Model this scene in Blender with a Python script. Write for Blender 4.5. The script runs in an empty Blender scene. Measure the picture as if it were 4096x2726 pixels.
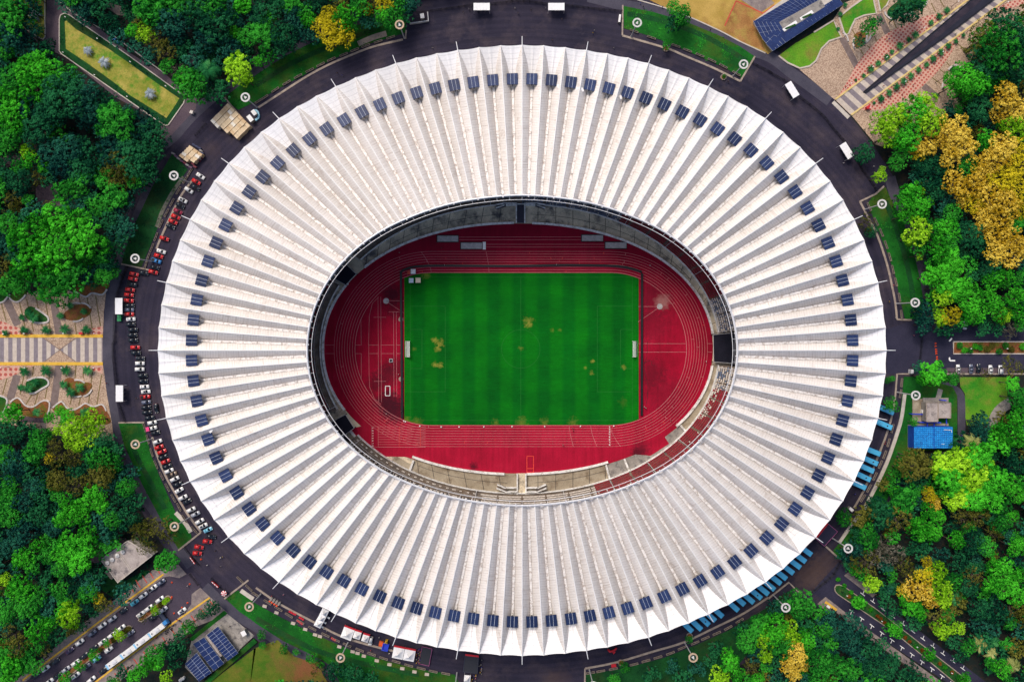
import bpy, bmesh, math, random
from mathutils import Vector, Matrix, noise as mnoise
from math import sin, cos, pi, radians, sqrt, atan2, hypot

random.seed(7)
SC = bpy.context.scene
COL = SC.collection
# ---------------------------------------------------------------- survey frame
# plan positions were surveyed on a 4096 x 2726 aerial sheet; W() turns a sheet
# point of an object standing at height z into metres.
H, F = 322.0, 2727.0
NX, NY = 2025.0, 1300.0
ROW = (0, 682, 1364, 2044)
def W(px, py, z=0.0):
    k = (H - z) / F
    return Vector(((px - NX) * k, -(py - NY) * k, z))
def q(c, r, u, v):
    return (c * 1024 + u / 2.2988, ROW[r] + v / 2.2988)
def qs(c, r, *uv):
    return [q(c, r, uv[i], uv[i + 1]) for i in range(0, len(uv), 2)]
def P(c, r, u, v, z=0.0):
    return W(*q(c, r, u, v), z)

# ---------------------------------------------------------------- object helpers
def tag(o, label=None, cat=None, group=None, kind=None):
    if label: o['label'] = label
    if cat: o['category'] = cat
    if group: o['group'] = group
    if kind: o['kind'] = kind
    return o
def empty(name, loc, rz=0.0, label=None, cat=None, group=None):
    o = bpy.data.objects.new(name, None)
    COL.objects.link(o)
    o.location = loc
    o.rotation_euler = (0, 0, rz)
    o.empty_display_size = 0.5
    return tag(o, label, cat, group)
def mobj(name, me, parent=None, m=None):
    o = bpy.data.objects.new(name, me)
    COL.objects.link(o)
    if parent: o.parent = parent
    if m is not None:
        if isinstance(m, (list, tuple)):
            for i, mm in enumerate(m):
                o.material_slots[i].link = 'OBJECT'
                o.material_slots[i].material = mm
        else:
            o.material_slots[0].link = 'OBJECT'
            o.material_slots[0].material = m
    return o

class MB:
    def __init__(s):
        s.v = []; s.f = []; s.m = []; s.uv = None
    def face(s, pts, mi=0):
        b = len(s.v)
        s.v.extend([tuple(p) for p in pts])
        s.f.append(list(range(b, b + len(pts)))); s.m.append(mi)
    def box(s, c, d, rz=0.0, mi=0, taper=1.0, M=None):
        x, y, z = d[0] / 2, d[1] / 2, d[2] / 2
        b = len(s.v)
        cr, sr = cos(rz), sin(rz)
        for zz, k in ((-z, 1.0), (z, taper)):
            for xx, yy in ((-x, -y), (x, -y), (x, y), (-x, y)):
                p = Vector((c[0] + (xx * cr - yy * sr) * k, c[1] + (xx * sr + yy * cr) * k, c[2] + zz))
                if M: p = M @ p
                s.v.append(tuple(p))
        for q4 in ((0, 3, 2, 1), (4, 5, 6, 7), (0, 1, 5, 4), (1, 2, 6, 5), (2, 3, 7, 6), (3, 0, 4, 7)):
            s.f.append([b + i for i in q4]); s.m.append(mi)
    def tube(s, pts, rad, n=6, mi=0, cap=True):
        pts = [Vector(p) for p in pts]
        rads = rad if isinstance(rad, (list, tuple)) else [rad] * len(pts)
        b = len(s.v)
        for i, p in enumerate(pts):
            d = (pts[min(i + 1, len(pts) - 1)] - pts[max(i - 1, 0)])
            d = d.normalized() if d.length > 1e-9 else Vector((0, 0, 1))
            a = d.cross(Vector((0, 0, 1)))
            if a.length < 1e-3: a = Vector((1, 0, 0))
            a.normalize(); c = d.cross(a)
            for j in range(n):
                t = 2 * pi * j / n
                s.v.append(tuple(p + (a * cos(t) + c * sin(t)) * rads[i]))
        for i in range(len(pts) - 1):
            for j in range(n):
                s.f.append([b + i * n + j, b + i * n + (j + 1) % n, b + (i + 1) * n + (j + 1) % n, b + (i + 1) * n + j]); s.m.append(mi)
        if cap:
            s.f.append([b + j for j in range(n)][::-1]); s.m.append(mi)
            e = b + (len(pts) - 1) * n
            s.f.append([e + j for j in range(n)]); s.m.append(mi)
    def prism(s, pts, z0, z1, mi=0, ms=None):
        n = len(pts); b = len(s.v)
        for p in pts: s.v.append((p[0], p[1], z0))
        for p in pts: s.v.append((p[0], p[1], z1))
        s.f.append([b + n + i for i in range(n)]); s.m.append(mi)
        for i in range(n):
            j = (i + 1) % n
            s.f.append([b + i, b + j, b + n + j, b + n + i]); s.m.append(mi if ms is None else ms)
    def ring(s, c, r0, r1, z0, z1, n=28, mi=0):
        b = len(s.v)
        for j in range(n):
            t = 2 * pi * j / n
            for r, z in ((r0, z0), (r1, z0), (r1, z1), (r0, z1)):
                s.v.append((c[0] + r * cos(t), c[1] + r * sin(t), c[2] + z))
        for j in range(n):
            k = (j + 1) % n
            for a in range(4):
                e = (a + 1) % 4
                s.f.append([b + j * 4 + a, b + k * 4 + a, b + k * 4 + e, b + j * 4 + e]); s.m.append(mi)
    def cone(s, c, r0, r1, z0, z1, n=12, mi=0):
        s.tube([(c[0], c[1], c[2] + z0), (c[0], c[1], c[2] + z1)], [r0, max(r1, 0.001)], n, mi)
    def mesh(s, name, mats, smooth=False):
        me = bpy.data.meshes.new(name)
        me.from_pydata(s.v, [], s.f)
        for m in mats: me.materials.append(m)
        if any(s.m): me.polygons.foreach_set('material_index', s.m)
        if smooth: me.polygons.foreach_set('use_smooth', [True] * len(s.f))
        if s.uv:
            l = me.uv_layers.new(name='UVMap')
            for li, loop in enumerate(me.loops):
                l.data[li].uv = s.uv[loop.vertex_index]
        me.update()
        return me
    def build(s, name, mats, parent=None, smooth=False):
        if not isinstance(mats, (list, tuple)): mats = [mats]
        return mobj(name, s.mesh(name, mats, smooth), parent)

def catmull(pts, n=5, closed=False):
    out = []
    N = len(pts)
    rng = range(N if closed else N - 1)
    for i in rng:
        if closed:
            p0, p1, p2, p3 = pts[(i - 1) % N], pts[i], pts[(i + 1) % N], pts[(i + 2) % N]
        else:
            p0, p1, p2, p3 = pts[max(i - 1, 0)], pts[i], pts[i + 1], pts[min(i + 2, N - 1)]
        for k in range(n):
            t = k / n
            out.append(tuple(0.5 * (2 * b + (c - a) * t + (2 * a - 5 * b + 4 * c - d) * t * t + (3 * b - a - 3 * c + d) * t ** 3)
                             for a, b, c, d in zip(p0, p1, p2, p3)))
    if not closed: out.append(tuple(pts[-1]))
    return out
def sheet(name, pts, z, m, label=None, cat=None, kind='structure', parent=None, thick=0.0):
    w = [W(p[0], p[1], z) for p in pts]
    # counter-clockwise winding so the sheet faces up
    area = sum(w[i].x * w[(i + 1) % len(w)].y - w[(i + 1) % len(w)].x * w[i].y for i in range(len(w)))
    if area < 0: w.reverse()
    b = MB()
    if thick: b.prism(w, z - thick, z)
    else: b.face(w)
    o = b.build(name, m, parent)
    if kind and not parent: o['kind'] = kind
    return tag(o, label, cat if not parent else None)
def strip_mb(b, pts, width, z0, z1, mi=0, dash=None):
    """a band of the given width along sheet points; z1 > z0 gives it a real step."""
    w = [W(p[0], p[1], 0) for p in pts]
    L = []; R = []
    for i, p in enumerate(w):
        d = w[min(i + 1, len(w) - 1)] - w[max(i - 1, 0)]
        if d.length < 1e-6: d = Vector((1, 0, 0))
        d.normalize(); nrm = Vector((-d.y, d.x, 0))
        L.append(p + nrm * width / 2); R.append(p - nrm * width / 2)
    for i in range(len(w) - 1):
        if dash and i % 2: continue
        a, c, d, e = R[i], R[i + 1], L[i + 1], L[i]
        if z1 - z0 < 0.015:
            b.face([(t.x, t.y, z1) for t in (a, c, d, e)], mi)
        else:
            b.prism([a, c, d, e], z0, z1, mi)
def strip(name, pts, width, z0, z1, m, label=None, cat=None, kind='structure', parent=None):
    b = MB(); strip_mb(b, pts, width, z0, z1)
    o = b.build(name, m, parent)
    if kind and not parent: o['kind'] = kind
    return tag(o, label, cat if not parent else None)

# ---------------------------------------------------------------- materials
def newmat(name):
    m = bpy.data.materials.new(name); m.use_nodes = True
    nt = m.node_tree
    for n in list(nt.nodes): nt.nodes.remove(n)
    out = nt.nodes.new('ShaderNodeOutputMaterial')
    return m, nt, out
def rgb(c): return (c[0], c[1], c[2], 1.0)
def coord(nt, scale=(1, 1, 1), kind='Object'):
    if kind == 'World':
        g = nt.nodes.new('ShaderNodeNewGeometry'); src = g.outputs['Position']
    else:
        g = nt.nodes.new('ShaderNodeTexCoord'); src = g.outputs[kind]
    mp = nt.nodes.new('ShaderNodeMapping'); mp.inputs['Scale'].default_value = scale
    nt.links.new(src, mp.inputs['Vector'])
    return mp.outputs['Vector']
def noise(nt, vec, scale, detail=4, rough=0.6, dist=0.0):
    n = nt.nodes.new('ShaderNodeTexNoise')
    n.inputs['Scale'].default_value = scale; n.inputs['Detail'].default_value = detail
    n.inputs['Roughness'].default_value = rough; n.inputs['Distortion'].default_value = dist
    nt.links.new(vec, n.inputs['Vector'])
    return n.outputs['Fac']
def ramp(nt, fac, stops):
    r = nt.nodes.new('ShaderNodeValToRGB')
    el = r.color_ramp.elements
    while len(el) > 1: el.remove(el[-1])
    el[0].position = stops[0][0]; el[0].color = rgb(stops[0][1])
    for p, c in stops[1:]:
        e = el.new(p); e.color = rgb(c)
    nt.links.new(fac, r.inputs['Fac'])
    return r.outputs['Color']
def mix(nt, fac, a, b, blend='MIX'):
    n = nt.nodes.new('ShaderNodeMix'); n.data_type = 'RGBA'; n.blend_type = blend
    for sock, val in ((n.inputs[0], fac), (n.inputs[6], a), (n.inputs[7], b)):
        if hasattr(val, 'is_linked'): nt.links.new(val, sock)
        elif isinstance(val, (int, float)): sock.default_value = val
        else: sock.default_value = rgb(val)
    return n.outputs[2]
def math_(nt, op, a, b=None, c=None):
    n = nt.nodes.new('ShaderNodeMath'); n.operation = op
    for i, v in enumerate((a, b, c)):
        if v is None: continue
        if hasattr(v, 'is_linked'): nt.links.new(v, n.inputs[i])
        else: n.inputs[i].default_value = v
    return n.outputs[0]
def bsdf(nt, out, color, rough=0.85, metal=0.0, spec=0.3, bump=None, bstr=0.3, bdist=0.1):
    p = nt.nodes.new('ShaderNodeBsdfPrincipled')
    if hasattr(color, 'is_linked'): nt.links.new(color, p.inputs['Base Color'])
    else: p.inputs['Base Color'].default_value = rgb(color)
    p.inputs['Roughness'].default_value = rough; p.inputs['Metallic'].default_value = metal
    p.inputs['Specular IOR Level'].default_value = spec
    if bump is not None:
        bn = nt.nodes.new('ShaderNodeBump'); bn.inputs['Strength'].default_value = bstr; bn.inputs['Distance'].default_value = bdist
        nt.links.new(bump, bn.inputs['Height']); nt.links.new(bn.outputs['Normal'], p.inputs['Normal'])
    nt.links.new(p.outputs[0], out.inputs[0])
    return p
def blots(nt, col, spots, color, wob=0.6, soft=0.5):
    """worn patches of another colour at surveyed places (metres): (x, y, radius, amount)"""
    g = coord(nt, kind='World')
    nz = noise(nt, g, 0.55, 5, 0.7)
    for x, y, r, amt in spots:
        d = nt.nodes.new('ShaderNodeVectorMath'); d.operation = 'DISTANCE'
        nt.links.new(g, d.inputs[0]); d.inputs[1].default_value = (x, y, 0)
        t = math_(nt, 'ADD', math_(nt, 'DIVIDE', d.outputs['Value'], r), math_(nt, 'MULTIPLY', math_(nt, 'SUBTRACT', nz, 0.5), 4 * wob))
        mr = nt.nodes.new('ShaderNodeMapRange'); mr.inputs[1].default_value = 1.0 + soft; mr.inputs[2].default_value = 1.0 - soft
        mr.inputs[3].default_value = 0; mr.inputs[4].default_value = amt
        nt.links.new(t, mr.inputs[0])
        col = mix(nt, mr.outputs[0], col, color)
    return col
def nm(name, c1, c2, scale=0.3, c3=None, scale3=3.0, rough=0.9, bump=0.0, spec=0.2, kind='Object', lo=0.35, hi=0.65, spots=None, spotc=None, grain=0.0, stretch=(1, 1, 1), arcs=False):
    m, nt, out = newmat(name)
    v = coord(nt, stretch, kind=kind)
    a = noise(nt, v, scale, 5, 0.65)
    col = ramp(nt, a, [(lo, c1), (hi, c2)])
    if c3:
        b = noise(nt, v, scale3, 4, 0.7)
        f = math_(nt, 'MULTIPLY', math_(nt, 'GREATER_THAN', b, 0.56), 0.6)
        mr = nt.nodes.new('ShaderNodeMapRange'); mr.inputs[1].default_value = 0.48; mr.inputs[2].default_value = 0.66
        nt.links.new(b, mr.inputs[0])
        col = mix(nt, mr.outputs[0], col, c3)
    fine = noise(nt, v, 2.6, 3, 0.8)
    if grain:
        col = mix(nt, 1.0, col, ramp(nt, fine, [(0.25, (1 - grain,) * 3), (0.75, (1 + grain,) * 3)]), 'MULTIPLY')
    if arcs:   # wheel-worn bands that follow the oval of the road
        sp = nt.nodes.new('ShaderNodeSeparateXYZ'); nt.links.new(coord(nt, kind='World'), sp.inputs[0])
        x = math_(nt, 'DIVIDE', math_(nt, 'SUBTRACT', sp.outputs[0], 7.4), 1.19); y = math_(nt, 'ADD', sp.outputs[1], 11.8)
        r = math_(nt, 'SQRT', math_(nt, 'ADD', math_(nt, 'MULTIPLY', x, x), math_(nt, 'MULTIPLY', y, y)))
        cx = nt.nodes.new('ShaderNodeCombineXYZ'); nt.links.new(r, cx.inputs[0]); nt.links.new(math_(nt, 'MULTIPLY', a, 1.5), cx.inputs[1])
        col = mix(nt, 1.0, col, ramp(nt, noise(nt, cx.outputs[0], 0.55, 4, 0.7), [(0.3, (0.72, 0.72, 0.75)), (0.7, (1.35, 1.3, 1.28))]), 'MULTIPLY')
    if spots: col = blots(nt, col, spots, spotc)
    bsdf(nt, out, col, rough, 0, spec, fine if bump else None, bump, 0.15)
    return m
def plain(name, c, rough=0.6, metal=0.0, spec=0.3, var=0.12, scale=1.5):
    m, nt, out = newmat(name)
    v = coord(nt)
    a = noise(nt, v, scale, 4, 0.6)
    col = ramp(nt, a, [(0.3, tuple(x * (1 - var) for x in c)), (0.7, tuple(min(1, x * (1 + var)) for x in c))])
    bsdf(nt, out, col, rough, metal, spec)
    return m
def ordn(n):
    w = ['', 'first', 'second', 'third', 'fourth', 'fifth', 'sixth', 'seventh', 'eighth', 'ninth', 'tenth', 'eleventh', 'twelfth', 'thirteenth',
         'fourteenth', 'fifteenth', 'sixteenth', 'seventeenth', 'eighteenth', 'nineteenth', 'twentieth']
    if n < len(w): return w[n]
    t = {2: 'twenty', 3: 'thirty', 4: 'forty', 5: 'fifty', 6: 'sixty', 7: 'seventy', 8: 'eighty', 9: 'ninety'}
    if n % 10 == 0: return t[n // 10][:-1] + 'ieth'
    return t[n // 10] + '-' + w[n % 10]
# ---------------------------------------------------------------- camera, sky, sun
cam = bpy.data.cameras.new('camera'); cam.sensor_width = 36.0; cam.lens = F / 4096 * 36.0
cam.shift_x = (2048 - NX) / 4096; cam.shift_y = -(1363 - NY) / 4096
cam.clip_start = 5.0; cam.clip_end = 6000.0
co = bpy.data.objects.new('camera', cam); COL.objects.link(co); co.location = (0, 0, H); SC.camera = co
SUN_EL = radians(50); SUN_AZ = radians(-32)       # azimuth clockwise from +Y
sd = Vector((sin(SUN_AZ) * cos(SUN_EL), cos(SUN_AZ) * cos(SUN_EL), sin(SUN_EL)))
sun = bpy.data.lights.new('sun', 'SUN'); sun.energy = 2.15; sun.angle = radians(22); sun.color = (1.0, 0.91, 0.79)
so = bpy.data.objects.new('sun', sun); COL.objects.link(so); so.location = sd * 400
so.rotation_euler = (-sd).to_track_quat('-Z', 'Y').to_euler()
wd = bpy.data.worlds.new('World'); SC.world = wd; wd.use_nodes = True
wn = wd.node_tree
for n in list(wn.nodes): wn.nodes.remove(n)
sky = wn.nodes.new('ShaderNodeTexSky'); sky.sky_type = 'NISHITA'; sky.sun_disc = False
sky.sun_elevation = SUN_EL; sky.sun_rotation = SUN_AZ % (2 * pi); sky.air_density = 1.0; sky.dust_density = 4.0
bg = wn.nodes.new('ShaderNodeBackground'); bg.inputs['Strength'].default_value = 0.15
wo = wn.nodes.new('ShaderNodeOutputWorld')
wn.links.new(sky.outputs[0], bg.inputs[0]); wn.links.new(bg.outputs[0], wo.inputs[0])
SC.view_settings.view_transform = 'Standard'; SC.view_settings.look = 'None'; SC.view_settings.exposure = 0.0
SC.render.engine = 'CYCLES'
SC.cycles.max_bounces = 6; SC.cycles.diffuse_bounces = 3; SC.cycles.transmission_bounces = 3; SC.cycles.transparent_max_bounces = 4

# ---------------------------------------------------------------- setting materials
rs = random.Random(3)
def rspots(n, fn, r0, r1, a0, a1):
    out = []
    for _ in range(n):
        p = fn(); out.append((p.x, p.y, rs.uniform(r0, r1), rs.uniform(a0, a1)))
    return out
def on_ring():
    t = rs.uniform(0, 2 * pi)
    return W(2088 + 1560 * cos(t), 1400 + 1320 * sin(t))
M_soil = nm('shade_dark_soil', (0.006, 0.010, 0.012), (0.014, 0.022, 0.018), 0.08, (0.03, 0.022, 0.014), 0.35, grain=0.3)  # shade of the gaps between crowns is painted into the soil colour
M_asph = nm('ring_asphalt', (0.015, 0.015, 0.032), (0.036, 0.031, 0.052), 0.022, (0.052, 0.042, 0.056), 0.07, grain=0.45, bump=0.2, arcs=True,
            spots=[(P(3, 3, 380, 590).x, P(3, 3, 380, 590).y, 7, 0.55), (P(3, 3, 520, 480).x, P(3, 3, 520, 480).y, 6, .4)] + rspots(5, on_ring, 2, 5, 0.15, 0.35), spotc=(0.10, 0.06, 0.045))
M_road = nm('road_asphalt', (0.045, 0.036, 0.055), (0.070, 0.056, 0.080), 0.06, grain=0.4, bump=0.2)
M_darkroad = nm('dark_asphalt', (0.020, 0.020, 0.042), (0.038, 0.036, 0.066), 0.07, grain=0.35, bump=0.2)
M_path = nm('path_tarmac', (0.050, 0.048, 0.070), (0.078, 0.072, 0.098), 0.12, grain=0.3)
M_paved = nm('dark_paviour', (0.085, 0.062, 0.082), (0.12, 0.088, 0.105), 0.1, grain=0.4)
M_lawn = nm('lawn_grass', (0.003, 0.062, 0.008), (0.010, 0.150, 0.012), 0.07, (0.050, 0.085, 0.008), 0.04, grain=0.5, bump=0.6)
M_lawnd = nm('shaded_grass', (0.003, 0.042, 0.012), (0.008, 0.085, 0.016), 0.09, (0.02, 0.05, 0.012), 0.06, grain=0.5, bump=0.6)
M_park = nm('park_grass', (0.025, 0.21, 0.010), (0.13, 0.30, 0.016), 0.05, (0.20, 0.19, 0.035), 0.06, grain=0.45, bump=0.5)
M_dry = nm('dry_grass', (0.36, 0.24, 0.05), (0.50, 0.33, 0.09), 0.10, (0.27, 0.12, 0.04), 0.035, grain=0.3, bump=0.4)
M_mead = nm('meadow_grass', (0.17, 0.21, 0.02), (0.42, 0.35, 0.08), 0.12, (0.07, 0.23, 0.014), 0.16, grain=0.4, bump=0.4)
M_scrub = nm('scrub_ground', (0.035, 0.13, 0.006), (0.15, 0.15, 0.02), 0.09, (0.20, 0.085, 0.035), 0.035, grain=0.4, bump=0.4)
M_conc = nm('weathered_concrete', (0.24, 0.22, 0.20), (0.36, 0.33, 0.30), 0.18, (0.13, 0.12, 0.12), 0.35, grain=0.2)
M_pale = nm('pale_concrete', (0.46, 0.41, 0.36), (0.58, 0.53, 0.47), 0.4, grain=0.15)
M_kerb = nm('kerb_stone', (0.26, 0.21, 0.18), (0.40, 0.33, 0.27), 0.4, grain=0.2)
M_yel = nm('yellow_kerb_paint', (0.62, 0.36, 0.04), (0.74, 0.46, 0.08), 0.5, grain=0.12)
M_white = plain('white_paint', (0.80, 0.79, 0.78), 0.5, var=0.05)
M_black = plain('black_paint', (0.010, 0.010, 0.013), 0.5)
M_side = nm('sidewalk_slab', (0.20, 0.16, 0.15), (0.30, 0.25, 0.23), 0.25, (0.16, 0.13, 0.14), 0.3, grain=0.3)
M_apr = nm('worn_soil', (0.10, 0.095, 0.08), (0.20, 0.19, 0.16), 0.4, (0.02, 0.06, 0.015), 0.5, grain=.3)
M_redl = nm('red_paving_band', (0.42, 0.06, 0.04), (0.52, 0.09, 0.06), 0.8)

# ---------------------------------------------------------------- ground, ring road
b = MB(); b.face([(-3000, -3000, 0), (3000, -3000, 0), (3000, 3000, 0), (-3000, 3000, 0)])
tag(b.build('ground', M_soil), 'forest soil under the trees around the stadium, darkened with painted shade', 'ground', kind='structure')
ell = lambda cx, cy, a, b_, n=160, e=2.0, t0=0, t1=2 * pi: [(cx + a * math.copysign(abs(cos(t)) ** (2 / e), cos(t)), cy + b_ * math.copysign(abs(sin(t)) ** (2 / e), sin(t)))
                                                           for t in [t0 + (t1 - t0) * i / n for i in range(n)]]
sheet('ring_road', ell(2075, 1385, 1680, 1500), 0.02, M_asph, 'dark asphalt road ringing the stadium', 'road')
# grey footpath outside the lawns
for nm_, pts in {
    'top left': qs(0, 0, 1500, 1330, 1600, 1250, 1750, 1080, 1960, 890, 2180, 760) + qs(1, 0, 20, 650, 320, 480, 700, 310, 1150, 160),
    'top right': qs(2, 0, 700, -30, 1050, 55, 1300, 90, 1600, 170, 1900, 300, 2150, 440) + qs(3, 0, 30, 530, 200, 660, 380, 790, 570, 930),
    'left': qs(0, 1, 1480, 60, 1380, 180, 1270, 420, 1130, 760, 1060, 1000, 1020, 1200, 1000, 1500) + qs(0, 2, 985, 100, 1000, 400, 1050, 720, 1110, 960, 1200, 1200, 1330, 1420) + qs(0, 3, 1500, 110, 1640, 330, 1760, 500),
    'bottom left': qs(0, 3, 1880, 690, 2080, 880, 2330, 1040) + qs(1, 3, 120, 1130, 300, 1240, 520, 1360, 720, 1450, 900, 1530),
    'right': qs(3, 1, 1120, 60, 1200, 330, 1300, 560, 1400, 850, 1470, 1150)}.items():
    strip('footpath', catmull(pts, 5), 5.2, 0, 0.045, M_path, 'grey tarmac footpath at the ' + nm_ + ' of the ring road', 'path')

# ---------------------------------------------------------------- lawns
def lawn(pts, m, label, z=0.16):
    return sheet('lawn', pts, z, m, label, 'lawn', thick=0.16)
LA = qs(0, 0, 2060, 900, 2200, 790, 2354, 690) + qs(1, 0, 150, 590, 320, 490, 560, 370, 900, 240, 1130, 170, 1380, 150, 1375, 300, 1280, 330, 1050, 400, 850, 480, 650, 570, 440, 690, 230, 800, 0, 930) + qs(0, 0, 2190, 1010)
LB = qs(2, 0, 1022, 55, 1300, 112, 1600, 200, 1900, 325, 2100, 430, 2232, 520, 2105, 715, 1990, 640, 1700, 510, 1470, 405, 1200, 310, 1030, 262)
LC = qs(3, 1, 1080, 150, 1130, 260, 1240, 460, 1330, 720, 1390, 960, 1430, 1190, 1410, 1370, 1260, 1362, 1215, 1180, 1170, 960, 1100, 760, 1010, 540, 920, 300, 960, 240)
LD = qs(3, 2, 1250, 325, 1420, 330, 1700, 420, 1740, 500, 1740, 1000, 1300, 1010, 1150, 1300, 1060, 1560) + qs(3, 3, 900, 150, 790, 330, 640, 440, 600, 360, 690, 250, 840, 20) + qs(3, 2, 960, 1400, 1080, 1150, 1190, 850, 1235, 500)
LE = qs(2, 3, 680, 1640, 680, 1500, 1080, 1430, 1400, 1345, 1700, 1225, 2000, 1090, 2354, 880) + qs(3, 3, 60, 810, 200, 730, 450, 860, 300, 1000, 0, 1100) + qs(2, 3, 2000, 1500, 1800, 1640)
LF = qs(0, 3, 2070, 795, 2190, 725, 2354, 850) + qs(1, 3, 250, 985, 500, 1110, 700, 1200, 900, 1285, 1200, 1375, 1500, 1450, 1830, 1500, 1890, 1640, 800, 1640, 700, 1420, 560, 1340, 250, 1190, 0, 1030) + qs(0, 3, 2320, 1000, 2200, 920)
LG = qs(0, 2, 1090, 752, 1310, 758, 1340, 850, 1390, 1050, 1470, 1250, 1600, 1540) + qs(0, 3, 1620, 40, 1745, 180, 1768, 262, 1645, 355, 1500, 110) + qs(0, 2, 1380, 1450, 1300, 1300, 1200, 1080, 1140, 950)
LH = qs(0, 0, 1590, 1405, 1725, 1560) + qs(0, 1, 1690, 40, 1600, 200, 1500, 390, 1400, 650, 1335, 800, 1300, 885, 1118, 860, 1150, 730, 1250, 470, 1400, 150, 1480, 20)
for pts, m, lb in ((LA, M_lawn, 'curved grass bank at the upper left of the ring road'), (LB, M_lawn, 'curved grass bank with two ring masts at the upper right'),
                   (LC, M_lawn, 'narrow curved grass bank right of the stadium'), (LD, M_lawn, 'grass around the blue water tank'),
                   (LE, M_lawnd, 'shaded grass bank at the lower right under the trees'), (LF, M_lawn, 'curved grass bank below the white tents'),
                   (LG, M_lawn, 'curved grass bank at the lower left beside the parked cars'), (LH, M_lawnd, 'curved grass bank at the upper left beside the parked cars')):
    lawn(pts, m, lb)
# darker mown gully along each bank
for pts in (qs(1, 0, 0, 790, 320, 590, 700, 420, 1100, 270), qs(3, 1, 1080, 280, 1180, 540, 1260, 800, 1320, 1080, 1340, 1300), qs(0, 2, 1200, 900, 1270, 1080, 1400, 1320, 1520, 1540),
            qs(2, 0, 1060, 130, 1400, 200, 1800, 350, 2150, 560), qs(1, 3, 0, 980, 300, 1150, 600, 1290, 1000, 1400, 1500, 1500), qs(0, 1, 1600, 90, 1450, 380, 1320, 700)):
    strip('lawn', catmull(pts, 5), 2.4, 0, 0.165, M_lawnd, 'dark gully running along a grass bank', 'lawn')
# kerbs, retaining walls
KB = {'upper left bank': qs(1, 0, 1350, 365, 1080, 430, 880, 505, 650, 605, 440, 720, 230, 855, 20, 990),
      'upper right bank': qs(2, 0, 1014, 328, 1200, 380, 1450, 455, 1600, 520, 1850, 625, 2098, 748),
      'right bank': qs(3, 1, 845, 285, 920, 430, 1010, 610, 1090, 850, 1140, 1060, 1170, 1220, 1185, 1368),
      'lower right road': qs(3, 2, 1165, 540, 1120, 760, 1030, 1010, 900, 1330, 790, 1530),
      'bottom right bank': qs(2, 3, 672, 1442, 960, 1385, 1300, 1285, 1580, 1200, 1900, 1050, 2130, 935, 2354, 790),
      'bottom left bank': qs(1, 3, 0, 700, 220, 850, 530, 1015, 760, 1135, 1000, 1215, 1300, 1290),
      'lower left car row': qs(0, 2, 1400, 880, 1450, 1060, 1530, 1250, 1660, 1480) + qs(0, 3, 1750, 60, 1850, 190),
      'upper left car row': qs(0, 1, 1770, 90, 1660, 240, 1560, 440, 1470, 640, 1440, 720)}
for nm_, pts in KB.items():
    strip('kerb', catmull(pts, 6), 0.95, 0, 0.14, M_kerb, 'pale stone kerb edging the ' + nm_, 'kerb')
for pts, w in ((qs(2, 0, 1018, 50, 1014, 328), 0.7), (qs(2, 0, 2232, 520, 2098, 750), 0.8), (qs(3, 1, 1065, 145, 990, 215, 840, 287), 0.8), (qs(3, 1, 1185, 1368, 1320, 1372), 0.8),
               (qs(3, 2, 1320, 300, 1185, 300, 1165, 540), 0.8), (qs(0, 2, 1090, 748, 1330, 745), 0.7), (qs(0, 1, 1118, 858, 1390, 918), 0.7), (qs(0, 3, 1640, 357, 1850, 190), 0.8),
               (qs(0, 3, 2065, 800, 2285, 630), 0.8), (qs(2, 3, 668, 1640, 670, 1442), 0.7), (qs(3, 3, 530, 320, 640, 420), 0.8), (qs(0, 0, 2060, 890, 2160, 1010, 2300, 1170), 0.7),
               (qs(3, 3, 0, 800, 190, 650, 300, 760), 0.8), (qs(1, 0, 1382, 280, 1375, 360), 0.6)):
    strip('kerb', pts, w, 0, 0.3, M_kerb, 'low stone wall closing the end of a grass bank', 'kerb')
strip('kerb', catmull(qs(3, 2, 1255, 480, 1225, 700, 1180, 860, 1100, 1090, 1020, 1270, 955, 1400, 880, 1540), 5), 1.6, 0, 0.4, M_pale, 'broad pale retaining wall right of the parked buses', 'kerb')
strip('kerb', catmull(qs(3, 3, 850, 10, 740, 160, 650, 290), 5), 1.4, 0, 0.4, M_pale, 'pale retaining wall beside the dark entrance tent', 'kerb')
# bare earth strips beside the banks
for pts, w, m in ((qs(0, 1, 1690, 60, 1600, 180, 1500, 360, 1440, 520), 1.7, M_apr), (qs(1, 0, 940, 405, 1080, 345, 1200, 310), 2.6, M_kerb), (qs(0, 3, 1615, 10, 1700, 100, 1755, 190), 2.0, M_pale), (qs(0, 3, 2215, 725, 2330, 805), 2.0, M_pale)):
    strip('path', catmull(pts, 4), w, 0, 0.185, m, 'bare worn strip beside a grass bank', 'path')

# ---------------------------------------------------------------- upper left park lane
sheet('lane', qs(0, 0, 430, -60, 500, -20, 900, 250, 1180, 480, 1530, 690, 1720, 870, 1810, 900, 1800, 1000, 1560, 1260, 1480, 1290, 1480, 1120, 1070, 900, 600, 520, 380, 430, 240, 270, 0, 120, 0, 60, 420, 340), 0.05, M_paved, 'brick paved lane around the long grass island', 'road')
isl = qs(0, 0, 548, 180, 560, 140, 600, 122, 640, 140, 1180, 510, 1690, 880, 1705, 905, 1690, 950, 1550, 1150, 1520, 1155, 1450, 1110, 600, 520, 565, 495, 548, 470)
sheet('hedge_bed', isl, 0.20, M_lawnd, 'dark planted border around the long grass island', 'planting bed', thick=0.2)
sheet('meadow', qs(0, 0, 595, 200, 610, 190, 700, 270, 1000, 450, 1200, 590, 1450, 770, 1650, 905, 1590, 1000, 1530, 1085, 1380, 990, 1200, 880, 1050, 760, 800, 580, 605, 450), 0.23, M_mead, 'yellowing grass island between the paved lanes', 'grass island')
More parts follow.
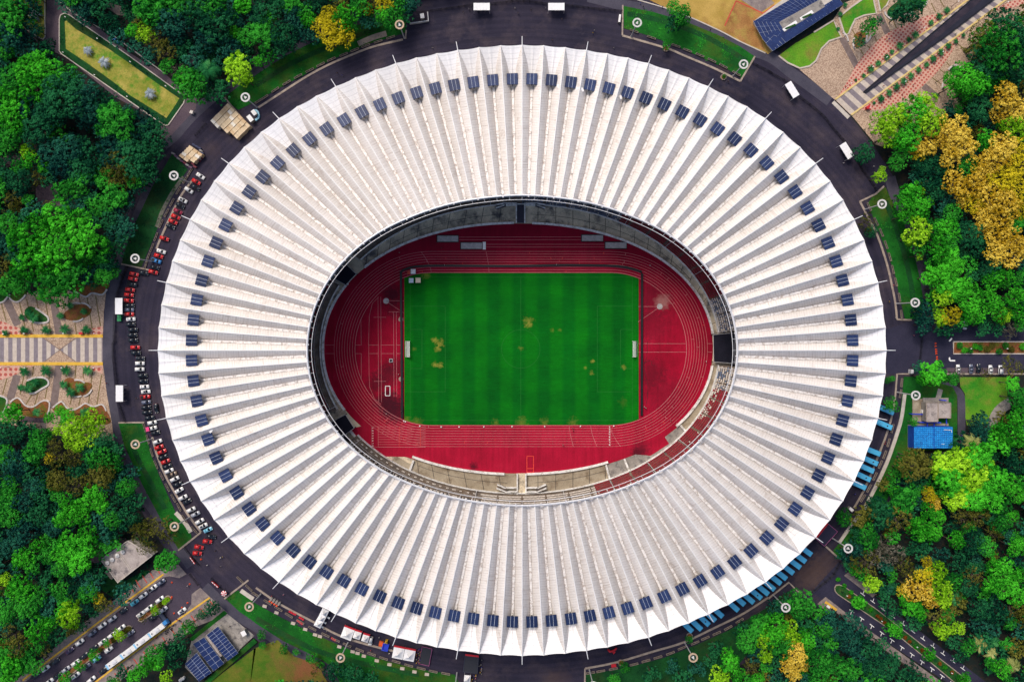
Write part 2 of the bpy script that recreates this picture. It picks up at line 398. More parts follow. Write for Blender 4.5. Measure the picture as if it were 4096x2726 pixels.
strip('kerb', isl + isl[:1], 0.45, 0, 0.32, M_pale, 'pale kerb around the long grass island', 'kerb')
isl2 = qs(0, 0, 100, -40, 420, -40, 418, 340, 400, 365, 370, 350, 180, 235, 60, 60)
sheet('meadow', isl2, 0.22, M_mead, 'small grass island in the upper left corner', 'grass island', thick=0.2)
strip('kerb', qs(0, 0, 415, -40, 418, 340, 400, 365, 370, 350, 180, 235), 0.45, 0, 0.32, M_pale, 'pale kerb around the small corner island', 'kerb')
strip('kerb', qs(0, 0, 500, -20, 640, 95, 790, 195, 1000, 300, 1180, 430, 1520, 680), 0.5, 0, 0.2, M_pale, 'pale kerb along the outer edge of the paved lane', 'kerb')
for pts in (qs(0, 0, 980, 20, 1180, 80, 1290, 110, 1260, 150, 1080, 140, 960, 60), qs(0, 0, 1700, 480, 1800, 470, 1820, 600, 1720, 590)):
    sheet('paving', pts, 0.06, M_side, 'grey paving glimpsed between the dark trees', 'paving')
sheet('paving', qs(0, 1, 330, 140, 470, 120, 620, 330, 330, 330), 0.05, M_paved, 'brick paving seen through a gap in the left wood', 'paving')
sheet('paving', qs(0, 0, 0, 1420, 180, 1430, 260, 1520, 0, 1540), 0.05, M_paved, 'brick paving at the left edge under the trees', 'paving')
sheet('paving', qs(0, 3, 820, 460, 1000, 250, 1150, 240, 1250, 330, 900, 480), 0.05, M_paved, 'brick paving behind the pump house', 'paving')
# ---------------------------------------------------------------- top right dry field
sheet('dry_field', qs(2, 0, 1180, -40, 1380, 58, 1600, 145, 1900, 280, 2100, 380, 2330, 480, 2354, 500) + qs(3, 0, 40, 470, 0, 420) + qs(3, 0, 300, -60), 0.07, M_dry, 'dry yellow field beside the solar roof building', 'field')
sheet('bare_ground', qs(2, 0, 2060, 20, 2310, 130, 2225, 200, 2330, 470, 2100, 375, 1958, 240), 0.085, nm('orange_earth', (0.24, 0.11, 0.035), (0.40, 0.21, 0.07), 0.12, (0.34, 0.24, 0.06), 0.2, grain=0.4), 'bare orange earth beside the solar roof building', 'field')
strip('kerb', catmull(qs(2, 0, 1150, 0, 1390, 70, 1600, 145, 1900, 280, 2100, 385, 2330, 490), 4), 0.5, 0, 0.2, M_pale, 'pale kerb along the dry field', 'kerb')
strip('path', qs(2, 0, 2060, 10, 1955, 240), 0.6, 0, 0.1, M_redl, 'red line across the dry field', 'path')
strip('path', qs(2, 0, 2060, 10, 2310, 125) + qs(3, 0, 60, 50), 0.6, 0, 0.1, M_redl, 'red line along the dry field', 'path')
sheet('paving', qs(2, 0, 2060, -30, 2354, -30) + qs(3, 0, 60, 30) + qs(2, 0, 2290, 115), 0.09, M_side, 'grey paving at the top of the dry field', 'paving')
# ---------------------------------------------------------------- bottom left scrub
sheet('scrub_field', qs(1, 3, -20, 1260, 200, 1180, 350, 1330, 560, 1400, 700, 1640, -60, 1640) + qs(0, 3, 1850, 1620, 2000, 1520, 2354, 1250), 0.07, M_scrub, 'patchy green and brown scrub ground at the bottom', 'field')
# ---------------------------------------------------------------- plazas
def cobble(name, c1, c2, ang):
    m, nt, out = newmat(name)
    v = coord(nt)
    vo = nt.nodes.new('ShaderNodeTexVoronoi'); vo.inputs['Scale'].default_value = 1.9; nt.links.new(v, vo.inputs['Vector'])
    col = ramp(nt, vo.outputs['Distance'], [(0.1, c2), (0.75, c1)])
    big = noise(nt, v, 0.07, 4, 0.6)
    col = mix(nt, 1.0, col, ramp(nt, big, [(0.3, (0.82, 0.8, 0.8)), (0.7, (1.12, 1.1, 1.08))]), 'MULTIPLY')
    bsdf(nt, out, col, 0.9)
    return m
M_cob = cobble('beige_cobble', (0.30, 0.205, 0.145), (0.60, 0.46, 0.345), 0)
def motif(name, ang, p=2.45):
    """pale pink paving set with rings of red brick on a regular grid"""
    m, nt, out = newmat(name)
    g = nt.nodes.new('ShaderNodeTexCoord'); mp = nt.nodes.new('ShaderNodeMapping')
    mp.inputs['Rotation'].default_value = (0, 0, ang); mp.inputs['Scale'].default_value = (1 / p,) * 3
    nt.links.new(g.outputs['Object'], mp.inputs['Vector'])
    sp = nt.nodes.new('ShaderNodeSeparateXYZ'); nt.links.new(mp.outputs[0], sp.inputs[0])
    fx = math_(nt, 'SUBTRACT', math_(nt, 'FRACT', sp.outputs[0]), 0.5); fy = math_(nt, 'SUBTRACT', math_(nt, 'FRACT', sp.outputs[1]), 0.5)
    d = math_(nt, 'SQRT', math_(nt, 'ADD', math_(nt, 'MULTIPLY', fx, fx), math_(nt, 'MULTIPLY', fy, fy)))
    col = ramp(nt, d, [(0.0, (0.12, 0.11, 0.14)), (0.16, (0.45, 0.09, 0.06)), (0.30, (0.48, 0.11, 0.08)), (0.36, (0.60, 0.36, 0.28)), (0.6, (0.58, 0.34, 0.26))])
    n = noise(nt, coord(nt), 1.6, 4, 0.7)
    col = mix(nt, 1.0, col, ramp(nt, n, [(0.3, (0.75, 0.75, 0.75)), (0.7, (1.2, 1.2, 1.2))]), 'MULTIPLY')
    bsdf(nt, out, col, 0.9)
    return m
M_mosL = motif('brick_ring_paving', 0.0); M_mosR = motif('brick_ring_paving_slanted', radians(37), 1.6)
M_stA = nm('pale_stripe_paving', (0.46, 0.39, 0.33), (0.58, 0.50, 0.43), 0.4, grain=0.2)
M_stB = nm('grey_stripe_paving', (0.19, 0.16, 0.18), (0.25, 0.215, 0.235), 0.5, grain=0.2)
M_band = nm('brown_band_paving', (0.15, 0.11, 0.10), (0.21, 0.16, 0.15), 0.6, grain=0.2)
M_moss = nm('mossy_joint', (0.13, 0.11, 0.04), (0.22, 0.15, 0.07), 0.8, grain=0.3)
M_bedr = nm('red_soil_bed', (0.16, 0.055, 0.022), (0.27, 0.10, 0.035), 0.35, (0.10, 0.12, 0.012), 0.3, grain=0.45, bump=0.5)
M_bedg = nm('planted_bed', (0.006, 0.05, 0.012), (0.014, 0.10, 0.016), 0.3, (0.05, 0.10, 0.02), 0.5, grain=0.5, bump=0.6)
M_stone = nm('white_stone', (0.42, 0.38, 0.36), (0.62, 0.57, 0.54), 0.8, grain=0.2)
# left plaza ------------------------------------------------------
sheet('plaza', qs(0, 1, -60, 1240, 60, 1190, 250, 1120, 640, 1080, 985, 1040, 955, 1300, 945, 1568) + qs(0, 2, 945, 200, 985, 500, 1030, 760, 1050, 930, 900, 900, -60, 740), 0.05, M_cob, 'beige cobbled plaza at the left of the stadium', 'plaza')
st = MB()
xs = list(range(-40, 941, 39))
yT, yB = q(0, 1, 0, 1535)[1], q(0, 2, 0, 192)[1]
for i, x in enumerate(xs):
    x0 = q(0, 1, x, 0)[0]; x1 = q(0, 1, min(x + 39, 945), 0)[0]
    st.face([W(x0, yB, 0), W(x1, yB, 0), W(x1, yT, 0), W(x0, yT, 0)], i % 2)
for i in range(len(st.v)): st.v[i] = (st.v[i][0], st.v[i][1], 0.075)
o = st.build('striped_walk', [M_stA, M_stB]); tag(o, 'grey and white striped walk crossing the left plaza', 'walkway', kind='structure')
for tri in (qs(0, 2, 440, -2, 660, -2, 550, 82), qs(0, 2, 550, 78, 700, 190, 405, 190)):
    sheet('paving', tri + [], 0.095, M_cob, 'cobbled triangle in the striped walk', 'paving')
sheet('paving', qs(0, 1, 400, 1540, 700, 1540, 660, 1568, 440, 1568), 0.095, M_cob, 'cobbled wedge at the top of the striped walk', 'paving')
for pts in (qs(0, 2, 405, 190, 550, 80, 700, 190), qs(0, 1, 400, 1540, 440, 1568) + qs(0, 2, 550, 80), qs(0, 1, 700, 1540, 660, 1568) + qs(0, 2, 550, 80)):
    strip('paving', pts, 0.35, 0, 0.105, M_band, 'dark joint of the cobbled triangles', 'paving')
for v, lb, r in ((1520, 'upper', 1), (206, 'lower', 2)):
    strip('kerb', qs(0, r, -60, v, 948, v), 1.5, 0, 0.25, M_yel, 'yellow painted kerb, ' + lb + ' edge of the striped walk', 'kerb')
for c, r, pts in ((0, 1, (-40, 1370, 60, 1400, 180, 1450, 330, 1515, -40, 1515)), (0, 1, (850, 1450, 945, 1430, 945, 1515, 740, 1515)), (0, 2, (-40, 218, 330, 218, 180, 290, 60, 340, -40, 365)), (0, 2, (740, 218, 945, 218, 945, 300, 850, 270))):
    sheet('paving', qs(c, r, *pts), 0.07, M_mosL, 'pink paving with red brick rings on the left plaza', 'paving')
for c, r, pts, w, m in ((0, 1, (60, 1190, 165, 1420), 4.6, M_band), (0, 1, (490, 1180, 545, 1510), 4.4, M_band), (0, 2, (545, 215, 490, 620), 4.4, M_band), (0, 2, (160, 310, 90, 540), 4.6, M_band)):
    strip('paving', qs(c, r, *pts), w * .8, 0, 0.066, m, 'brown paved band crossing the left plaza', 'paving')
for c, r, pts in ((0, 1, (10, 1210, 60, 1390)), (0, 1, (180, 1210, 230, 1430)), (0, 1, (245, 1180, 310, 1480)), (0, 1, (325, 1140, 390, 1440)), (0, 1, (415, 1170, 470, 1510)), (0, 1, (570, 1170, 600, 1280)), (0, 1, (640, 1120, 660, 1200)), (0, 1, (690, 1400, 705, 1510)),
                  (0, 1, (720, 1120, 740, 1220)), (0, 1, (800, 1150, 850, 1460)), (0, 1, (880, 1150, 925, 1430)), (0, 2, (65, 340, 25, 490)), (0, 2, (225, 300, 185, 490)), (0, 2, (310, 220, 300, 320)), (0, 2, (300, 480, 240, 580)), (0, 2, (355, 460, 320, 590)),
                  (0, 2, (460, 300, 415, 530)), (0, 2, (620, 230, 610, 330)), (0, 2, (700, 220, 690, 340)), (0, 2, (770, 260, 765, 340)), (0, 2, (660, 520, 645, 580)), (0, 2, (740, 520, 725, 590)), (0, 2, (850, 280, 815, 570)), (0, 2, (935, 310, 890, 590))):
    strip('paving', qs(c, r, *pts), 0.55, 0, 0.062, M_moss, 'mossy joint in the cobbles of the left plaza', 'paving')
def bed(pts, m, label, wall=M_stone, w=0.7, h=0.35):
    p = catmull(pts, 4, True)
    o = sheet('planting_bed', p, 0.25, m, label, 'planting bed', thick=0.25)
    return p
p = bed(qs(0, 1, 225, 1290, 270, 1248, 330, 1265, 400, 1310, 445, 1350, 440, 1390, 370, 1400, 290, 1385, 240, 1350), M_bedg, 'dark green kidney bed above the striped walk')
strip('kerb', p[8:30], 0.8, 0, 0.4, M_stone, 'white stone edge of the green bed above the striped walk', 'kerb')
p = bed(qs(0, 2, 235, 385, 290, 345, 380, 330, 440, 355, 445, 400, 380, 440, 320, 475, 260, 470), M_bedg, 'dark green kidney bed below the striped walk')
strip('kerb', p[2:28], 0.8, 0, 0.4, M_stone, 'white stone edge of the green bed below the striped walk', 'kerb')
bed(qs(0, 1, 590, 1310, 640, 1270, 720, 1230, 820, 1245, 840, 1290, 800, 1340, 700, 1375, 620, 1370, 585, 1345), M_bedr, 'red leaved bed above the striped walk')
bed(qs(0, 2, 590, 360, 640, 335, 720, 365, 830, 385, 840, 430, 780, 490, 680, 500, 620, 470, 610, 410), M_bedr, 'red leaved bed below the striped walk')
EDG = [(0, 1, (-40, 1215, 40, 1200, 70, 1140, -40, 1120)), (0, 1, (95, 1140, 110, 1190, 170, 1205, 240, 1140, 220, 1100)), (0, 1, (640, 1105, 700, 1115, 790, 1160, 850, 1125, 940, 1140, 985, 1090, 990, 1040, 750, 1040)),
       (0, 2, (-40, 510, 20, 505, 70, 545, 30, 660, -40, 670)), (0, 2, (100, 560, 170, 520, 240, 590, 310, 600, 400, 545, 460, 570, 415, 695, 230, 685, 110, 620)), (0, 2, (490, 610, 550, 560, 580, 560, 620, 610, 680, 630, 740, 600, 790, 570, 860, 600, 940, 580, 980, 640, 1015, 745, 900, 760, 600, 700, 495, 640))]
for i, (c, r, pts) in enumerate(EDG):
    pp = qs(c, r, *pts)
    sheet('planting_bed', catmull(pp, 4, True), 0.25, M_bedr if i in (2, 4, 5) else M_lawn, 'wavy edged bed at the rim of the left plaza', 'planting bed', thick=0.25)
    k = 4 if i < 3 else 3
    strip('kerb', catmull(pp, 4, True)[:len(pp) * 4 * 2 // 3], 0.7, 0, 0.4, M_stone, 'white stone rim of a wavy bed on the left plaza', 'kerb')
sheet('paving', qs(0, 2, 370, 745, 425, 745, 430, 840, 365, 840), 0.06, M_side, 'grey paving below the left plaza', 'paving')
sheet('paving', qs(0, 2, 195, 690, 410, 700, 420, 750, 190, 740), 0.06, M_paved, 'brown brick path below the left plaza', 'paving')
# upper right plaza -----------------------------------------------
sheet('plaza', qs(3, 0, 290, 640, 440, 580, 480, 480, 560, 390, 680, 345, 600, 180, 700, 30, 900, -60, 2420, -60, 2420, 260, 1950, 330, 1850, 600, 1700, 830, 1800, 1000, 1300, 1150, 1060, 1350, 990, 1330, 780, 1075, 610, 915), 0.05, M_cob, 'beige cobbled plaza at the upper right', 'plaza')
sheet('paving', catmull(qs(3, 0, 640, 895, 700, 800, 760, 690, 820, 590, 950, 430, 1110, 300, 1300, 210, 1450, 150, 1600, 120), 4) + qs(3, 0, 1700, 110), 0.07, M_mosR, 'pink paving with red brick rings above the slanted walk', 'paving')
sheet('paving', catmull(qs(3, 0, 850, 1010, 1000, 1010, 1100, 985, 1300, 885, 1500, 720, 1620, 580, 1700, 460, 1750, 380), 4) + qs(3, 0, 1800, 300), 0.07, M_mosR, 'pink paving with red brick rings below the slanted walk', 'paving')
sheet('paving', qs(3, 0, 2060, 90, 2354, -40, 2420, -40, 2420, 20, 2354, 45, 2100, 105), 0.07, M_mosR, 'pink paving with red brick rings at the top right edge', 'paving')
for pts, w in ((qs(3, 0, 680, 350, 820, 620), 3.0), (qs(3, 0, 1020, 130, 1100, 310), 3.0), (qs(3, 0, 1430, 790, 1560, 900), 3.0)):
    strip('paving', pts, w, 0, 0.064, M_band, 'brown paved band on the upper right plaza', 'paving')
for pts in ((770, 270, 830, 370), (850, 460, 880, 510), (910, 420, 945, 450), (975, 330, 1000, 385), (1060, 210, 1080, 240), (1150, 190, 1180, 260), (1220, 170, 1250, 215), (1310, 150, 1330, 185), (1390, 80, 1420, 140), (1500, 30, 1540, 110), (1580, 0, 1620, 70),
            (1190, 930, 1240, 980), (1290, 890, 1330, 930), (1360, 845, 1400, 890), (1500, 710, 1600, 780), (1580, 640, 1620, 670), (1640, 570, 1670, 610), (1740, 400, 1810, 460), (910, 150, 920, 200)):
    strip('paving', qs(3, 0, *pts), 0.5, 0, 0.062, M_moss, 'mossy joint in the cobbles of the upper right plaza', 'paving')
A0, A1 = Vector(q(3, 0, 618, 915)), Vector(q(3, 0, 765, 1058)); B0, B1 = Vector(q(3, 0, 1850, -10)), Vector(q(3, 0, 2050, 100))
E0, E1 = A0 + (B0 - A0) * 1.35, A1 + (B1 - A1) * 1.35
st = MB(); N = 46
for i in range(N):
    c4 = [A1 + (E1 - A1) * (i / N), A1 + (E1 - A1) * ((i + 1) / N), A0 + (E0 - A0) * ((i + 1) / N), A0 + (E0 - A0) * (i / N)]
    w4 = [W(p.x, p.y) for p in c4]
    st.face([(p.x, p.y, 0.08) for p in w4], i % 2)
tag(st.build('striped_walk', [M_stA, M_stB]), 'slanted grey and white striped walk at the upper right', 'walkway', kind='structure')
for a, e, lb in ((A0, E0, 'upper'), (A1, E1, 'lower')):
    strip('kerb', [tuple(a), tuple(e)], 0.8, 0, 0.3, nm('faded_yellow_paint', (0.60, 0.44, 0.16), (0.70, 0.54, 0.24), 0.5), 'yellow painted kerb, ' + lb + ' edge of the slanted walk', 'kerb')
strip('kerb', qs(3, 0, 600, 935, 745, 1080), 2.2, 0, 0.12, M_pale, 'pale paved threshold of the slanted walk', 'kerb')
strip('kerb', qs(3, 0, 612, 922, 757, 1065), 0.5, 0, 0.16, M_black, 'dark drain slot at the foot of the slanted walk', 'kerb')
# sunken dark channel, a long wedge
M_chan = nm('black_granite', (0.012, 0.011, 0.020), (0.022, 0.020, 0.034), 0.2, rough=0.35, spec=0.5)
ch = [W(*p) for p in qs(3, 0, 872, 850, 1500, 310, 1900, -30, 2110, -30, 1620, 345, 890, 860)]
t = empty('water_channel', P(3, 0, 1300, 520), 0, 'long black wedge shaped water channel down the middle of the slanted walk', 'water channel')
def loc(o_, pts): return [(p.x - o_.location.x, p.y - o_.location.y) for p in pts]
b = MB(); b.prism(loc(t, ch)[::-1], 0.0, 0.30); b.build('basin', M_chan, t)
M_water = nm('dark_water', (0.016, 0.012, 0.020), (0.05, 0.035, 0.045), 0.15, rough=0.12, spec=0.5)
b = MB(); b.face([(p[0], p[1], 0.31) for p in loc(t, [W(*p) for p in qs(3, 0, 905, 832, 1500, 330, 1920, -30, 2005, -30, 1560, 345)])][::-1]); b.build('water_film', M_water, t)
b = MB()
for pts in (qs(3, 0, 872, 850, 1500, 310, 1900, -30), qs(3, 0, 890, 860, 1620, 345, 2110, -30)):
    strip_mb(b, pts, 0.35, 0.0, 0.62)
b.v = [(x - t.location.x, y - t.location.y, z) for x, y, z in b.v]; b.build('rim', M_black, t)
# lawns of the upper right plaza
UL = [(3, 0, (95, 515, 250, 400, 420, 300, 600, 190, 640, 280, 672, 342, 560, 380, 490, 450, 440, 560, 380, 610, 290, 630, 180, 580)), (3, 0, (650, 160, 760, 70, 860, 0, 960, -40, 995, 125, 880, 145, 800, 180, 770, 240, 740, 310, 705, 330)), (3, 0, (1000, -40, 1130, -40, 1090, 50, 1030, 105))]
for i, (c, r, pts) in enumerate(UL):
    pp = qs(c, r, *pts)
    sheet('lawn', pp, 0.2, M_park, 'wavy edged lawn beside the solar roof building', 'lawn', thick=0.2)
    strip('kerb', pp[2:] + pp[:1] if i == 0 else pp + pp[:1], 0.75, 0, 0.36, M_stA, 'cream stone rim of a lawn beside the solar roof building', 'kerb')
for c, r, pts, lb in ((3, 0, (790, 330, 850, 290, 900, 300, 900, 380, 850, 430, 800, 430), 'round bed beside the solar building lawn'), (3, 0, (1100, 100, 1170, 30, 1300, -40, 1450, 0, 1430, 60, 1320, 110, 1220, 140, 1120, 160), 'planted bed at the top of the upper right plaza'), (3, 0, (1665, 640, 1700, 605, 1770, 620, 1800, 650, 1720, 690), 'small bed at the right of the upper right plaza')):
    pp = catmull(qs(c, r, *pts), 4, True)
    sheet('planting_bed', pp, 0.25, M_bedr if 'round' in lb else M_bedg, lb, 'planting bed', thick=0.25)
    strip('kerb', pp[len(pp) // 5: len(pp) * 3 // 5], 0.8, 0, 0.4, M_stone, 'white stone edge of the ' + lb, 'kerb')
# ---------------------------------------------------------------- lower left parking road
sheet('parking_road', qs(0, 3, 1505, 580, 1560, 595, 1640, 610, 1715, 575, 1760, 560, 1845, 690, 1765, 760, 1770, 830, 1720, 920, 1500, 1080, 860, 1568, 700, 1700, 0, 1700, 200, 1560), 0.06, M_road, 'purple grey parking road at the lower left', 'road')
sheet('pavement', qs(0, 3, 1400, 540, 1640, 490, 1715, 575, 1650, 612, 1560, 596, 1500, 605, 200, 1590, 100, 1590, 820, 985, 1000, 850), 0.14, M_side, 'grey pavement on the upper side of the parking road', 'pavement', thick=0.14)
sheet('pavement', qs(0, 3, 1840, 700, 1925, 780, 2090, 930, 2050, 960, 1800, 1060, 1500, 1260, 1100, 1560, 1000, 1640, 800, 1640, 860, 1568, 1500, 1080, 1700, 930, 1760, 850, 1762, 760), 0.14, M_side, 'grey pavement on the lower side of the parking road', 'pavement', thick=0.14)
strip('kerb', qs(0, 3, 1505, 575, 930, 1000, 210, 1550), 0.8, 0, 0.26, M_yel, 'yellow kerb line above the parking road', 'kerb')
strip('kerb', qs(0, 3, 1930, 790, 1600, 1020, 1400, 1170, 860, 1580), 0.8, 0, 0.26, M_yel, 'yellow kerb line below the parking road', 'kerb')
for i in range(11):
    a, e = Vector(q(0, 3, 1480, 580)), Vector(q(0, 3, 1060, 880)); p = a + (e - a) * (i / 7.0)
    if i < 8: strip('paving', [(p.x - 3, p.y - 4), (p.x - 22, p.y - 35)], 0.5, 0, 0.156, M_redl, 'red brick band across the upper pavement', 'paving')
    a, e = Vector(q(0, 3, 1930, 810)), Vector(q(0, 3, 1050, 1470)); p = a + (e - a) * (i / 10.0)
    strip('paving', [(p.x + 2, p.y + 6), (p.x + 20, p.y + 32)], 0.5, 0, 0.156, M_redl, 'red brick band across the lower pavement', 'paving')
for c, r, pts, lb in ((0, 3, (1560, 775, 1580, 800, 1560, 830, 1300, 1010, 1275, 1000, 1290, 970, 1500, 800, 1540, 775), 'upper'), (0, 3, (1190, 1048, 1215, 1060, 1210, 1090, 900, 1310, 560, 1568, 520, 1568, 560, 1510, 900, 1250, 1150, 1060), 'lower')):
    pp = qs(c, r, *pts)
    sheet('traffic_island', pp, 0.22, M_bedr, 'long planted island, ' + lb + ' one in the parking road', 'traffic island', thick=0.2)
    strip('kerb', pp + pp[:1], 0.5, 0, 0.3, M_kerb, 'stone kerb of the ' + lb + ' planted island', 'kerb')
sheet('lawn', qs(0, 3, 930, 500, 1150, 640, 1330, 540, 1430, 560, 1050, 800, 900, 700), 0.12, M_lawnd, 'shaded grass around the pump house', 'lawn')
sheet('yard', qs(0, 3, 1760, 1190, 2090, 940, 2340, 1140, 2190, 1280, 2060, 1400, 1830, 1560, 1700, 1430), 0.08, M_conc, 'concrete yard around the three solar carports', 'yard')
sheet('lawn', qs(0, 3, 1740, 1170, 2060, 910, 2090, 935, 1770, 1190), 0.2, M_lawn, 'grass strip beside the solar carport yard', 'lawn', thick=0.2)
strip('hedge_strip', qs(0, 3, 1900, 1568, 2354, 1180), 2.2, 0, 0.7, M_lawn, 'low green hedge beside the solar carports', 'hedge')
# ---------------------------------------------------------------- lower right avenue
sheet('avenue', qs(3, 3, 655, 460, 750, 600, 900, 720, 2100, 1640, 1750, 1640, 450, 770, 385, 755), 0.06, M_darkroad, 'dark two way avenue at the lower right', 'road')
isl3 = qs(3, 3, 610, 700, 625, 675, 655, 672, 700, 690, 1000, 900, 1900, 1600, 1800, 1640, 1150, 1100, 640, 760, 615, 730)
sheet('traffic_island', isl3, 0.22, M_bedg, 'long green island down the middle of the lower right avenue', 'traffic island', thick=0.2)
strip('kerb', isl3 + isl3[:1], 0.4, 0, 0.3, M_kerb, 'stone kerb of the avenue island', 'kerb')
sheet('pavement', qs(3, 3, 700, 590, 735, 560, 860, 640, 1000, 760, 960, 790), 0.14, M_side, 'pavement above the lower right avenue', 'pavement', thick=0.14)
sheet('pavement', qs(3, 3, 455, 850, 530, 785, 640, 870, 800, 1000, 1000, 1140, 1600, 1568, 1540, 1600, 900, 1150, 620, 920, 530, 910), 0.14, M_side, 'pavement below the lower right avenue', 'pavement', thick=0.14)
strip('kerb', qs(3, 3, 525, 830, 628, 905), 1.3, 0, 0.3, M_yel, 'yellow kerb strip beside the lower right avenue', 'kerb')
mk = MB()
def seg(b, p0, p1, w, z):
    a, e = W(*p0), W(*p1); d = (e - a).normalized(); n_ = Vector((-d.y, d.x, 0)) * w / 2
    b.face([(t.x, t.y, z) for t in (a - n_, e - n_, e + n_, a + n_)])
dirA = Vector((0.80, 0.60)); perp = Vector((0.36, -0.93))
def bay(u, v, flip):
    c_ = Vector(q(3, 3, u, v))
    seg(mk, tuple(c_ - dirA * 11), tuple(c_ + dirA * 11), 0.32, 0.085)
    e = c_ + perp * (14 if flip else -14)
    seg(mk, tuple(c_), tuple(e), 0.32, 0.089)
for i in range(11): bay(870 + 92 * i, 760 + 68.5 * i, True)
for i in range(11): bay(770 + 92.5 * i, 915 + 66 * i, False)
for pts in (((1668, 150), (1670, 178)), ((1670, 178), (1720, 178))): seg(mk, q(3, 2, *pts[0]), q(3, 2, *pts[1]), 0.7, 0.09 + 0.004 * (pts[0][1] > 160))
mk.face([(P(3, 2, *t).x, P(3, 2, *t).y, 0.097) for t in ((1660, 162), (1678, 162), (1669, 143))])
seg(mk, q(3, 1, 1666, 1568), q(3, 1, 1690, 1540), 0.7, 0.09)
tag(mk.build('road_marking', M_white), 'white parking bay lines and lane arrows on the right hand roads', 'road marking', kind='structure')
# ---------------------------------------------------------------- right hand road and garden
sheet('side_road', qs(3, 1, 1080, 1460, 1340, 1375, 1480, 1440, 1800, 1420, 2420, 1440) + qs(3, 2, 2420, 240, 2200, 290, 1640, 300, 1420, 300, 1090, 300), 0.055, M_darkroad, 'dark road leaving the ring road at the right', 'road')
sheet('parking_bays', qs(3, 2, 1640, 245, 2200, 245, 2200, 300, 1640, 300), 0.075, M_paved, 'brick parking bays beside the right hand road', 'parking')
strip('kerb', qs(3, 2, 1640, 300, 2420, 300), 0.7, 0, 0.2, M_kerb, 'stone kerb below the right hand parking bays', 'kerb')
isl4 = qs(3, 2, 1703, 5, 2420, 5, 2420, 115, 1703, 115)
sheet('traffic_island', isl4, 0.22, M_bedr, 'planted island in the right hand road', 'traffic island', thick=0.2)
strip('kerb', isl4 + isl4[:1], 0.5, 0, 0.3, M_pale, 'pale kerb of the right hand island', 'kerb')
sheet('park_lawn', qs(3, 2, 1760, 330, 2200, 330, 2200, 560, 2080, 640, 2040, 760, 1830, 780, 1815, 700, 1810, 480, 1770, 420), 0.1, M_park, 'sunny lawn behind the blue water tank', 'lawn')
strip('path', catmull(qs(3, 2, 1590, 400, 1690, 430, 1765, 490, 1778, 620, 1778, 900, 1780, 990, 1700, 1020, 1560, 1060), 5), 3.6, 0, 0.125, M_path, 'grey path curving round the blue water tank', 'path')
strip('path', catmull(qs(3, 2, 2230, 560, 2140, 620, 2085, 700, 2070, 780), 5), 5.0, 0, 0.125, M_conc, 'pale curved path across the sunny lawn', 'path')
strip('path', qs(3, 2, 1585, 440, 1560, 530), 2.4, 0, 0.19, M_conc, 'short concrete path to the flat roofed plant house', 'path')
# ---------------------------------------------------------------- stadium
CX, CY = 2088.5, 1400.5
FX = [0, .1766, .3467, .5116, .6677, .8057, .9116, .977, 1]
FY = [1, .983, .940, .864, .759, .612, .4286, .222, 0]
P32 = []
for i in range(32):
    if i <= 8: P32.append((FX[i], -FY[i]))
    elif i <= 16: P32.append((FX[16 - i], FY[16 - i]))
    elif i <= 24: P32.append((-FX[i - 16], FY[i - 16]))
    else: P32.append((-FX[32 - i], -FY[32 - i]))
def fr(t):
    s = (t / 3.0) % 32; i = int(s); f = s - i
    p = [P32[(i + k) % 32] for k in (-1, 0, 1, 2)]
    return tuple(0.5 * (2 * b + (c - a) * f + (2 * a - 5 * b + 4 * c - d) * f * f + (3 * b - a - 3 * c + d) * f ** 3) for a, b, c, d in zip(*p))
def pos(t, u, z):
    x, y = fr(t)
    return W(CX + (863 + 595.5 * u) * x, CY + (622.5 + 599 * u) * y, z)
UP = 0.775; US = 0.795
def zr(u): return 38 - 6.0 * (u / UP) if u < UP else 32 - 2.0 * ((u - UP) / (1 - UP)) ** 1.5
def zv(u): return zr(u) - (2.6 + 3.0 * (u / UP)) if u < US else (32 - 5.6) + 3.3 * (u - US) / (1 - US)

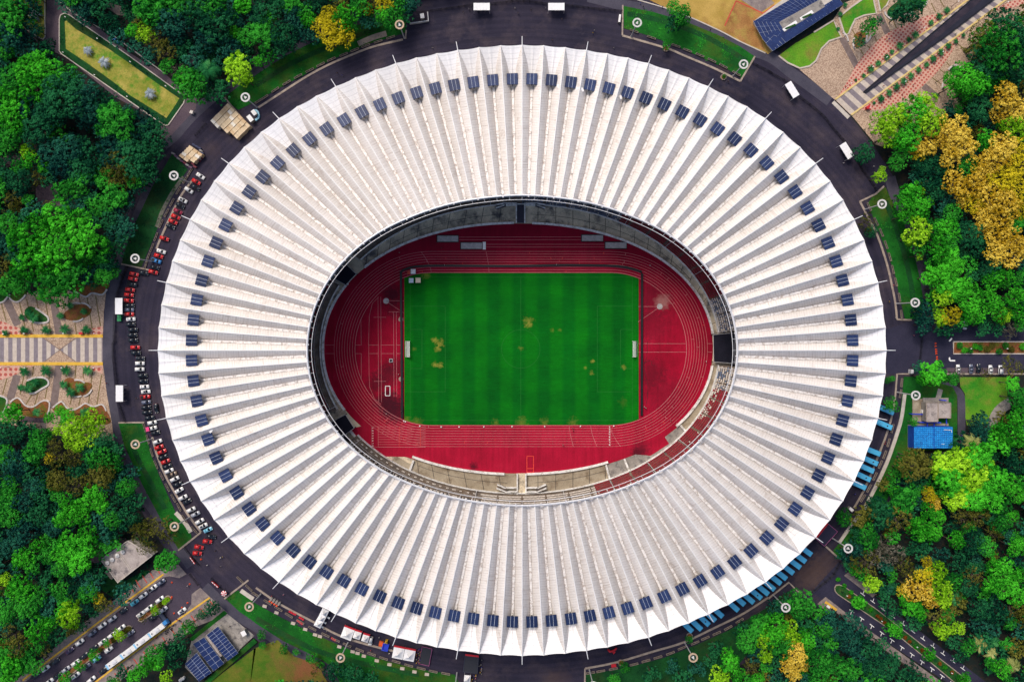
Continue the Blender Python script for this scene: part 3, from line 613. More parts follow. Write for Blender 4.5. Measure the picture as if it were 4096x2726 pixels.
def fabric(name, hi, lo_, dirt, lines):
    m, nt, out = newmat(name)
    uv = nt.nodes.new('ShaderNodeUVMap'); uv.uv_map = 'UVMap'
    g = coord(nt, kind='World')
    big = noise(nt, g, 0.045, 4, 0.6)
    col = ramp(nt, big, [(0.3, lo_), (0.7, hi)])
    # dirt streaks running across the fold
    mp = nt.nodes.new('ShaderNodeMapping'); mp.inputs['Scale'].default_value = (1.0, 0.06, 1); nt.links.new(uv.outputs[0], mp.inputs['Vector'])
    st_ = noise(nt, mp.outputs[0], 1.1, 5, 0.75)
    mr = nt.nodes.new('ShaderNodeMapRange'); mr.inputs[1].default_value = 0.52; mr.inputs[2].default_value = 0.74; mr.inputs[4].default_value = 0.75
    nt.links.new(st_, mr.inputs[0]); col = mix(nt, mr.outputs[0], col, dirt)
    # fine panel seams
    sx = nt.nodes.new('ShaderNodeSeparateXYZ'); nt.links.new(uv.outputs[0], sx.inputs[0])
    f = math_(nt, 'FRACT', math_(nt, 'DIVIDE', sx.outputs[0], lines))
    s = math_(nt, 'LESS_THAN', f, 0.16)
    col = mix(nt, math_(nt, 'MULTIPLY', s, 0.22), col, tuple(c * 0.55 for c in dirt))
    w = noise(nt, g, 1.3, 4, 0.75)
    col = mix(nt, 1.0, col, ramp(nt, w, [(0.25, (0.88, 0.87, 0.87)), (0.7, (1.03, 1.03, 1.03))]), 'MULTIPLY')
    oi = nt.nodes.new('ShaderNodeObjectInfo'); col = mix(nt, 1.0, col, ramp(nt, oi.outputs['Random'], [(0, (0.92, 0.91, 0.90)), (1, (1.03, 1.03, 1.04))]), 'MULTIPLY')
    pa = noise(nt, g, 0.16, 3, 0.8); mr = nt.nodes.new('ShaderNodeMapRange'); mr.inputs[1].default_value = .60; mr.inputs[2].default_value = .72; mr.inputs[4].default_value = .55; nt.links.new(pa, mr.inputs[0]); col = mix(nt, mr.outputs[0], col, dirt)
    bsdf(nt, out, col, 0.75, 0, 0.25)
    return m
M_roof = fabric('roof_membrane', (0.82, 0.78, 0.74), (0.73, 0.69, 0.655), (0.46, 0.38, 0.32), 1.25)
M_sail = fabric('white_sail_membrane', (0.94, 0.935, 0.935), (0.90, 0.895, 0.90), (0.74, 0.73, 0.73), 2.6)
M_gut = nm('gutter_sheet', (0.74, 0.71, 0.69), (0.86, 0.83, 0.80), 0.5, (0.45, 0.38, 0.33), 0.8, grain=0.15)
M_sand0 = nm('gutter_collar', (0.42, 0.39, 0.37), (0.55, 0.52, 0.5), 0.5)
M_ridgelit = nm('ridge_lit_line_sheet', (0.74, 0.72, 0.71), (0.84, 0.82, 0.81), 0.4)
M_steel = plain('white_steel', (0.70, 0.70, 0.73), 0.45, 0.1)
M_dark = plain('dark_void', (0.02, 0.02, 0.025), 0.8)
def cellmat():
    m, nt, out = newmat('solar_cell')
    v = coord(nt)
    n = noise(nt, v, 0.5, 2, 0.5)
    oi = nt.nodes.new('ShaderNodeObjectInfo')
    col = ramp(nt, n, [(0.3, (0.014, 0.026, 0.085)), (0.7, (0.022, 0.040, 0.115))])
    col = mix(nt, 1.0, col, ramp(nt, oi.outputs['Random'], [(0, (0.65, 0.68, 0.7)), (1, (1.4, 1.35, 1.3))]), 'MULTIPLY')
    bsdf(nt, out, col, 0.32, 0, 0.35)
    return m
M_cell = cellmat()
M_rail = plain('panel_rail', (0.62, 0.66, 0.74), 0.5)
M_frame = plain('panel_frame', (0.045, 0.055, 0.09), 0.5)

stadium = empty('stadium', W(CX, CY), 0, 'huge oval stadium with a pleated white membrane roof and a ring of solar panels', 'stadium')
S0 = stadium.location.copy()
def sbuild(b, name, mats, parent=None, smooth=False):
    par = parent or stadium
    b.v = [(x - S0.x, y - S0.y, z - S0.z) for x, y, z in b.v]
    return b.build(name, mats, par, smooth)
us1 = [i / 15 * US for i in range(16)]
us2 = [US + (1 - US) * i / 8 for i in range(9)]
def wq(u):
    if u < 0.70: return 0.12
    if u < US: return 0.12 + 0.17 * (u - 0.70) / (US - 0.70)
    s = (u - US) / (1 - US)
    return min(1.0, 0.29 + 0.35 * s + 0.36 * s * s)
rr = random.Random(11)
for k in range(96):
    tc = k + 0.5
    b = MB(); b.uv = []
    sag = rr.uniform(0.9, 1.1)
    for side in (-1, 1):
        us = us1 + us2[1:]
        NP = 7
        base = len(b.v)
        for u in us:
            w = wq(u)
            for j in range(NP):
                p = j / (NP - 1)
                qq = side * (1 - p * (1 - w))
                D = zr(u) - zv(u)
                z = zr(u) - p * D + 0.16 * sag * D * sin(pi * p)
                pt = pos(tc + qq * 0.5, u, z)
                b.v.append(tuple(pt)); b.uv.append((u * 72 + k * 91.7 + side * 13, p * 4 + k * 3.1 + side * 7))
        for i in range(len(us) - 1):
            for j in range(NP - 1):
                a = base + i * NP + j; c = a + NP
                f = [a, a + 1, c + 1, c] if side < 0 else [a, c, c + 1, a + 1]
                b.f.append(f); b.m.append(0)
    # floor under the gutter
    base = len(b.v)
    for u in us1:
        for qq in (-wq(u), wq(u)):
            b.v.append(tuple(pos(tc + qq * 0.5, u, zv(u) - 0.02))); b.uv.append((u * 72, 0.5))
    for i in range(len(us1) - 1):
        a = base + 2 * i
        b.f.append([a, a + 1, a + 3, a + 2]); b.m.append(0)
    bay_o = sbuild(b, 'roof_bay', [M_roof], smooth=True)
    # sail: the smooth triangular outer membrane with a central seam
    b = MB(); b.uv = []
    NS = 9
    for u in us2:
        w = wq(u); s = (u - US) / (1 - US)
        for j in range(NS):
            f = -1 + 2 * j / (NS - 1)
            bow = 0.35 * s * (1 - f * f) * (-1)
            crease = 0.30 * max(0, 1 - abs(f) * 4) * (1 - 0.5 * s)
            uu = u - 0.006 * s * (1 - f * f)
            b.v.append(tuple(pos(tc + f * w * 0.5, uu, zv(u) + bow + crease + 0.015))); b.uv.append((u * 72 + k * 37.3, f * 3 + k * 5.3))
    for i in range(len(us2) - 1):
        for j in range(NS - 1):
            a = i * NS + j
            b.f.append([a, a + 1, a + NS + 1, a + NS]); b.m.append(0)
    # hem: the membrane turns down over the edge cable
    base = len(b.v)
    for dz in (0.0, -1.6):
        for j in range(NS):
            f = -1 + 2 * j / (NS - 1)
            v_ = b.v[(len(us2) - 1) * NS + j]
            b.v.append((v_[0], v_[1], v_[2] + dz)); b.uv.append((72 + k * 37.3, f * 3))
    for j in range(NS - 1):
        b.f.append([base + j, base + j + 1, base + NS + j + 1, base + NS + j]); b.m.append(0)
    sbuild(b, 'roof_sail', [M_sail], bay_o, smooth=False)
    # gutter: overlapping trough lengths down the valley
    b = MB(); u0 = 0.004; n_ = 9
    for i in range(n_):
        ua, ub = u0 + (0.725 - u0) * i / n_, u0 + (0.725 - u0) * (i + 1) / n_
        hw = 0.52 + 0.03 * (i % 2) + rr.uniform(-0.02, 0.03) ; hz = 0.62 + 0.05 * (i % 3)
        a, e = pos(tc, ua, zv(ua)), pos(tc, ub - 0.002, zv(ub))
        d = (e - a); d.z = 0; d.normalize(); nn = Vector((-d.y, d.x, 0)) * hw
        lo4 = [a - nn, e - nn, e + nn, a + nn]
        bb = len(b.v)
        for p in lo4: b.v.append((p.x, p.y, p.z + 0.0))
        for p in lo4: b.v.append((p.x, p.y, p.z + hz))
        for q4 in ((4, 5, 6, 7), (0, 1, 5, 4), (1, 2, 6, 5), (2, 3, 7, 6), (3, 0, 4, 7)):
            b.f.append([bb + t_ for t_ in q4]); b.m.append(0)
        if rr.random() < 0.3:   # joint collar
            b.box((a.x, a.y, a.z + hz + 0.04), (0.30, hw * 1.5, 0.08), atan2(d.y, d.x), 2)
    a, e = pos(tc, 0.724, zv(0.724)), pos(tc, 0.745, zv(0.745))
    d = e - a
    b.box(((a.x + e.x) / 2, (a.y + e.y) / 2, a.z + 0.2), (1.2, 0.4, 0.3), atan2(d.y, d.x), 1)
    sbuild(b, 'gutter', [M_gut, M_dark, M_sand0], bay_o)
    # pale strip added to stand in for the bright lit edge of the ridge
    b = MB()
    for i in range(12):
        ua, ub = i / 12, (i + 1) / 12
        a, e = pos(k, ua, zr(ua)), pos(k, ub, zr(ub)); d = e - a; d.z = 0; d.normalize(); nn = Vector((-d.y, d.x, 0)) * (0.20 if i < 11 else 0.12)
        up = Vector((0, 0, 0.16))
        c4 = [a - nn, e - nn, e + nn, a + nn]
        b.face([p + up for p in c4]); b.face([a - nn, e - nn, e - nn + up, a - nn + up]); b.face([e + nn, a + nn, a + nn + up, e + nn + up])
    sbuild(b, 'ridge_lit_line', [M_ridgelit], bay_o)
    # solar panel on its stand
    zc = 30.3
    c = pos(tc, 0.772, zc); d = pos(tc, 0.80, zc) - pos(tc, 0.74, zc); rz = atan2(d.y, d.x)
    b = MB()
    L_, w_ = 4.75, 4.65
    b.box((c.x, c.y, zc), (L_ + 0.14, w_ + 0.14, 0.16), rz, 2)
    cr, sr = cos(rz), sin(rz)
    for j in range(3):
        for i in range(4):
            ox = (i - 1.5) * L_ / 4; oy = (j - 1) * w_ / 3
            b.box((c.x + ox * cr - oy * sr, c.y + ox * sr + oy * cr, zc + 0.12 + 0.001 * ((i + j) % 2)), (L_ / 4 - 0.03, w_ / 3 - 0.05, 0.06), rz, 0)
    for oy in (-w_ / 6, w_ / 6):
        b.box((c.x - oy * sr, c.y + oy * cr, zc + 0.15), (L_, 0.09, 0.09), rz, 1)
    for ox, oy in ((-1.8, -1.6), (-1.8, 1.6), (1.8, -1.6), (1.8, 1.6)):
        b.box((c.x + ox * cr - oy * sr, c.y + ox * sr + oy * cr, zc - 1.6), (0.12, 0.12, 3.1), rz, 2)
    sbuild(b, 'solar_panel', [M_cell, M_rail, M_frame], bay_o)
    if k % 3 == 0:
        b = MB(); a = pos(k, 1.0, 30.0)
        x, y = fr(k); e = W(CX + 1494 * x, CY + 1255 * y, 30.1)
        i_ = pos(k, 0.985, 30.1)
        b.tube([i_, a, e], [0.2, 0.2, 0.15], 6)
        sbuild(b, 'edge_spar', [M_steel])
# loose odd sheets and stains left on the roof
for (cc, r, u, v, col) in ((2, 0, 425, 795, 0), (2, 0, 600, 818, 0), (2, 0, 648, 825, 0), (2, 0, 1000, 893, 1), (2, 0, 955, 882, 1), (3, 2, 660, 587, 0), (3, 2, 650, 630, 0), (0, 2, 1940, 825, 0), (2, 3, 1137, 806, 0), (2, 3, 2102, 354, 2), (2, 3, 1948, 450, 1), (3, 1, 262, 305, 0), (3, 1, 592, 925, 0)):
    px = q(cc, r, u, v); dx = (px[0] - CX); dy = (px[1] - CY)
    z = 31.6; p = W(px[0], px[1], z); b = MB()
    b.box(p, (1.7, 0.9, 0.08), atan2(-dy, dx) + 0.6)
    sbuild(b, 'roof_patch', [(M_white, M_gut, M_kerb)[col]])
# inner steel ring truss
b = MB()
for (u, z, r_) in ((-0.004, 38.2, 0.42), (-0.034, 37.8, 0.12)):
    pts = [pos(i * 96 / 192, u, z) for i in range(193)]
    b.tube(pts, r_, 5, 0, False)
for i in range(96):
    b.tube([pos(i, 0.0, 38.0), pos(i, -0.034, 37.8)], 0.07, 4)
    if i % 2 == 0: b.box(pos(i + 0.5, -0.012, 38.5), (0.5, 0.4, 0.4), 0.3)
sbuild(b, 'inner_ring_truss', [M_steel])
# facade wall under the roof edge
b = MB()
rg = [pos(i * 96 / 128, 0.90, 26) for i in range(128)]
rg = [Vector((p.x, p.y, 0)) for p in rg]
for i in range(128):
    a, e = rg[i], rg[(i + 1) % 128]
    b.face([a, e, (e.x, e.y, 26.0), (a.x, a.y, 26.0)])
sbuild(b, 'facade', [M_conc])
# ---------------------------------------------------------------- bowl
WX, WY, WA, WBb = 2073.0, 1393.0, 777.0, 498.0        # white track wall
def wall_px(th, da=0.0):
    s, c = sin(radians(th)), -cos(radians(th))
    e = 2 / 2.12
    return (WX + (WA + da) * math.copysign(abs(s) ** e, s), WY + (WBb + da) * math.copysign(abs(c) ** e, c))
FXc, FYc, FA, FB = 2079.5, 1394.0, 800.0, 579.0       # front edge of the stand
def stand_w(th, out, z):
    s, c = sin(radians(th)), -cos(radians(th))
    k = (H - 1.5) / F
    p = W(FXc, FYc, 1.5)
    e = 2 / 2.05
    s = math.copysign(abs(s) ** e, s); c = math.copysign(abs(c) ** e, c)
    return Vector((p.x + (FA * k + out) * s, p.y - (FB * k + out) * c, z))
M_apron = nm('stained_concrete', (0.46, 0.40, 0.30), (0.78, 0.66, 0.48), 0.10, (0.12, 0.11, 0.11), 0.13, grain=0.35)
M_apron2 = nm('tan_concrete', (0.30, 0.25, 0.18), (0.42, 0.36, 0.27), 0.10, (0.20, 0.15, 0.10), 0.16, grain=0.3)
M_track = None
def trackmat():
    m, nt, out = newmat('crimson_track')
    g = coord(nt, kind='World')
    a = noise(nt, g, 0.05, 5, 0.65)
    col = ramp(nt, a, [(0.32, (0.24, 0.001, 0.016)), (0.55, (0.36, 0.002, 0.026)), (0.75, (0.44, 0.010, 0.040))])
    mp = nt.nodes.new('ShaderNodeMapping'); mp.inputs['Scale'].default_value = (0.5, 0.03, 1); nt.links.new(g, mp.inputs['Vector'])
    st_ = noise(nt, mp.outputs[0], 1.0, 4, 0.7)
    col = mix(nt, 1.0, col, ramp(nt, st_, [(0.3, (0.80, 0.8, 0.8)), (0.7, (1.12, 1.1, 1.1))]), 'MULTIPLY')
    # the surface colour gets darker towards the upper side
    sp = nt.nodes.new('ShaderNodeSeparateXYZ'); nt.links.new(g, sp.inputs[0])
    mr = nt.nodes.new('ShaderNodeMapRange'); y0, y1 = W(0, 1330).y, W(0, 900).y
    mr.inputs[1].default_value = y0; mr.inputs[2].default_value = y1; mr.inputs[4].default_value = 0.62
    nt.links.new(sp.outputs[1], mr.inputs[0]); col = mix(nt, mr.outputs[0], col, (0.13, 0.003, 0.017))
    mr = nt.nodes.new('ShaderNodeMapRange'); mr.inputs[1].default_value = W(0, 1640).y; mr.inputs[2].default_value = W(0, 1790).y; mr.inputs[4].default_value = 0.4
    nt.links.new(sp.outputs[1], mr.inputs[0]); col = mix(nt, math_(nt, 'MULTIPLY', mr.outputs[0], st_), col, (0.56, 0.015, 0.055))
    ds = [(1, 1, 1250, 1130, 4, .8), (1, 1, 1290, 1260, 5, .6), (1, 2, 1100, 390, 4, .6), (1, 2, 1200, 310, 5, .6), (1, 2, 1290, 230, 4, .5), (1, 2, 1220, 590, 6, .85), (1, 2, 1290, 650, 5, .8), (1, 2, 1220, 540, 4, .6),
          (2, 2, 1280, 290, 6, .4), (2, 2, 1420, 500, 9, .35), (2, 1, 1300, 1180, 7, .45), (2, 2, 1180, 1000, 4, .6), (2, 2, 1160, 1030, 2.5, .6), (1, 2, 2000, 1150, 1.6, .8), (2, 1, 1290, 1420, 8, .35)]
    col = blots(nt, col, [(P(*d[:4]).x, P(*d[:4]).y, d[4], d[5]) for d in ds], (0.045, 0.004, 0.012))
    col = blots(nt, col, [(P(2, 1, 1385, 1205).x, P(2, 1, 1385, 1205).y, 3.0, 0.5)], (0.45, 0.25, 0.22))
    w = noise(nt, g, 2.2, 4, 0.8)
    col = mix(nt, 1.0, col, ramp(nt, w, [(0.25, (0.72, 0.7, 0.7)), (0.75, (1.25, 1.3, 1.3))]), 'MULTIPLY')
    bsdf(nt, out, col, 0.9, 0, 0.2)
    return m
M_track = trackmat()
def pitchmat():
    m, nt, out = newmat('mown_turf')
    g = coord(nt, kind='World')
    sp = nt.nodes.new('ShaderNodeSeparateXYZ'); nt.links.new(g, sp.inputs[0])
    wob = noise(nt, g, 0.3, 3, 0.6)
    x = math_(nt, 'ADD', sp.outputs[0], math_(nt, 'MULTIPLY', wob, 0.9))
    x0 = P(1, 2, 1505, 0).x; per = P(1, 2, 1735, 0).x - x0
    tri = math_(nt, 'PINGPONG', math_(nt, 'DIVIDE', math_(nt, 'SUBTRACT', x, x0), per), 0.5)
    s = nt.nodes.new('ShaderNodeMapRange'); s.inputs[1].default_value = 0.18; s.inputs[2].default_value = 0.32; s.inputs[3].default_value = 0.08; s.inputs[4].default_value = 0.88; nt.links.new(tri, s.inputs[0])
    y = math_(nt, 'PINGPONG', math_(nt, 'DIVIDE', math_(nt, 'ADD', sp.outputs[1], math_(nt, 'MULTIPLY', wob, 1.5)), 11.0), 0.5)
    s2 = nt.nodes.new('ShaderNodeMapRange'); s2.inputs[1].default_value = 0.2; s2.inputs[2].default_value = 0.3; nt.links.new(y, s2.inputs[0])
    a = noise(nt, g, 0.045, 4, 0.6)
    lo_ = ramp(nt, a, [(0.35, (0.001, 0.085, 0.008)), (0.65, (0.001, 0.125, 0.009))])
    hi = ramp(nt, a, [(0.35, (0.002, 0.115, 0.007)), (0.65, (0.004, 0.18, 0.007))])
    f = math_(nt, 'ADD', math_(nt, 'MULTIPLY', s.outputs[0], 0.85), math_(nt, 'MULTIPLY', s2.outputs[0], 0.15))
    col = mix(nt, f, lo_, hi)
    mp = nt.nodes.new('ShaderNodeMapping'); mp.inputs['Scale'].default_value = (0.25, 2.2, 1); nt.links.new(g, mp.inputs['Vector'])
    l = noise(nt, mp.outputs[0], 0.8, 4, 0.75)
    col = mix(nt, 1.0, col, ramp(nt, l, [(0.25, (0.75, 0.78, 0.75)), (0.75, (1.22, 1.2, 1.2))]), 'MULTIPLY')
    ds = [(1, 1, 1640, 1560, 2.2, 1), (1, 2, 1690, 18, 3.0, .95), (1, 2, 1670, 68, 2.4, .8), (1, 2, 1450, 72, 1.5, .35), (1, 2, 1648, 213, 2.2, 1), (1, 2, 1700, 225, 2.2, 1), (2, 1, 150, 1385, 3.4, .7), (2, 1, 155, 1420, 2.4, .8), (2, 1, 372, 1470, 1.5, .55), (2, 1, 437, 1465, 1.2, .5),
          (2, 2, 77, 65, 1.8, .6), (2, 2, 742, 183, 1.3, .9), (2, 2, 675, 245, 1.2, .7), (2, 2, 735, 292, 1.6, .8), (2, 2, 1030, 240, 1.7, .8), (1, 1, 1560, 950, 3.6, .55), (1, 2, 1480, 750, 4.0, .45), (1, 2, 1390, 720, 3.0, .5), (2, 2, 90, 745, 4.0, .45), (2, 2, 300, 745, 3.5, .4), (2, 2, 560, 745, 3.5, .4), (1, 2, 2200, 755, 3, .4),
          (2, 2, 1020, 560, 3.5, .12)]
    col = blots(nt, col, [(P(*d[:4]).x, P(*d[:4]).y, d[4] * 0.42, d[5] * 0.75) for d in ds], (0.30, 0.27, 0.045), wob=1.5, soft=.8)
    w = noise(nt, g, 2.4, 4, 0.85)
    col = mix(nt, 1.0, col, ramp(nt, w, [(0.25, (0.68, 0.7, 0.6)), (0.75, (1.3, 1.28, 1.3))]), 'MULTIPLY')
    bsdf(nt, out, col, 0.95, 0, 0.1)
    return m
M_turf = pitchmat()
sheet('concourse', [tuple(wall_px(t_, 75)) for t_ in range(0, 360, 3)], 0.04, M_apron, 'stained concrete apron between the stand and the track wall', 'concourse')
k3 = (H - 0.06) / F
def rband(th0, th1, z, m, da0=2, name='concourse', label='', out=0.0):
    n_ = max(2, int((th1 - th0) / 2)); a = []; c = []
    for i in range(n_ + 1):
        th = th0 + (th1 - th0) * i / n_
        a.append(wall_px(th, da0)); e = stand_w(th, out, 0); c.append((e.x / (H / F) + NX, -e.y / (H / F) + NY))
    return sheet(name, a + c[::-1], z, m, label, 'concourse')
rband(153, 212, 0.055, M_apron2, label='tan concrete apron at the lower side of the bowl')
rband(96, 152, 0.055, M_apron2, label='tan concrete apron at the lower right of the bowl')
rband(-54, -18, 0.055, M_apron, label='smooth grey apron at the upper left of the bowl')
# slab joints
b = MB()
for th in list(range(-50, 82, 5)) + list(range(155, 212, 5)):
    a = wall_px(th, 6); e = stand_w(th, -0.4, 0); e = (e.x / (H / F) + NX, -e.y / (H / F) + NY)
    strip_mb(b, [a, e], 0.22, 0, 0.070)
for t0, t1 in ((-40, -4), (3, 60), (155, 178), (183, 211)):
    strip_mb(b, [tuple(0.5 * (x + y) for x, y in zip(wall_px(th, 0), (stand_w(th, 0, 0).x / (H / F) + NX, -stand_w(th, 0, 0).y / (H / F) + NY))) for th in range(t0, t1 + 1, 3)], 0.16, 0, 0.074)
tag(b.build('slab_joint', M_dark), 'dark joints between the concrete apron slabs', 'joint', kind='structure')
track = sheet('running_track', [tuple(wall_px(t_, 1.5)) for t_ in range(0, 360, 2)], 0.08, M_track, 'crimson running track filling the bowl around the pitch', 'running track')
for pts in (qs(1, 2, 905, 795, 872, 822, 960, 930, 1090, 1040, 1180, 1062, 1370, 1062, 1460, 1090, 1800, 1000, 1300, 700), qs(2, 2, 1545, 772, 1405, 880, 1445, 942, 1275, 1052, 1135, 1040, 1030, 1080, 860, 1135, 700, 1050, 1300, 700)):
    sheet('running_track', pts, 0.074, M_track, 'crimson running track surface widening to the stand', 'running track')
slab = [(2, 2, (1405, 880, 1545, 775, 1625, 850, 1560, 920, 1400, 1040, 1080, 1195, 900, 1262, 860, 1135, 1030, 1080, 1135, 1040, 1275, 1052, 1445, 942)), (1, 2, (1175, 1060, 1290, 1060, 1250, 1120, 1230, 1110)), (1, 2, (1290, 1062, 1370, 1062, 1450, 1085, 1420, 1130))]
for i, (c, r, pts) in enumerate(slab):
    sheet('concourse', qs(c, r, *pts), 0.105, M_apron if i else M_conc, 'grey concrete hardstanding beside the track', 'concourse')
sheet('concourse', qs(1, 2, 1265, 1062, 1300, 1062, 1430, 1135, 1400, 1190, 1255, 1120), 0.22, M_apron2, 'raised tan slab at the lower left of the bowl', 'concourse', thick=0.2)
# ---------------------------------------------------------------- pitch + lane lines
TX, TY, RI, HS = 2083.0, 1395.0, 306.0, 357.0
def oval(r, n=40):
    pts = []
    for i in range(n + 1):
        t = -pi / 2 + pi * i / n; pts.append((TX + HS + r * cos(t), TY + r * sin(t)))
    for i in range(n + 1):
        t = pi / 2 + pi * i / n; pts.append((TX - HS + r * cos(t), TY + r * sin(t)))
    return pts
def clipx(pts, x0, x1):
    out = []
    for x, y in pts: out.append((min(max(x, x0), x1), y))
    return out
grass = []
for x, y in oval(303.5, 90):
    if 1617 <= x <= 2555: grass.append((x, y))
def ypix(x): return sqrt(303.5 ** 2 - max(0, abs(x - TX) - HS) ** 2)
gr = [(2555, TY - ypix(2555))] + [p for p in grass if p[0] > TX and p[1] < TY][-1:0]
pts = []
for i in range(61):
    x = 1617 + (2555 - 1617) * i / 60; pts.append((x, TY - ypix(x)))
for i in range(61):
    x = 2555 - (2555 - 1617) * i / 60; pts.append((x, TY + ypix(x)))
sheet('football_pitch', pts, 0.11, M_turf, 'striped green football pitch with a few bare patches', 'pitch')
M_line = plain('lane_line_paint', (0.54, 0.20, 0.21), 0.7, var=0.15)
M_line2 = plain('red_line_paint', (0.75, 0.06, 0.04), 0.7)
M_faint = plain('worn_pitch_line', (0.015, 0.17, 0.022), 0.9, var=0.3)
lm = MB(); ZL = 0.10
LW = 0.13
def line(p0, p1, w=LW, z=ZL, b=None, mi=0): 
    bb = b or lm
    a, e = W(*p0), W(*p1); d = (e - a)
    if d.length < 1e-6: return
    d.normalize(); n_ = Vector((-d.y, d.x, 0)) * w / 2
    bb.face([(t.x, t.y, z) for t in (a - n_, e - n_, e + n_, a + n_)], mi)
def pline(pts, w=LW, z=ZL, b=None, mi=0):
    for i in range(len(pts) - 1): line(pts[i], pts[i + 1], w, z + 0.002 * (i % 2), b, mi)
for i in range(9):
    o_ = oval(RI + 10.45 * i); pline(o_ + o_[:1], LW if i else 0.2, ZL + 0.004 * (i % 2))
def arc(r0, r1, x0, dx, side, n=10):
    pline([(x0 + dx * (i / n) ** 1.6, TY + side * (r0 + (r1 - r0) * i / n)) for i in range(n + 1)], LW, ZL + 0.009)
R8 = RI + 83.6
for x0, dx, s in ((2277, 17, 1), (2363, 25, 1), (2441, 42, 1), (2442, 0, 1), (1956, -12, -1), (1725, -42, -1), (2569, 0, 0)):
    if s: arc(RI, R8, x0, dx, s)
rl = random.Random(5)
for i in range(46):     # stagger and relay ticks
    ln = rl.randrange(8); th = rl.uniform(0, 2 * pi); r0 = RI + 10.45 * ln; cx = TX + HS if cos(th) > 0 else TX - HS
    line((cx + r0 * cos(th), TY + r0 * sin(th)), (cx + (r0 + 10.4) * cos(th), TY + (r0 + 10.4) * sin(th)), LW, ZL + 0.013, mi=rl.randrange(2))
for i in range(26):
    ln = rl.randrange(8); x = rl.uniform(1740, 2430); s = rl.choice((-1, -1, 1)); r0 = RI + 10.45 * ln
    line((x, TY + s * r0), (x, TY + s * (r0 + 8)), LW, ZL + 0.013, mi=1)
# 100 m chute at the lower left
for i in range(9):
    v = 785 + 23.2 * i
    pline(qs(1, 2, 1122, v, 1560, v), LW, ZL + 0.016)
for u in (1066, 1124, 1318, 1512): line(q(1, 2, u, 780), q(1, 2, u, 972), LW, ZL + 0.021, mi=1 if u > 1300 else 0)
line(q(1, 2, 1066, 972), q(1, 2, 1560, 972), LW, ZL + 0.026); line(q(1, 2, 1066, 783), q(1, 2, 1124, 783), LW, ZL + 0.026)
# runways along the top
for v in (612, 637): line(q(1, 1, 1868, v), q(2, 1, 635, v - 2), LW, ZL)
for v in (678, 703): line(q(1, 1, 2100, v), q(2, 1, 850, v), LW, ZL)
# left end field events
for u in (1122, 1148): line(q(1, 1, u, 1160), q(1, 2, u + 6, 558), LW, ZL)
for u in (1265, 1290): line(q(1, 1, u, 1298), q(1, 2, u + 4, 510), LW, ZL)
pline(qs(1, 1, 1130, 1160, 1070, 1220, 1042, 1340, 1036, 1568) + qs(1, 2, 1040, 300, 1045, 420, 1090, 530, 1150, 580), LW, ZL)
for v in (35, 113):
    line(q(1, 2, 638, v), q(1, 2, 720, v), LW, ZL + .02); line(q(1, 2, 912, v), q(1, 2, 968, v), LW, ZL + .02); line(q(1, 2, 1036, v), q(1, 2, 1128, v), LW, ZL + .02); line(q(1, 2, 1150, v), q(1, 2, 1270, v), LW, ZL + .02)
    line(q(1, 2, 1290, v), q(1, 2, 1345, v), LW, ZL + .02)
line(q(1, 1, 965, 1370), q(1, 2, 968, 35), LW, ZL + .01); line(q(1, 2, 968, 113), q(1, 2, 968, 345), LW, ZL + .01)
for v, a_, c_ in ((1348, 1080, 1195), (1298, 1220, 1320)): line(q(1, 1, a_, v), q(1, 1, c_, v), LW, ZL + .012, mi=0)
line(q(1, 2, 1085, 368), q(1, 2, 1195, 368), LW, ZL + .012)
for a_, c_ in (((1220, 1196), (1360, 1196)), ((1215, 1212), (1358, 1308))): line(q(1, 1, *a_), q(1, 1, *c_), LW, ZL + .012)
# right end
for v in (22, 100): line(q(2, 2, 1160, v), q(2, 2, 1606, v), LW, ZL + .012); line(q(2, 2, 1797, v), q(2, 2, 1850, v), LW, ZL + .012)
for a_, c_ in (((1160, 1249), (1340, 1249)), ((1160, 1390), (1340, 1265))): line(q(2, 1, *a_), q(2, 1, *c_), LW, ZL + .012)
# orange box at the lower stand gate and white box at the left end
for b4, w, mi in ((qs(2, 2, 137, 1205, 137, 1055, 197, 1055, 197, 1205, 137, 1205), 0.3, 1), (qs(1, 2, 1190, 412, 1232, 412, 1232, 500, 1190, 500, 1190, 412), 0.3, 2)):
    for i in range(4): line(b4[i], b4[i + 1], w, ZL + 0.03 + 0.003 * i, mi=mi)
line(q(2, 2, 137, 1168), q(2, 2, 197, 1168), 0.3, ZL + 0.045, mi=1)
# lane numbers
DIG = {1: ['010', '110', '010', '010', '111'], 2: ['111', '001', '111', '100', '111'], 3: ['111', '001', '111', '001', '111'], 4: ['101', '101', '111', '001', '001'], 5: ['111', '100', '111', '001', '111'],
       6: ['111', '100', '111', '101', '111'], 7: ['111', '001', '001', '001', '001'], 8: ['111', '101', '111', '101', '111']}
def digit(d, cx, cy, rot, s):
    for r, row in enumerate(DIG[d]):
        for c, ch_ in enumerate(row):
            if ch_ == '1':
                ox, oy = (c - 1) * s, (r - 2) * s
                if rot: ox, oy = -oy, ox
                x, y = cx + ox, cy + oy
                w4 = [W(x + i * s / 2, y + j * s / 2) for i, j in ((-1, 1), (1, 1), (1, -1), (-1, -1))]
                lm.face([(p.x, p.y, ZL + 0.035) for p in w4], 2)
for i in range(8):
    x, y = q(2, 2, 896, 786 + 23.3 * i); digit(i + 1, x, y, False, 1.25)
    x, y = q(1, 2, 1074, 797 + 23.3 * i); digit(i + 1, x, y, True, 1.1)
o = lm.build('lane_marking', [M_line, M_line2, M_white], track)
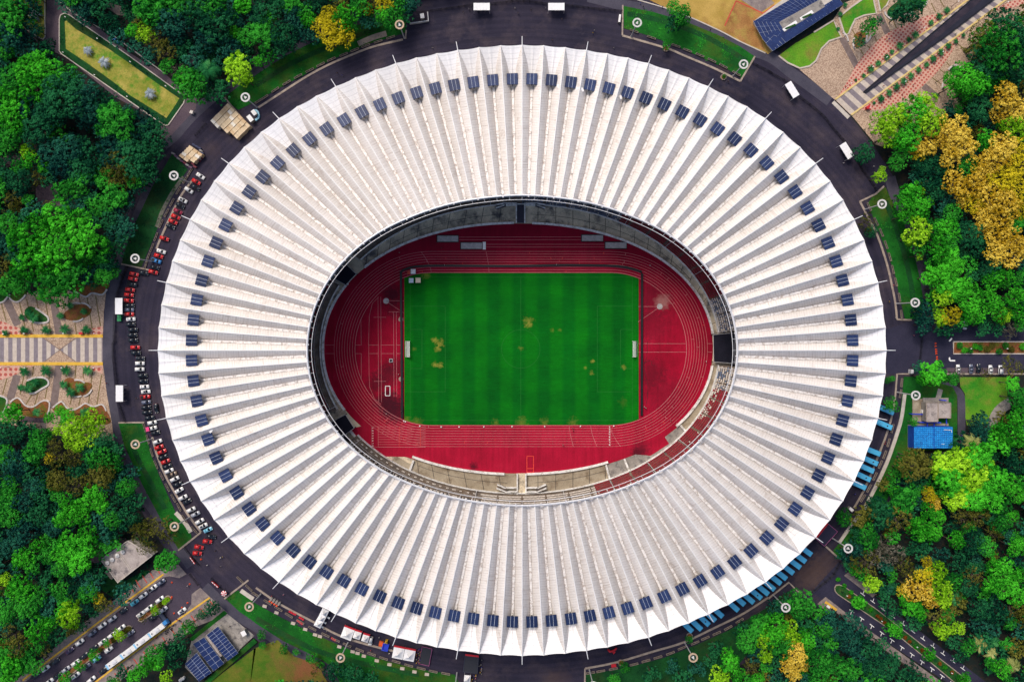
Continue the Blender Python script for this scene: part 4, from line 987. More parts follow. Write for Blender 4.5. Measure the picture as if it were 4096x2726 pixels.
# pitch lines, worn almost away
pl = MB()
fx0, fx1, fy0, fy1 = 1641, 2529, 1108, 1680
for a_, c_ in (((fx0, fy0), (fx1, fy0)), ((fx0, fy1), (fx1, fy1)), ((fx0, fy0), (fx0, fy1)), ((fx1, fy0), (fx1, fy1)), ((TX, fy0), (TX, fy1))): line(a_, c_, 0.14, 0.125, pl)
for sx, x0 in ((1, fx0), (-1, fx1)):
    for dpt, hw in ((140, 171), (47, 78)):
        pline([(x0, TY - hw), (x0 + sx * dpt, TY - hw), (x0 + sx * dpt, TY + hw), (x0, TY + hw)], 0.14, 0.13, pl)
pline([(TX + 77 * cos(i * pi / 24), TY + 77 * sin(i * pi / 24)) for i in range(49)], 0.14, 0.135, pl)
tag(pl.build('pitch_line', M_faint), 'faint worn white lines of the football pitch', 'pitch line', kind='structure')
# shot and discus circles, landing pits
M_sand = nm('grey_sand', (0.36, 0.34, 0.34), (0.48, 0.45, 0.44), 0.4, (0.28, 0.25, 0.24), 0.5, grain=0.2)
for (c, r, u, v, rad, lb) in ((1, 1, 1197, 1198, 1.35, 'grey throwing circle at the upper left of the left end field'), (1, 1, 1332, 1367, 1.15, 'tan throwing circle beside the upper left corner of the pitch'), (1, 2, 1334, 348, 1.15, 'tan throwing circle beside the lower left corner of the pitch'), (2, 1, 1358, 1249, 1.35, 'pale throwing circle at the right end of the track')):
    p = P(c, r, u, v); b = MB(); b.ring((p.x, p.y, 0), 0.0, rad * 0.94, 0.06, 0.135, 28); b.ring((p.x, p.y, 0), rad * 0.94, rad, 0.06, 0.15, 28)
    tag(b.build('throwing_circle', M_sand if 'tan' not in lb else M_kerb), lb, 'throwing circle', kind='structure')
PIT = [(1, 1, 1667, 598, 1864, 656, 1660, 592, 1864, 662, 'grey sand pit, upper of the pair at the left end of the jump runways'), (1, 1, 1884, 664, 2080, 720, 1877, 656, 2083, 728, 'grey sand pit, lower of the pair at the left end of the jump runways'),
       (2, 1, 636, 594, 832, 650, 634, 586, 840, 656, 'grey sand pit, upper of the pair at the right end of the jump runways'), (2, 1, 851, 660, 1048, 716, 850, 652, 1056, 722, 'grey sand pit, lower of the pair at the right end of the jump runways')]
for c, r, a_, b_, c_, d_, e_, f_, g_, h_, lb in PIT:
    p0, p1 = P(c, r, e_, h_), P(c, r, g_, f_); t = empty('sand_pit', (p0.x, p0.y, 0), 0, lb, 'sand pit')
    w_, h2 = p1.x - p0.x, p1.y - p0.y
    b = MB()
    fr_ = 0.42
    b.box((w_ / 2, fr_ / 2, 0.14), (w_, fr_, 0.26)); b.box((w_ / 2, h2 - fr_ / 2, 0.14), (w_, fr_, 0.26)); b.box((fr_ / 2, h2 / 2, 0.14), (fr_, h2 - 2 * fr_, 0.255)); b.box((w_ - 0.1, h2 / 2, 0.14), (0.2, h2 - 2 * fr_, 0.255))
    b.build('frame', M_black, t)
    b = MB(); b.face([(fr_, fr_, .16), (w_ - 0.2, fr_, .16), (w_ - 0.2, h2 - fr_, .16), (fr_, h2 - fr_, .16)]); b.build('sand', M_sand, t)
b = MB(); p = P(1, 1, 2099, 691); b.box((p.x, p.y, 0.2), (1.4, 3.6, 0.24)); tag(b.build('takeoff_board', M_white), 'small white take-off board at the head of a jump runway', 'board')
# ---------------------------------------------------------------- walls of the bowl
M_wallw = nm('whitewashed_wall', (0.76, 0.75, 0.74), (0.88, 0.87, 0.85), 0.4, (0.45, 0.42, 0.38), 0.6, grain=0.12)
for t0, t1 in ((-118, -60), (-51, -1), (3.5, 84), (97, 127), (154, 178), (183.5, 211.5)):
    n_ = int((t1 - t0) / 2) + 1; b = MB()
    strip_mb(b, [wall_px(t0 + (t1 - t0) * i / n_, 3) for i in range(n_ + 1)], 0.95, 0, 1.1)
    sbuild(b, 'track_wall', [M_wallw])
for pts in (qs(1, 2, 1450, 1092, 1412, 1195), qs(2, 2, 862, 1135, 895, 1255), qs(2, 2, 1545, 770, 1612, 845), qs(2, 2, 1030, 1080, 1078, 1195), qs(1, 2, 870, 822, 960, 930, 1100, 1050), qs(1, 2, 860, 815, 790, 880)):
    b = MB(); strip_mb(b, pts, 0.9 if len(pts) < 4 else 0.5, 0, 1.1)
    sbuild(b, 'track_wall', [M_wallw])
# tiered stand
NR = 42
b = MB()
ths = [i * 1.5 for i in range(240)]
TUN = ((84, 96), (234, 246), (295.5, 307.5))
def gap(t): return any(a <= t + 0.75 <= c for a, c in TUN)
for i in range(NR):
    o0, o1 = i * 0.86, (i + 1) * 0.86; z = 1.5 + i * 0.42
    for j in range(240):
        ta, tb = ths[j], ths[j] + 1.5
        if gap(ta): continue
        b.face([stand_w(ta, o0, z), stand_w(tb, o0, z), stand_w(tb, o1, z), stand_w(ta, o1, z)][::-1])
        zl = 0.0 if i == 0 else z - 0.42
        b.face([stand_w(ta, o0, zl), stand_w(tb, o0, zl), stand_w(tb, o0, z), stand_w(ta, o0, z)][::-1])
for a_, c_ in TUN:
    for t_ in (a_, c_):
        for i in range(NR):
            z = 1.5 + i * 0.42
            b.face([stand_w(t_, i * 0.86, 0), stand_w(t_, (i + 1) * 0.86, 0), stand_w(t_, (i + 1) * 0.86, z), stand_w(t_, i * 0.86, z)])
M_stand = nm('stand_concrete', (0.13, 0.11, 0.10), (0.26, 0.21, 0.165), 0.3, (0.14, 0.10, 0.07), 0.4, grain=0.3)
sbuild(b, 'stand', [M_stand])
runs = [(a, c) for a, c in ((96, 234), (246, 295.5), (307.5, 444))]
for a, c in runs:
    b = MB(); n_ = int((c - a) / 1.5)
    for j in range(n_):
        ta, tb = a + (c - a) * j / n_, a + (c - a) * (j + 1) / n_
        b.prism([stand_w(ta, -0.2, 0), stand_w(tb, -0.2, 0), stand_w(tb, 0.04, 0), stand_w(ta, 0.04, 0)], 0.0, 2.1)
    sbuild(b, 'parapet', [M_wallw])
M_sr = plain('maroon_seat', (0.33, 0.010, 0.035), 0.45, var=0.3, scale=0.4); M_sw = plain('white_seat', (0.72, 0.66, 0.60), 0.45, var=0.2); M_sb = plain('slate_seat', (0.16, 0.21, 0.32), 0.45, var=0.45, scale=0.6)
M_sd = plain('charcoal_seat', (0.030, 0.026, 0.034), 0.5, var=0.4)
def zone(th, row, rnd):
    th %= 360
    if 84 < th < 96.5 or 233 < th < 246 or 296.5 < th < 306.5: return None
    if row == 7 or row == 8: return 'w' if rnd < 0.8 else 'b'
    if th < 29: return 'b' if rnd < 0.75 else 'w'
    if th < 71: return 'r'
    if th < 105: return 'w' if rnd < 0.62 else 'b'
    if th < 118: return 'w' if (rnd < 0.5 and row < 3) else 'r'
    if th < 159: return 'r' if rnd < 0.965 or row < 4 else 'w'
    if th < 190: return 'w' if row > 0 else None
    if th < 233: return ('d' if rnd < 0.5 else 'w') if row > 3 else ('p' if row == 1 else None)
    if th < 297: return ('r' if rnd < 0.25 else 'd') if row > 2 else None
    if th < 355: return 'w' if row >= 6 else ('p' if row == 3 else ('d' if row > 4 else None))
    return 'b' if row > 2 else None
SB = {k_: MB() for k_ in 'rwbd'}
rz_ = random.Random(9)
single = []
for row in range(9):
    out = row * 0.86 + 0.45; z = 1.5 + row * 0.42
    n_ = 1000 + row * 9
    for j in range(n_):
        th = 360.0 * j / n_
        if (th % 6.4) < 0.55 and zone(th, row, 0.5) not in ('p',): continue
        kd = zone(th, row, rz_.random())
        if kd is None: continue
        if kd == 'p':
            if (th % 2.0) > 0.8: continue
            kd = 'w' if th < 250 else 'b'
        p = stand_w(th, out, z); e = stand_w(th, out + 1, z) - p; rz = atan2(e.y, e.x)
        if kd == 'w' and 171 < th < 190 and 1 <= row <= 4 and len(single) < 100:
            single.append((p, rz)); continue
        bb = SB[kd]
        bb.box((p.x - 0.03 * cos(rz), p.y - 0.03 * sin(rz), z + 0.40), (0.44, 0.40, 0.08), rz)
        bb.box((p.x + 0.21 * cos(rz), p.y + 0.21 * sin(rz), z + 0.62), (0.10, 0.40, 0.40), rz)
for k_, m_, lb in (('r', M_sr, 'maroon seats in curved rows'), ('w', M_sw, 'white seats in curved rows'), ('b', M_sb, 'slate blue seats in curved rows'), ('d', M_sd, 'charcoal seats in curved rows')):
    o = sbuild(SB[k_], 'seating', [m_]); o['kind'] = 'stuff'; o['label'] = lb
b = MB(); b.box((-0.03, 0, 0.40), (0.50, 0.44, 0.08)); b.box((0.22, 0, 0.62), (0.10, 0.44, 0.42)); b.box((0.1, 0, 0.18), (0.1, 0.1, 0.36))
seat_me = b.mesh('seat', [M_sw])
for p, rz in single:
    o = mobj('seat', seat_me, stadium); o.location = p - S0; o.rotation_euler = (0, 0, rz)
# railings along the stand
b = MB()
for t0, t1, out, z in ((0, 360, 6.6, 5.1), (190, 233, 2.2, 2.8), (310, 352, 2.6, 3.0), (247, 296, 2.2, 2.8)):
    n_ = int(t1 - t0); pts = [stand_w(t0 + i, out, z + 1.0) for i in range(n_ + 1)]
    b.tube(pts, 0.05, 4); 
    for i in range(0, n_ + 1, 2): p = stand_w(t0 + i, out, z); b.tube([p, p + Vector((0, 0, 1.0))], 0.04, 4)
for th in (10, 31, 46, 60, 76, 83.5, 97, 104, 128, 141, 154, 168, 192, 232, 247, 296, 307, 352):
    b.tube([stand_w(th, -0.2, 2.5), stand_w(th, 7.0, 5.9)], 0.10, 4)
sbuild(b, 'railing', [M_steel])
# gate bridge decks at top and bottom, stair flights
for (x0, x1, ya, yb, lb) in ((q(2, 1, 44, 0)[0], q(2, 1, 112, 0)[0], q(2, 1, 0, 300)[1], q(2, 1, 0, 483)[1], 0), (q(2, 2, 52, 0)[0], q(2, 2, 122, 0)[0], q(2, 2, 0, 1212)[1], q(2, 2, 0, 1400)[1], 1)):
    b = MB(); c4 = [W(x0, yb, 0), W(x1, yb, 0), W(x1, ya, 0), W(x0, ya, 0)]
    b.prism(c4, 0.0, 0.30); sbuild(b, 'gate_passage', [M_path if lb == 0 else M_apron])
    b = MB(); strip_mb(b, [(x0 - 2, ya), (x0 - 2, yb)], 0.55, 0, 1.9); strip_mb(b, [(x1 + 2, ya), (x1 + 2, yb)], 0.55, 0, 1.9); sbuild(b, 'gate_wall', [M_wallw])
    for sx in (-1, 1):
        xe = x0 if sx < 0 else x1; b = MB()
        if lb:
            y1_ = q(2, 2, 0, 1340)[1]; A_ = [(xe + sx * 4, y1_), (xe + sx * 50, y1_), (xe + sx * 82, y1_ - 13)]; y2 = q(2, 2, 0, 1375)[1]; B_ = [(xe + sx * 4, y2), (xe + sx * 44, y2), (xe + sx * 84, y2 - 15)]
        else:
            y1_ = q(2, 1, 0, 322)[1]; A_ = [(xe + sx * 2, y1_), (xe + sx * 45, y1_), (xe + sx * 84, y1_ + 12)]; y2 = q(2, 1, 0, 306)[1]; B_ = [(xe + sx * 4, y2), (xe + sx * 50, y2), (xe + sx * 84, y2 + 6)]
        strip_mb(b, A_, 0.4, 0, 2.2); strip_mb(b, B_, 0.4, 0, 2.6)
        sbuild(b, 'ramp_wall', [M_wallw])
        b = MB()
        for i in range(9):
            x = xe + sx * (46 + i * 4.2); ym = (A_[1][1] + B_[1][1]) / 2 + (A_[2][1] - A_[1][1]) * i / 9
            a_ = W(x, ym, 0); b.box((a_.x, a_.y, 0.12 * (10 - i)), (0.42, 2.0, 0.24 * (10 - i)))
        sbuild(b, 'stair', [M_stand if lb else M_path])
# three dark vehicle tunnels covered with black netting
for pts in (qs(1, 1, 815, 848, 922, 950, 825, 1052, 705, 985), qs(1, 2, 822, 672, 903, 798, 785, 882, 688, 745), qs(2, 1, 1850, 1508, 2050, 1490) + qs(2, 2, 2050, 205, 1855, 190)):
    b = MB(); w4 = [W(p[0], p[1], 3.6) for p in pts]
    if sum(w4[i].x * w4[(i + 1) % len(w4)].y - w4[(i + 1) % len(w4)].x * w4[i].y for i in range(len(w4))) < 0: w4.reverse()
    b.prism(w4, 3.45, 3.6)
    for p in w4: b.box((p.x, p.y, 1.72), (0.25, 0.25, 3.44))
    sbuild(b, 'tunnel_cover', [nm('black_netting', (0.008, 0.009, 0.018), (0.015, 0.015, 0.028), 0.2, grain=0.3)])
    b = MB()
    for i in range(len(w4)):
        b.tube([w4[i] + Vector((0, 0, .07)), w4[(i + 1) % len(w4)] + Vector((0, 0, .07))], 0.09, 4)
    sbuild(b, 'tunnel_frame', [M_steel])
# ---------------------------------------------------------------- pitch-side things
def goal(x, sx, label):
    p = W(x, TY, 0.11); t = empty('goal', (p.x, p.y, 0.11), 0 if sx < 0 else pi, label, 'goal', 'football goals on the pitch')
    b = MB()
    for y in (-3.66, 3.66): b.tube([(0, y, 0), (0, y, 2.44)], 0.09, 6)
    b.tube([(0, -3.75, 2.44), (0, 3.75, 2.44)], 0.10, 6)
    for y in (-3.66, 3.66): b.tube([(0, y, 2.44), (-1.3, y, 2.3), (-2.3, y, 0.05)], 0.05, 5)
    b.tube([(-2.3, -3.66, 0.05), (-2.3, 3.66, 0.05)], 0.05, 5)
    b.build('frame', M_white, t)
    m, nt, out = newmat('goal_net')
    tr = nt.nodes.new('ShaderNodeBsdfTransparent'); df = nt.nodes.new('ShaderNodeBsdfDiffuse'); df.inputs[0].default_value = (0.75, 0.78, 0.76, 1); mx = nt.nodes.new('ShaderNodeMixShader'); mx.inputs[0].default_value = 0.5
    nt.links.new(tr.outputs[0], mx.inputs[1]); nt.links.new(df.outputs[0], mx.inputs[2]); nt.links.new(mx.outputs[0], out.inputs[0])
    b = MB()
    b.face([(0, -3.6, 2.40), (-1.3, -3.6, 2.27), (-1.3, 3.6, 2.27), (0, 3.6, 2.40)]); b.face([(-1.3, -3.6, 2.27), (-2.3, -3.6, 0.06), (-2.3, 3.6, 0.06), (-1.3, 3.6, 2.27)])
    for y in (-3.62, 3.62): b.face([(0, y, 2.4), (-1.3, y, 2.27), (-2.3, y, 0.06), (0, y, 0.06)])
    b.build('net', m, t)
goal(1641, -1, 'white football goal with grey net at the left end of the pitch'); goal(2528.5, 1, 'white football goal with grey net at the right end of the pitch')
bd = [('board', [(1 and q(1, 1, 1334, 925)), q(1, 2, 1345, 705)], 'long black advertising board along the left end of the pitch'),
      ('board', catmull(qs(1, 1, 1340, 925, 1380, 905, 1450, 885, 1560, 876), 4) + qs(1, 1, 1700, 874, 2354, 878) + qs(2, 1, 500, 868, 850, 872) + catmull(qs(2, 1, 960, 878, 1040, 888, 1110, 905, 1190, 932), 4), 'long black advertising board across the upper side of the track'),
      ('board', [q(2, 1, 1193, 945), q(2, 2, 1190, 680)], 'long black advertising board along the right end of the pitch')]
for n_, pts, lb in bd:
    c0 = W(*pts[len(pts) // 2]); b = MB(); strip_mb(b, pts, 0.95, 0.1, 0.95)
    b.v = [(x - c0.x, y - c0.y, z) for x, y, z in b.v]
    o = b.build('advertising_board', M_black); o.location = (c0.x, c0.y, 0); tag(o, lb, 'advertising board')
# equipment at the corner of the pitch
MATS = [(1, 1, 1450, 930, 44, 44, M_white, 'white square canopy beside the upper left corner of the pitch'), (1, 1, 1409, 940, 26, 34, M_redl, 'small red and white canopy beside the upper left corner of the pitch'), (1, 1, 1432, 1012, 42, 42, plain('pale_blue_fabric', (0.55, 0.66, 0.75)), 'pale blue square canopy on the pitch corner'), (1, 1, 1495, 1010, 46, 46, plain('cream_fabric', (0.74, 0.62, 0.46)), 'cream square canopy on the pitch corner')]
for c, r, u, v, w_, d_, m_, lb in MATS:
    p = P(c, r, u, v); t = empty('canopy', (p.x, p.y, 0.11), 0, lb, 'canopy'); s = 1 / 2.2988 * H / F; w2, d2 = w_ * s / 2, d_ * s / 2
    b = MB(); 
    for i in range(4):
        c4 = [(-w2, -d2, 1.9), (w2, -d2, 1.9), (w2, d2, 1.9), (-w2, d2, 1.9)]
        b.face([c4[i], c4[(i + 1) % 4], (0, 0, 2.3)])
        b.face([c4[(i + 1) % 4], c4[i], (c4[i][0], c4[i][1], 1.7), (c4[(i + 1) % 4][0], c4[(i + 1) % 4][1], 1.7)])
    b.build('roof', m_, t)
    for x in (-w2, w2):
        for y in (-d2, d2):
            b = MB(); b.tube([(x * .94, y * .94, 0), (x * .94, y * .94, 1.9)], 0.04, 5); b.build('leg', M_steel, t)
p = P(1, 2, 1243, 176); b = MB(); b.box((0, 0, .35), (1.5, 1.6, .7)); b.box((0, 0, .73), (1.2, 1.3, .1), 0, 1); o = b.build('equipment_box', [M_steel, M_dark]); o.location = (p.x, p.y, 0.09); tag(o, 'small steel equipment box on the left end field', 'box')
b = MB(); strip_mb(b, catmull(qs(2, 2, 1245, 0, 1240, 130, 1215, 220, 1225, 300, 1250, 420, 1235, 580), 6), 0.12, 0.1, 0.16)
c0 = P(2, 2, 1230, 300); b.v = [(x - c0.x, y - c0.y, z) for x, y, z in b.v]; o = b.build('cable', M_black); o.location = (c0.x, c0.y, 0); tag(o, 'thin black cable lying on the right end of the track', 'cable')
b = MB(); strip_mb(b, catmull(qs(2, 2, 1215, 200, 1260, 178, 1285, 190, 1280, 215, 1320, 225), 6), 0.12, 0.1, 0.16)
c0 = P(2, 2, 1270, 200); b.v = [(x - c0.x, y - c0.y, z) for x, y, z in b.v]; o = b.build('cable', M_black); o.location = (c0.x, c0.y, 0); tag(o, 'short coiled black cable near the right goal', 'cable')
# ---------------------------------------------------------------- landmarks used to tell repeats apart
LAND = [('the blue water tank', q(3, 2, 1510, 885)), ('the flat roofed pump house', q(0, 3, 1160, 470)), ('the three solar carports', q(0, 3, 1950, 1280)), ('the slanted striped walk', q(3, 0, 1200, 600)),
        ('the solar roof building', q(3, 0, 250, 200)), ('the left striped walk', q(0, 1, 300, 1540)), ('the long grass island', q(0, 0, 1100, 650)), ('the big wood pile', q(0, 0, 2110, 1120)),
        ('the right hand parking bays', q(3, 2, 1900, 200)), ('the sunny lawn', q(3, 2, 2000, 500)), ('the avenue island tip', q(3, 3, 700, 760)), ('the lower end of the avenue', q(3, 3, 1800, 1450)),
        ('the bottom parking road', q(0, 3, 1000, 1150)), ('the white double tent', q(1, 3, 1350, 1320)), ('the row of blue buses', q(2, 3, 2100, 900)), ('the gap in the left wood', q(0, 1, 450, 240)),
        ('the black entrance tent', q(3, 3, 530, 180)), ('the blue pickup', q(0, 0, 1060, 365)), ('the top left shelter', q(1, 0, 2075, 70)), ('the upper right grass bank', q(2, 0, 1600, 350)),
        ('the right grass bank', q(3, 1, 1200, 800)), ('the gold flowering grove', q(3, 1, 1950, 250)), ('the lower right corner', (4096, 2726)), ('the upper left corner', (0, 0)), ('the lower left corner', (0, 2726)),
        ('the right edge of the wood', q(3, 1, 2354, 1100)), ('the left edge of the wood', q(0, 2, 0, 1200)), ('the bare crowned trees', q(3, 3, 1100, 350)), ('the left lower grass bank', q(0, 2, 1200, 1300)), ('the left upper grass bank', q(0, 1, 1300, 500))]
USED = {}
def near_label(px, head, skip=None):
    ds = sorted(((hypot(px[0] - p[0], px[1] - p[1]), n) for n, p in LAND))
    d, n = ds[0]
    USED.setdefault((head, n), []).append((d, px))
    return (head, n, d)
PEND = []
def defer(o, px, head, near='near '):
    PEND.append((o, px, head, min(LAND, key=lambda l: hypot(px[0] - l[1][0], px[1] - l[1][1]))))
def resolve():
    groups = {}
    for o, px, head, l in PEND: groups.setdefault((head, l[0]), []).append((hypot(px[0] - l[1][0], px[1] - l[1][1]), o))
    for (head, n), L in groups.items():
        L.sort(key=lambda t: t[0])
        for i, (d, o) in enumerate(L):
            o['label'] = head + (' nearest to ' if i == 0 else ' ' + ordn(i + 1) + ' nearest to ') + n
# ---------------------------------------------------------------- vehicles
def paint(name, c, rough=0.28):
    m, nt, out = newmat(name)
    v = coord(nt); n = noise(nt, v, 2.0, 3, 0.6)
    col = ramp(nt, n, [(0.3, tuple(x * 0.88 for x in c)), (0.7, c)])
    p = bsdf(nt, out, col, rough, 0, 0.5); p.inputs['Coat Weight'].default_value = 0.4
    return m
CP = {'white': paint('white_car_paint', (0.80, 0.80, 0.80)), 'red': paint('red_car_paint', (0.62, 0.02, 0.022)), 'black': paint('black_car_paint', (0.014, 0.02, 0.032)), 'maroon': paint('maroon_car_paint', (0.30, 0.015, 0.05)),
      'silver': paint('silver_car_paint', (0.42, 0.44, 0.50)), 'grey': paint('grey_car_paint', (0.13, 0.15, 0.22)), 'light blue': paint('light_blue_car_paint', (0.20, 0.55, 0.72)), 'teal': paint('teal_car_paint', (0.06, 0.36, 0.50)), 'brown': paint('brown_car_paint', (0.25, 0.18, 0.13)), 'blue': paint('blue_car_paint', (0.05, 0.25, 0.60)), 'purple': paint('purple_car_paint', (0.05, 0.03, 0.09))}
M_glass = plain('car_glass', (0.012, 0.016, 0.028), 0.12, 0, 0.6); M_tyre = plain('tyre_rubber', (0.012, 0.012, 0.012), 0.9); M_hl = plain('headlight_lens', (0.75, 0.75, 0.72), 0.2); M_tl = plain('tail_light_lens', (0.5, 0.02, 0.02), 0.3)
def loft(secs, closed=True):
    """hull through cross sections (x, half width bottom, half width top, z bottom, z top)"""
    b = MB(); n = 0
    for x, wb, wt, z0, z1 in secs:
        zm = z0 + (z1 - z0) * 0.6
        for y, z in ((-wb * .94, z0), (wb * .94, z0), (wb, zm), (wt, z1), (-wt, z1), (-wb, zm)): b.v.append((x, y, z))
    for i in range(len(secs) - 1):
        for j in range(6):
            a = i * 6 + j; c = i * 6 + (j + 1) % 6
            b.f.append([a, c, c + 6, a + 6]); b.m.append(0)
    b.f.append([5, 4, 3, 2, 1, 0]); b.m.append(0); e = (len(secs) - 1) * 6; b.f.append([e + j for j in range(6)]); b.m.append(0)
    return b
def car_meshes(kind):
    out = {}
    if kind == 'sedan':
        body = loft([(-2.25, .74, .62, .45, .80), (-2.1, .84, .74, .28, .94), (-1.3, .88, .80, .25, .98), (0.9, .88, .80, .25, .95), (1.9, .85, .74, .26, .82), (2.25, .70, .58, .40, .66)])
        cab = [(-1.35, .76, .94), (-0.85, .70, 1.42), (0.30, .70, 1.44), (1.02, .77, .92)]
    elif kind == 'pickup':
        body = loft([(-2.5, .86, .82, .5, .95), (-2.45, .88, .84, .35, 1.0), (-0.55, .88, .84, .30, 1.0), (-0.5, .88, .80, .30, 1.02), (1.5, .88, .78, .30, 1.0), (2.35, .80, .66, .40, .84)])
        cab = [(-0.6, .80, 1.0), (-0.48, .75, 1.66), (0.6, .75, 1.66), (1.15, .80, 1.0)]
    else:
        body = loft([(-2.18, .80, .72, .42, 1.0), (-2.08, .86, .78, .28, 1.04), (-1.0, .88, .80, .25, 1.02), (1.1, .88, .80, .25, 1.0), (1.95, .84, .72, .27, .90), (2.2, .70, .56, .42, .72)])
        cab = [(-2.08, .82, 1.04), (-1.92, .77, 1.62), (0.42, .77, 1.66), (1.08, .81, 1.0)]
    (xa, wa, za), (xb, wb, zb), (xc, wc, zc), (xd, wd_, zd) = cab
    # roof skin belongs to the body
    bb = len(body.v)
    hl = 0.05
    for x, w, z in ((xb, wb, zb), (xc, wc, zc)):
        for s in (-1, 1): body.v.append((x, s * w, z)); 
        for s in (-1, 1): body.v.append((x, s * (w - .02), z - 0.12))
    body.f += [[bb, bb + 4, bb + 5, bb + 1], [bb, bb + 2, bb + 6, bb + 4], [bb + 1, bb + 5, bb + 7, bb + 3], [bb, bb + 1, bb + 3, bb + 2], [bb + 4, bb + 6, bb + 7, bb + 5]]; body.m += [0] * 5
    # pillars
    for s in (-1, 1):
        body.tube([(xd, s * wd_, zd), (xc, s * wc, zc)], 0.05, 4); body.tube([(xa, s * wa, za), (xb, s * wb, zb)], 0.06, 4)
        body.box((xd - 0.3, s * 0.98, zd + 0.08), (0.14, 0.18, 0.12))
    out['body'] = body.mesh('car_body_' + kind, [CP['white']], True)
    g = MB(); e = 0.015
    g.face([(xd, -wd_ + .05, zd + e), (xd, wd_ - .05, zd + e), (xc, wc - .05, zc - e), (xc, -wc + .05, zc - e)]); out['windscreen'] = g.mesh('windscreen', [M_glass])
    g = MB(); g.face([(xa, wa - .05, za + e), (xa, -wa + .05, za + e), (xb, -wb + .05, zb - e), (xb, wb - .05, zb - e)]); out['rear_window'] = g.mesh('rear_window', [M_glass])
    for s in (-1, 1):
        g = MB(); g.face([(xa, s * wa, za), (xd, s * wd_, zd), (xc, s * (wc - .01), zc - .06), (xb, s * (wb - .01), zb - .06)][::s]); out['side_window' + str(s)] = g.mesh('side_window', [M_glass])
    w = MB(); w.tube([(0, -0.11, 0), (0, 0.11, 0)], 0.32, 12); out['wheel'] = w.mesh('wheel', [M_tyre])
    l = MB(); l.box((0, 0, 0), (0.22, 0.34, 0.14)); out['headlight'] = l.mesh('headlight', [M_hl]); out['tail_light'] = l.mesh('tail_light', [M_tl])
    if kind == 'pickup':
        bd_ = MB(); bd_.box((-1.5, 0, 1.012), (1.75, 1.45, 0.02)); out['cargo_bed'] = bd_.mesh('cargo_bed', [M_black])
    return out
CM = {k_: car_meshes(k_) for k_ in ('sedan', 'mpv', 'pickup')}
M_sun = CM['sedan']
sunroof = MB(); sunroof.box((-0.25, 0, 1.475), (0.9, 0.85, 0.03)); SUNROOF = {'sedan': sunroof.mesh('sunroof', [M_glass])}
sunroof = MB(); sunroof.box((-0.6, 0, 1.68), (1.1, 0.9, 0.03)); SUNROOF['mpv'] = sunroof.mesh('sunroof', [M_glass]); SUNROOF['pickup'] = SUNROOF['sedan']
def car(px, ang, color, kind, label, group=None, z=0.03, sun_=False):
    p = W(px[0], px[1], 0.8); cm = CM[kind]
    t = empty('parked_car' if kind != 'pickup' else 'pickup_truck', (p.x, p.y, z), -radians(ang), label, 'car' if kind != 'pickup' else 'pickup', group); t.scale = (0.97, 1.03, 1.0)
    m = CP[color]
    mobj('body', cm['body'], t, m)
    for n_ in ('windscreen', 'rear_window'): mobj(n_, cm[n_], t)
    for s in (-1, 1): mobj('side_window', cm['side_window' + str(s)], t)
    if kind == 'pickup': mobj('cargo_bed', cm['cargo_bed'], t)
    if sun_: mobj('sunroof', SUNROOF[kind], t)
    for x in (-1.35, 1.4):
        for y in (-.80, .80): o = mobj('wheel', cm['wheel'], t); o.location = (x, y, 0.32)
    for y in (-.52, .52):
        o = mobj('headlight', cm['headlight'], t); o.location = (2.08, y, 0.70); o = mobj('tail_light', cm['tail_light'], t); o.location = (-2.12 if kind != 'pickup' else -2.42, y * 1.15, 0.82)
    return t
# curved row beside the left side of the stadium
A1_ = [(1843, 50, 33, 'white', 'sedan'), (1805, 103, 30, 'red', 'mpv'), (1797, 155, 30, 'black', 'mpv'), (1737, 180, 33, 'white', 'mpv'), (1682, 272, 28, 'white', 'mpv', 1), (1657, 320, 28, 'black', 'mpv'), (1638, 375, 28, 'maroon', 'mpv'), (1617, 425, 25, 'red', 'mpv'), (1592, 470, 25, 'red', 'mpv'),
       (1567, 513, 22, 'black', 'sedan'), (1512, 625, 18, 'red', 'mpv'), (1482, 742, 18, 'white', 'sedan'), (1460, 785, 18, 'red', 'mpv'), (1438, 830, 18, 'blue', 'pickup'), (1423, 890, 15, 'black', 'mpv'), (1410, 932, 15, 'red', 'mpv'), (1322, 940, 12, 'black', 'mpv'), (1234, 952, 14, 'red', 'mpv'), (1223, 995, 14, 'red', 'mpv'),
       (1215, 1045, 12, 'black', 'pickup'), (1198, 1095, 8, 'red', 'mpv'), (1187, 1142, 8, 'red', 'mpv'), (1187, 1195, 4, 'red', 'mpv'), (1192, 1240, 2, 'black', 'mpv'), (1190, 1280, 2, 'grey', 'mpv'), (1190, 1320, 1, 'red', 'mpv'), (1202, 1365, -2, 'white', 'sedan'), (1202, 1412, -2, 'black', 'mpv'), (1223, 1462, -1, 'black', 'mpv'), (1218, 1510, -1, 'black', 'mpv'), (1225, 1558, -1, 'black', 'mpv')]
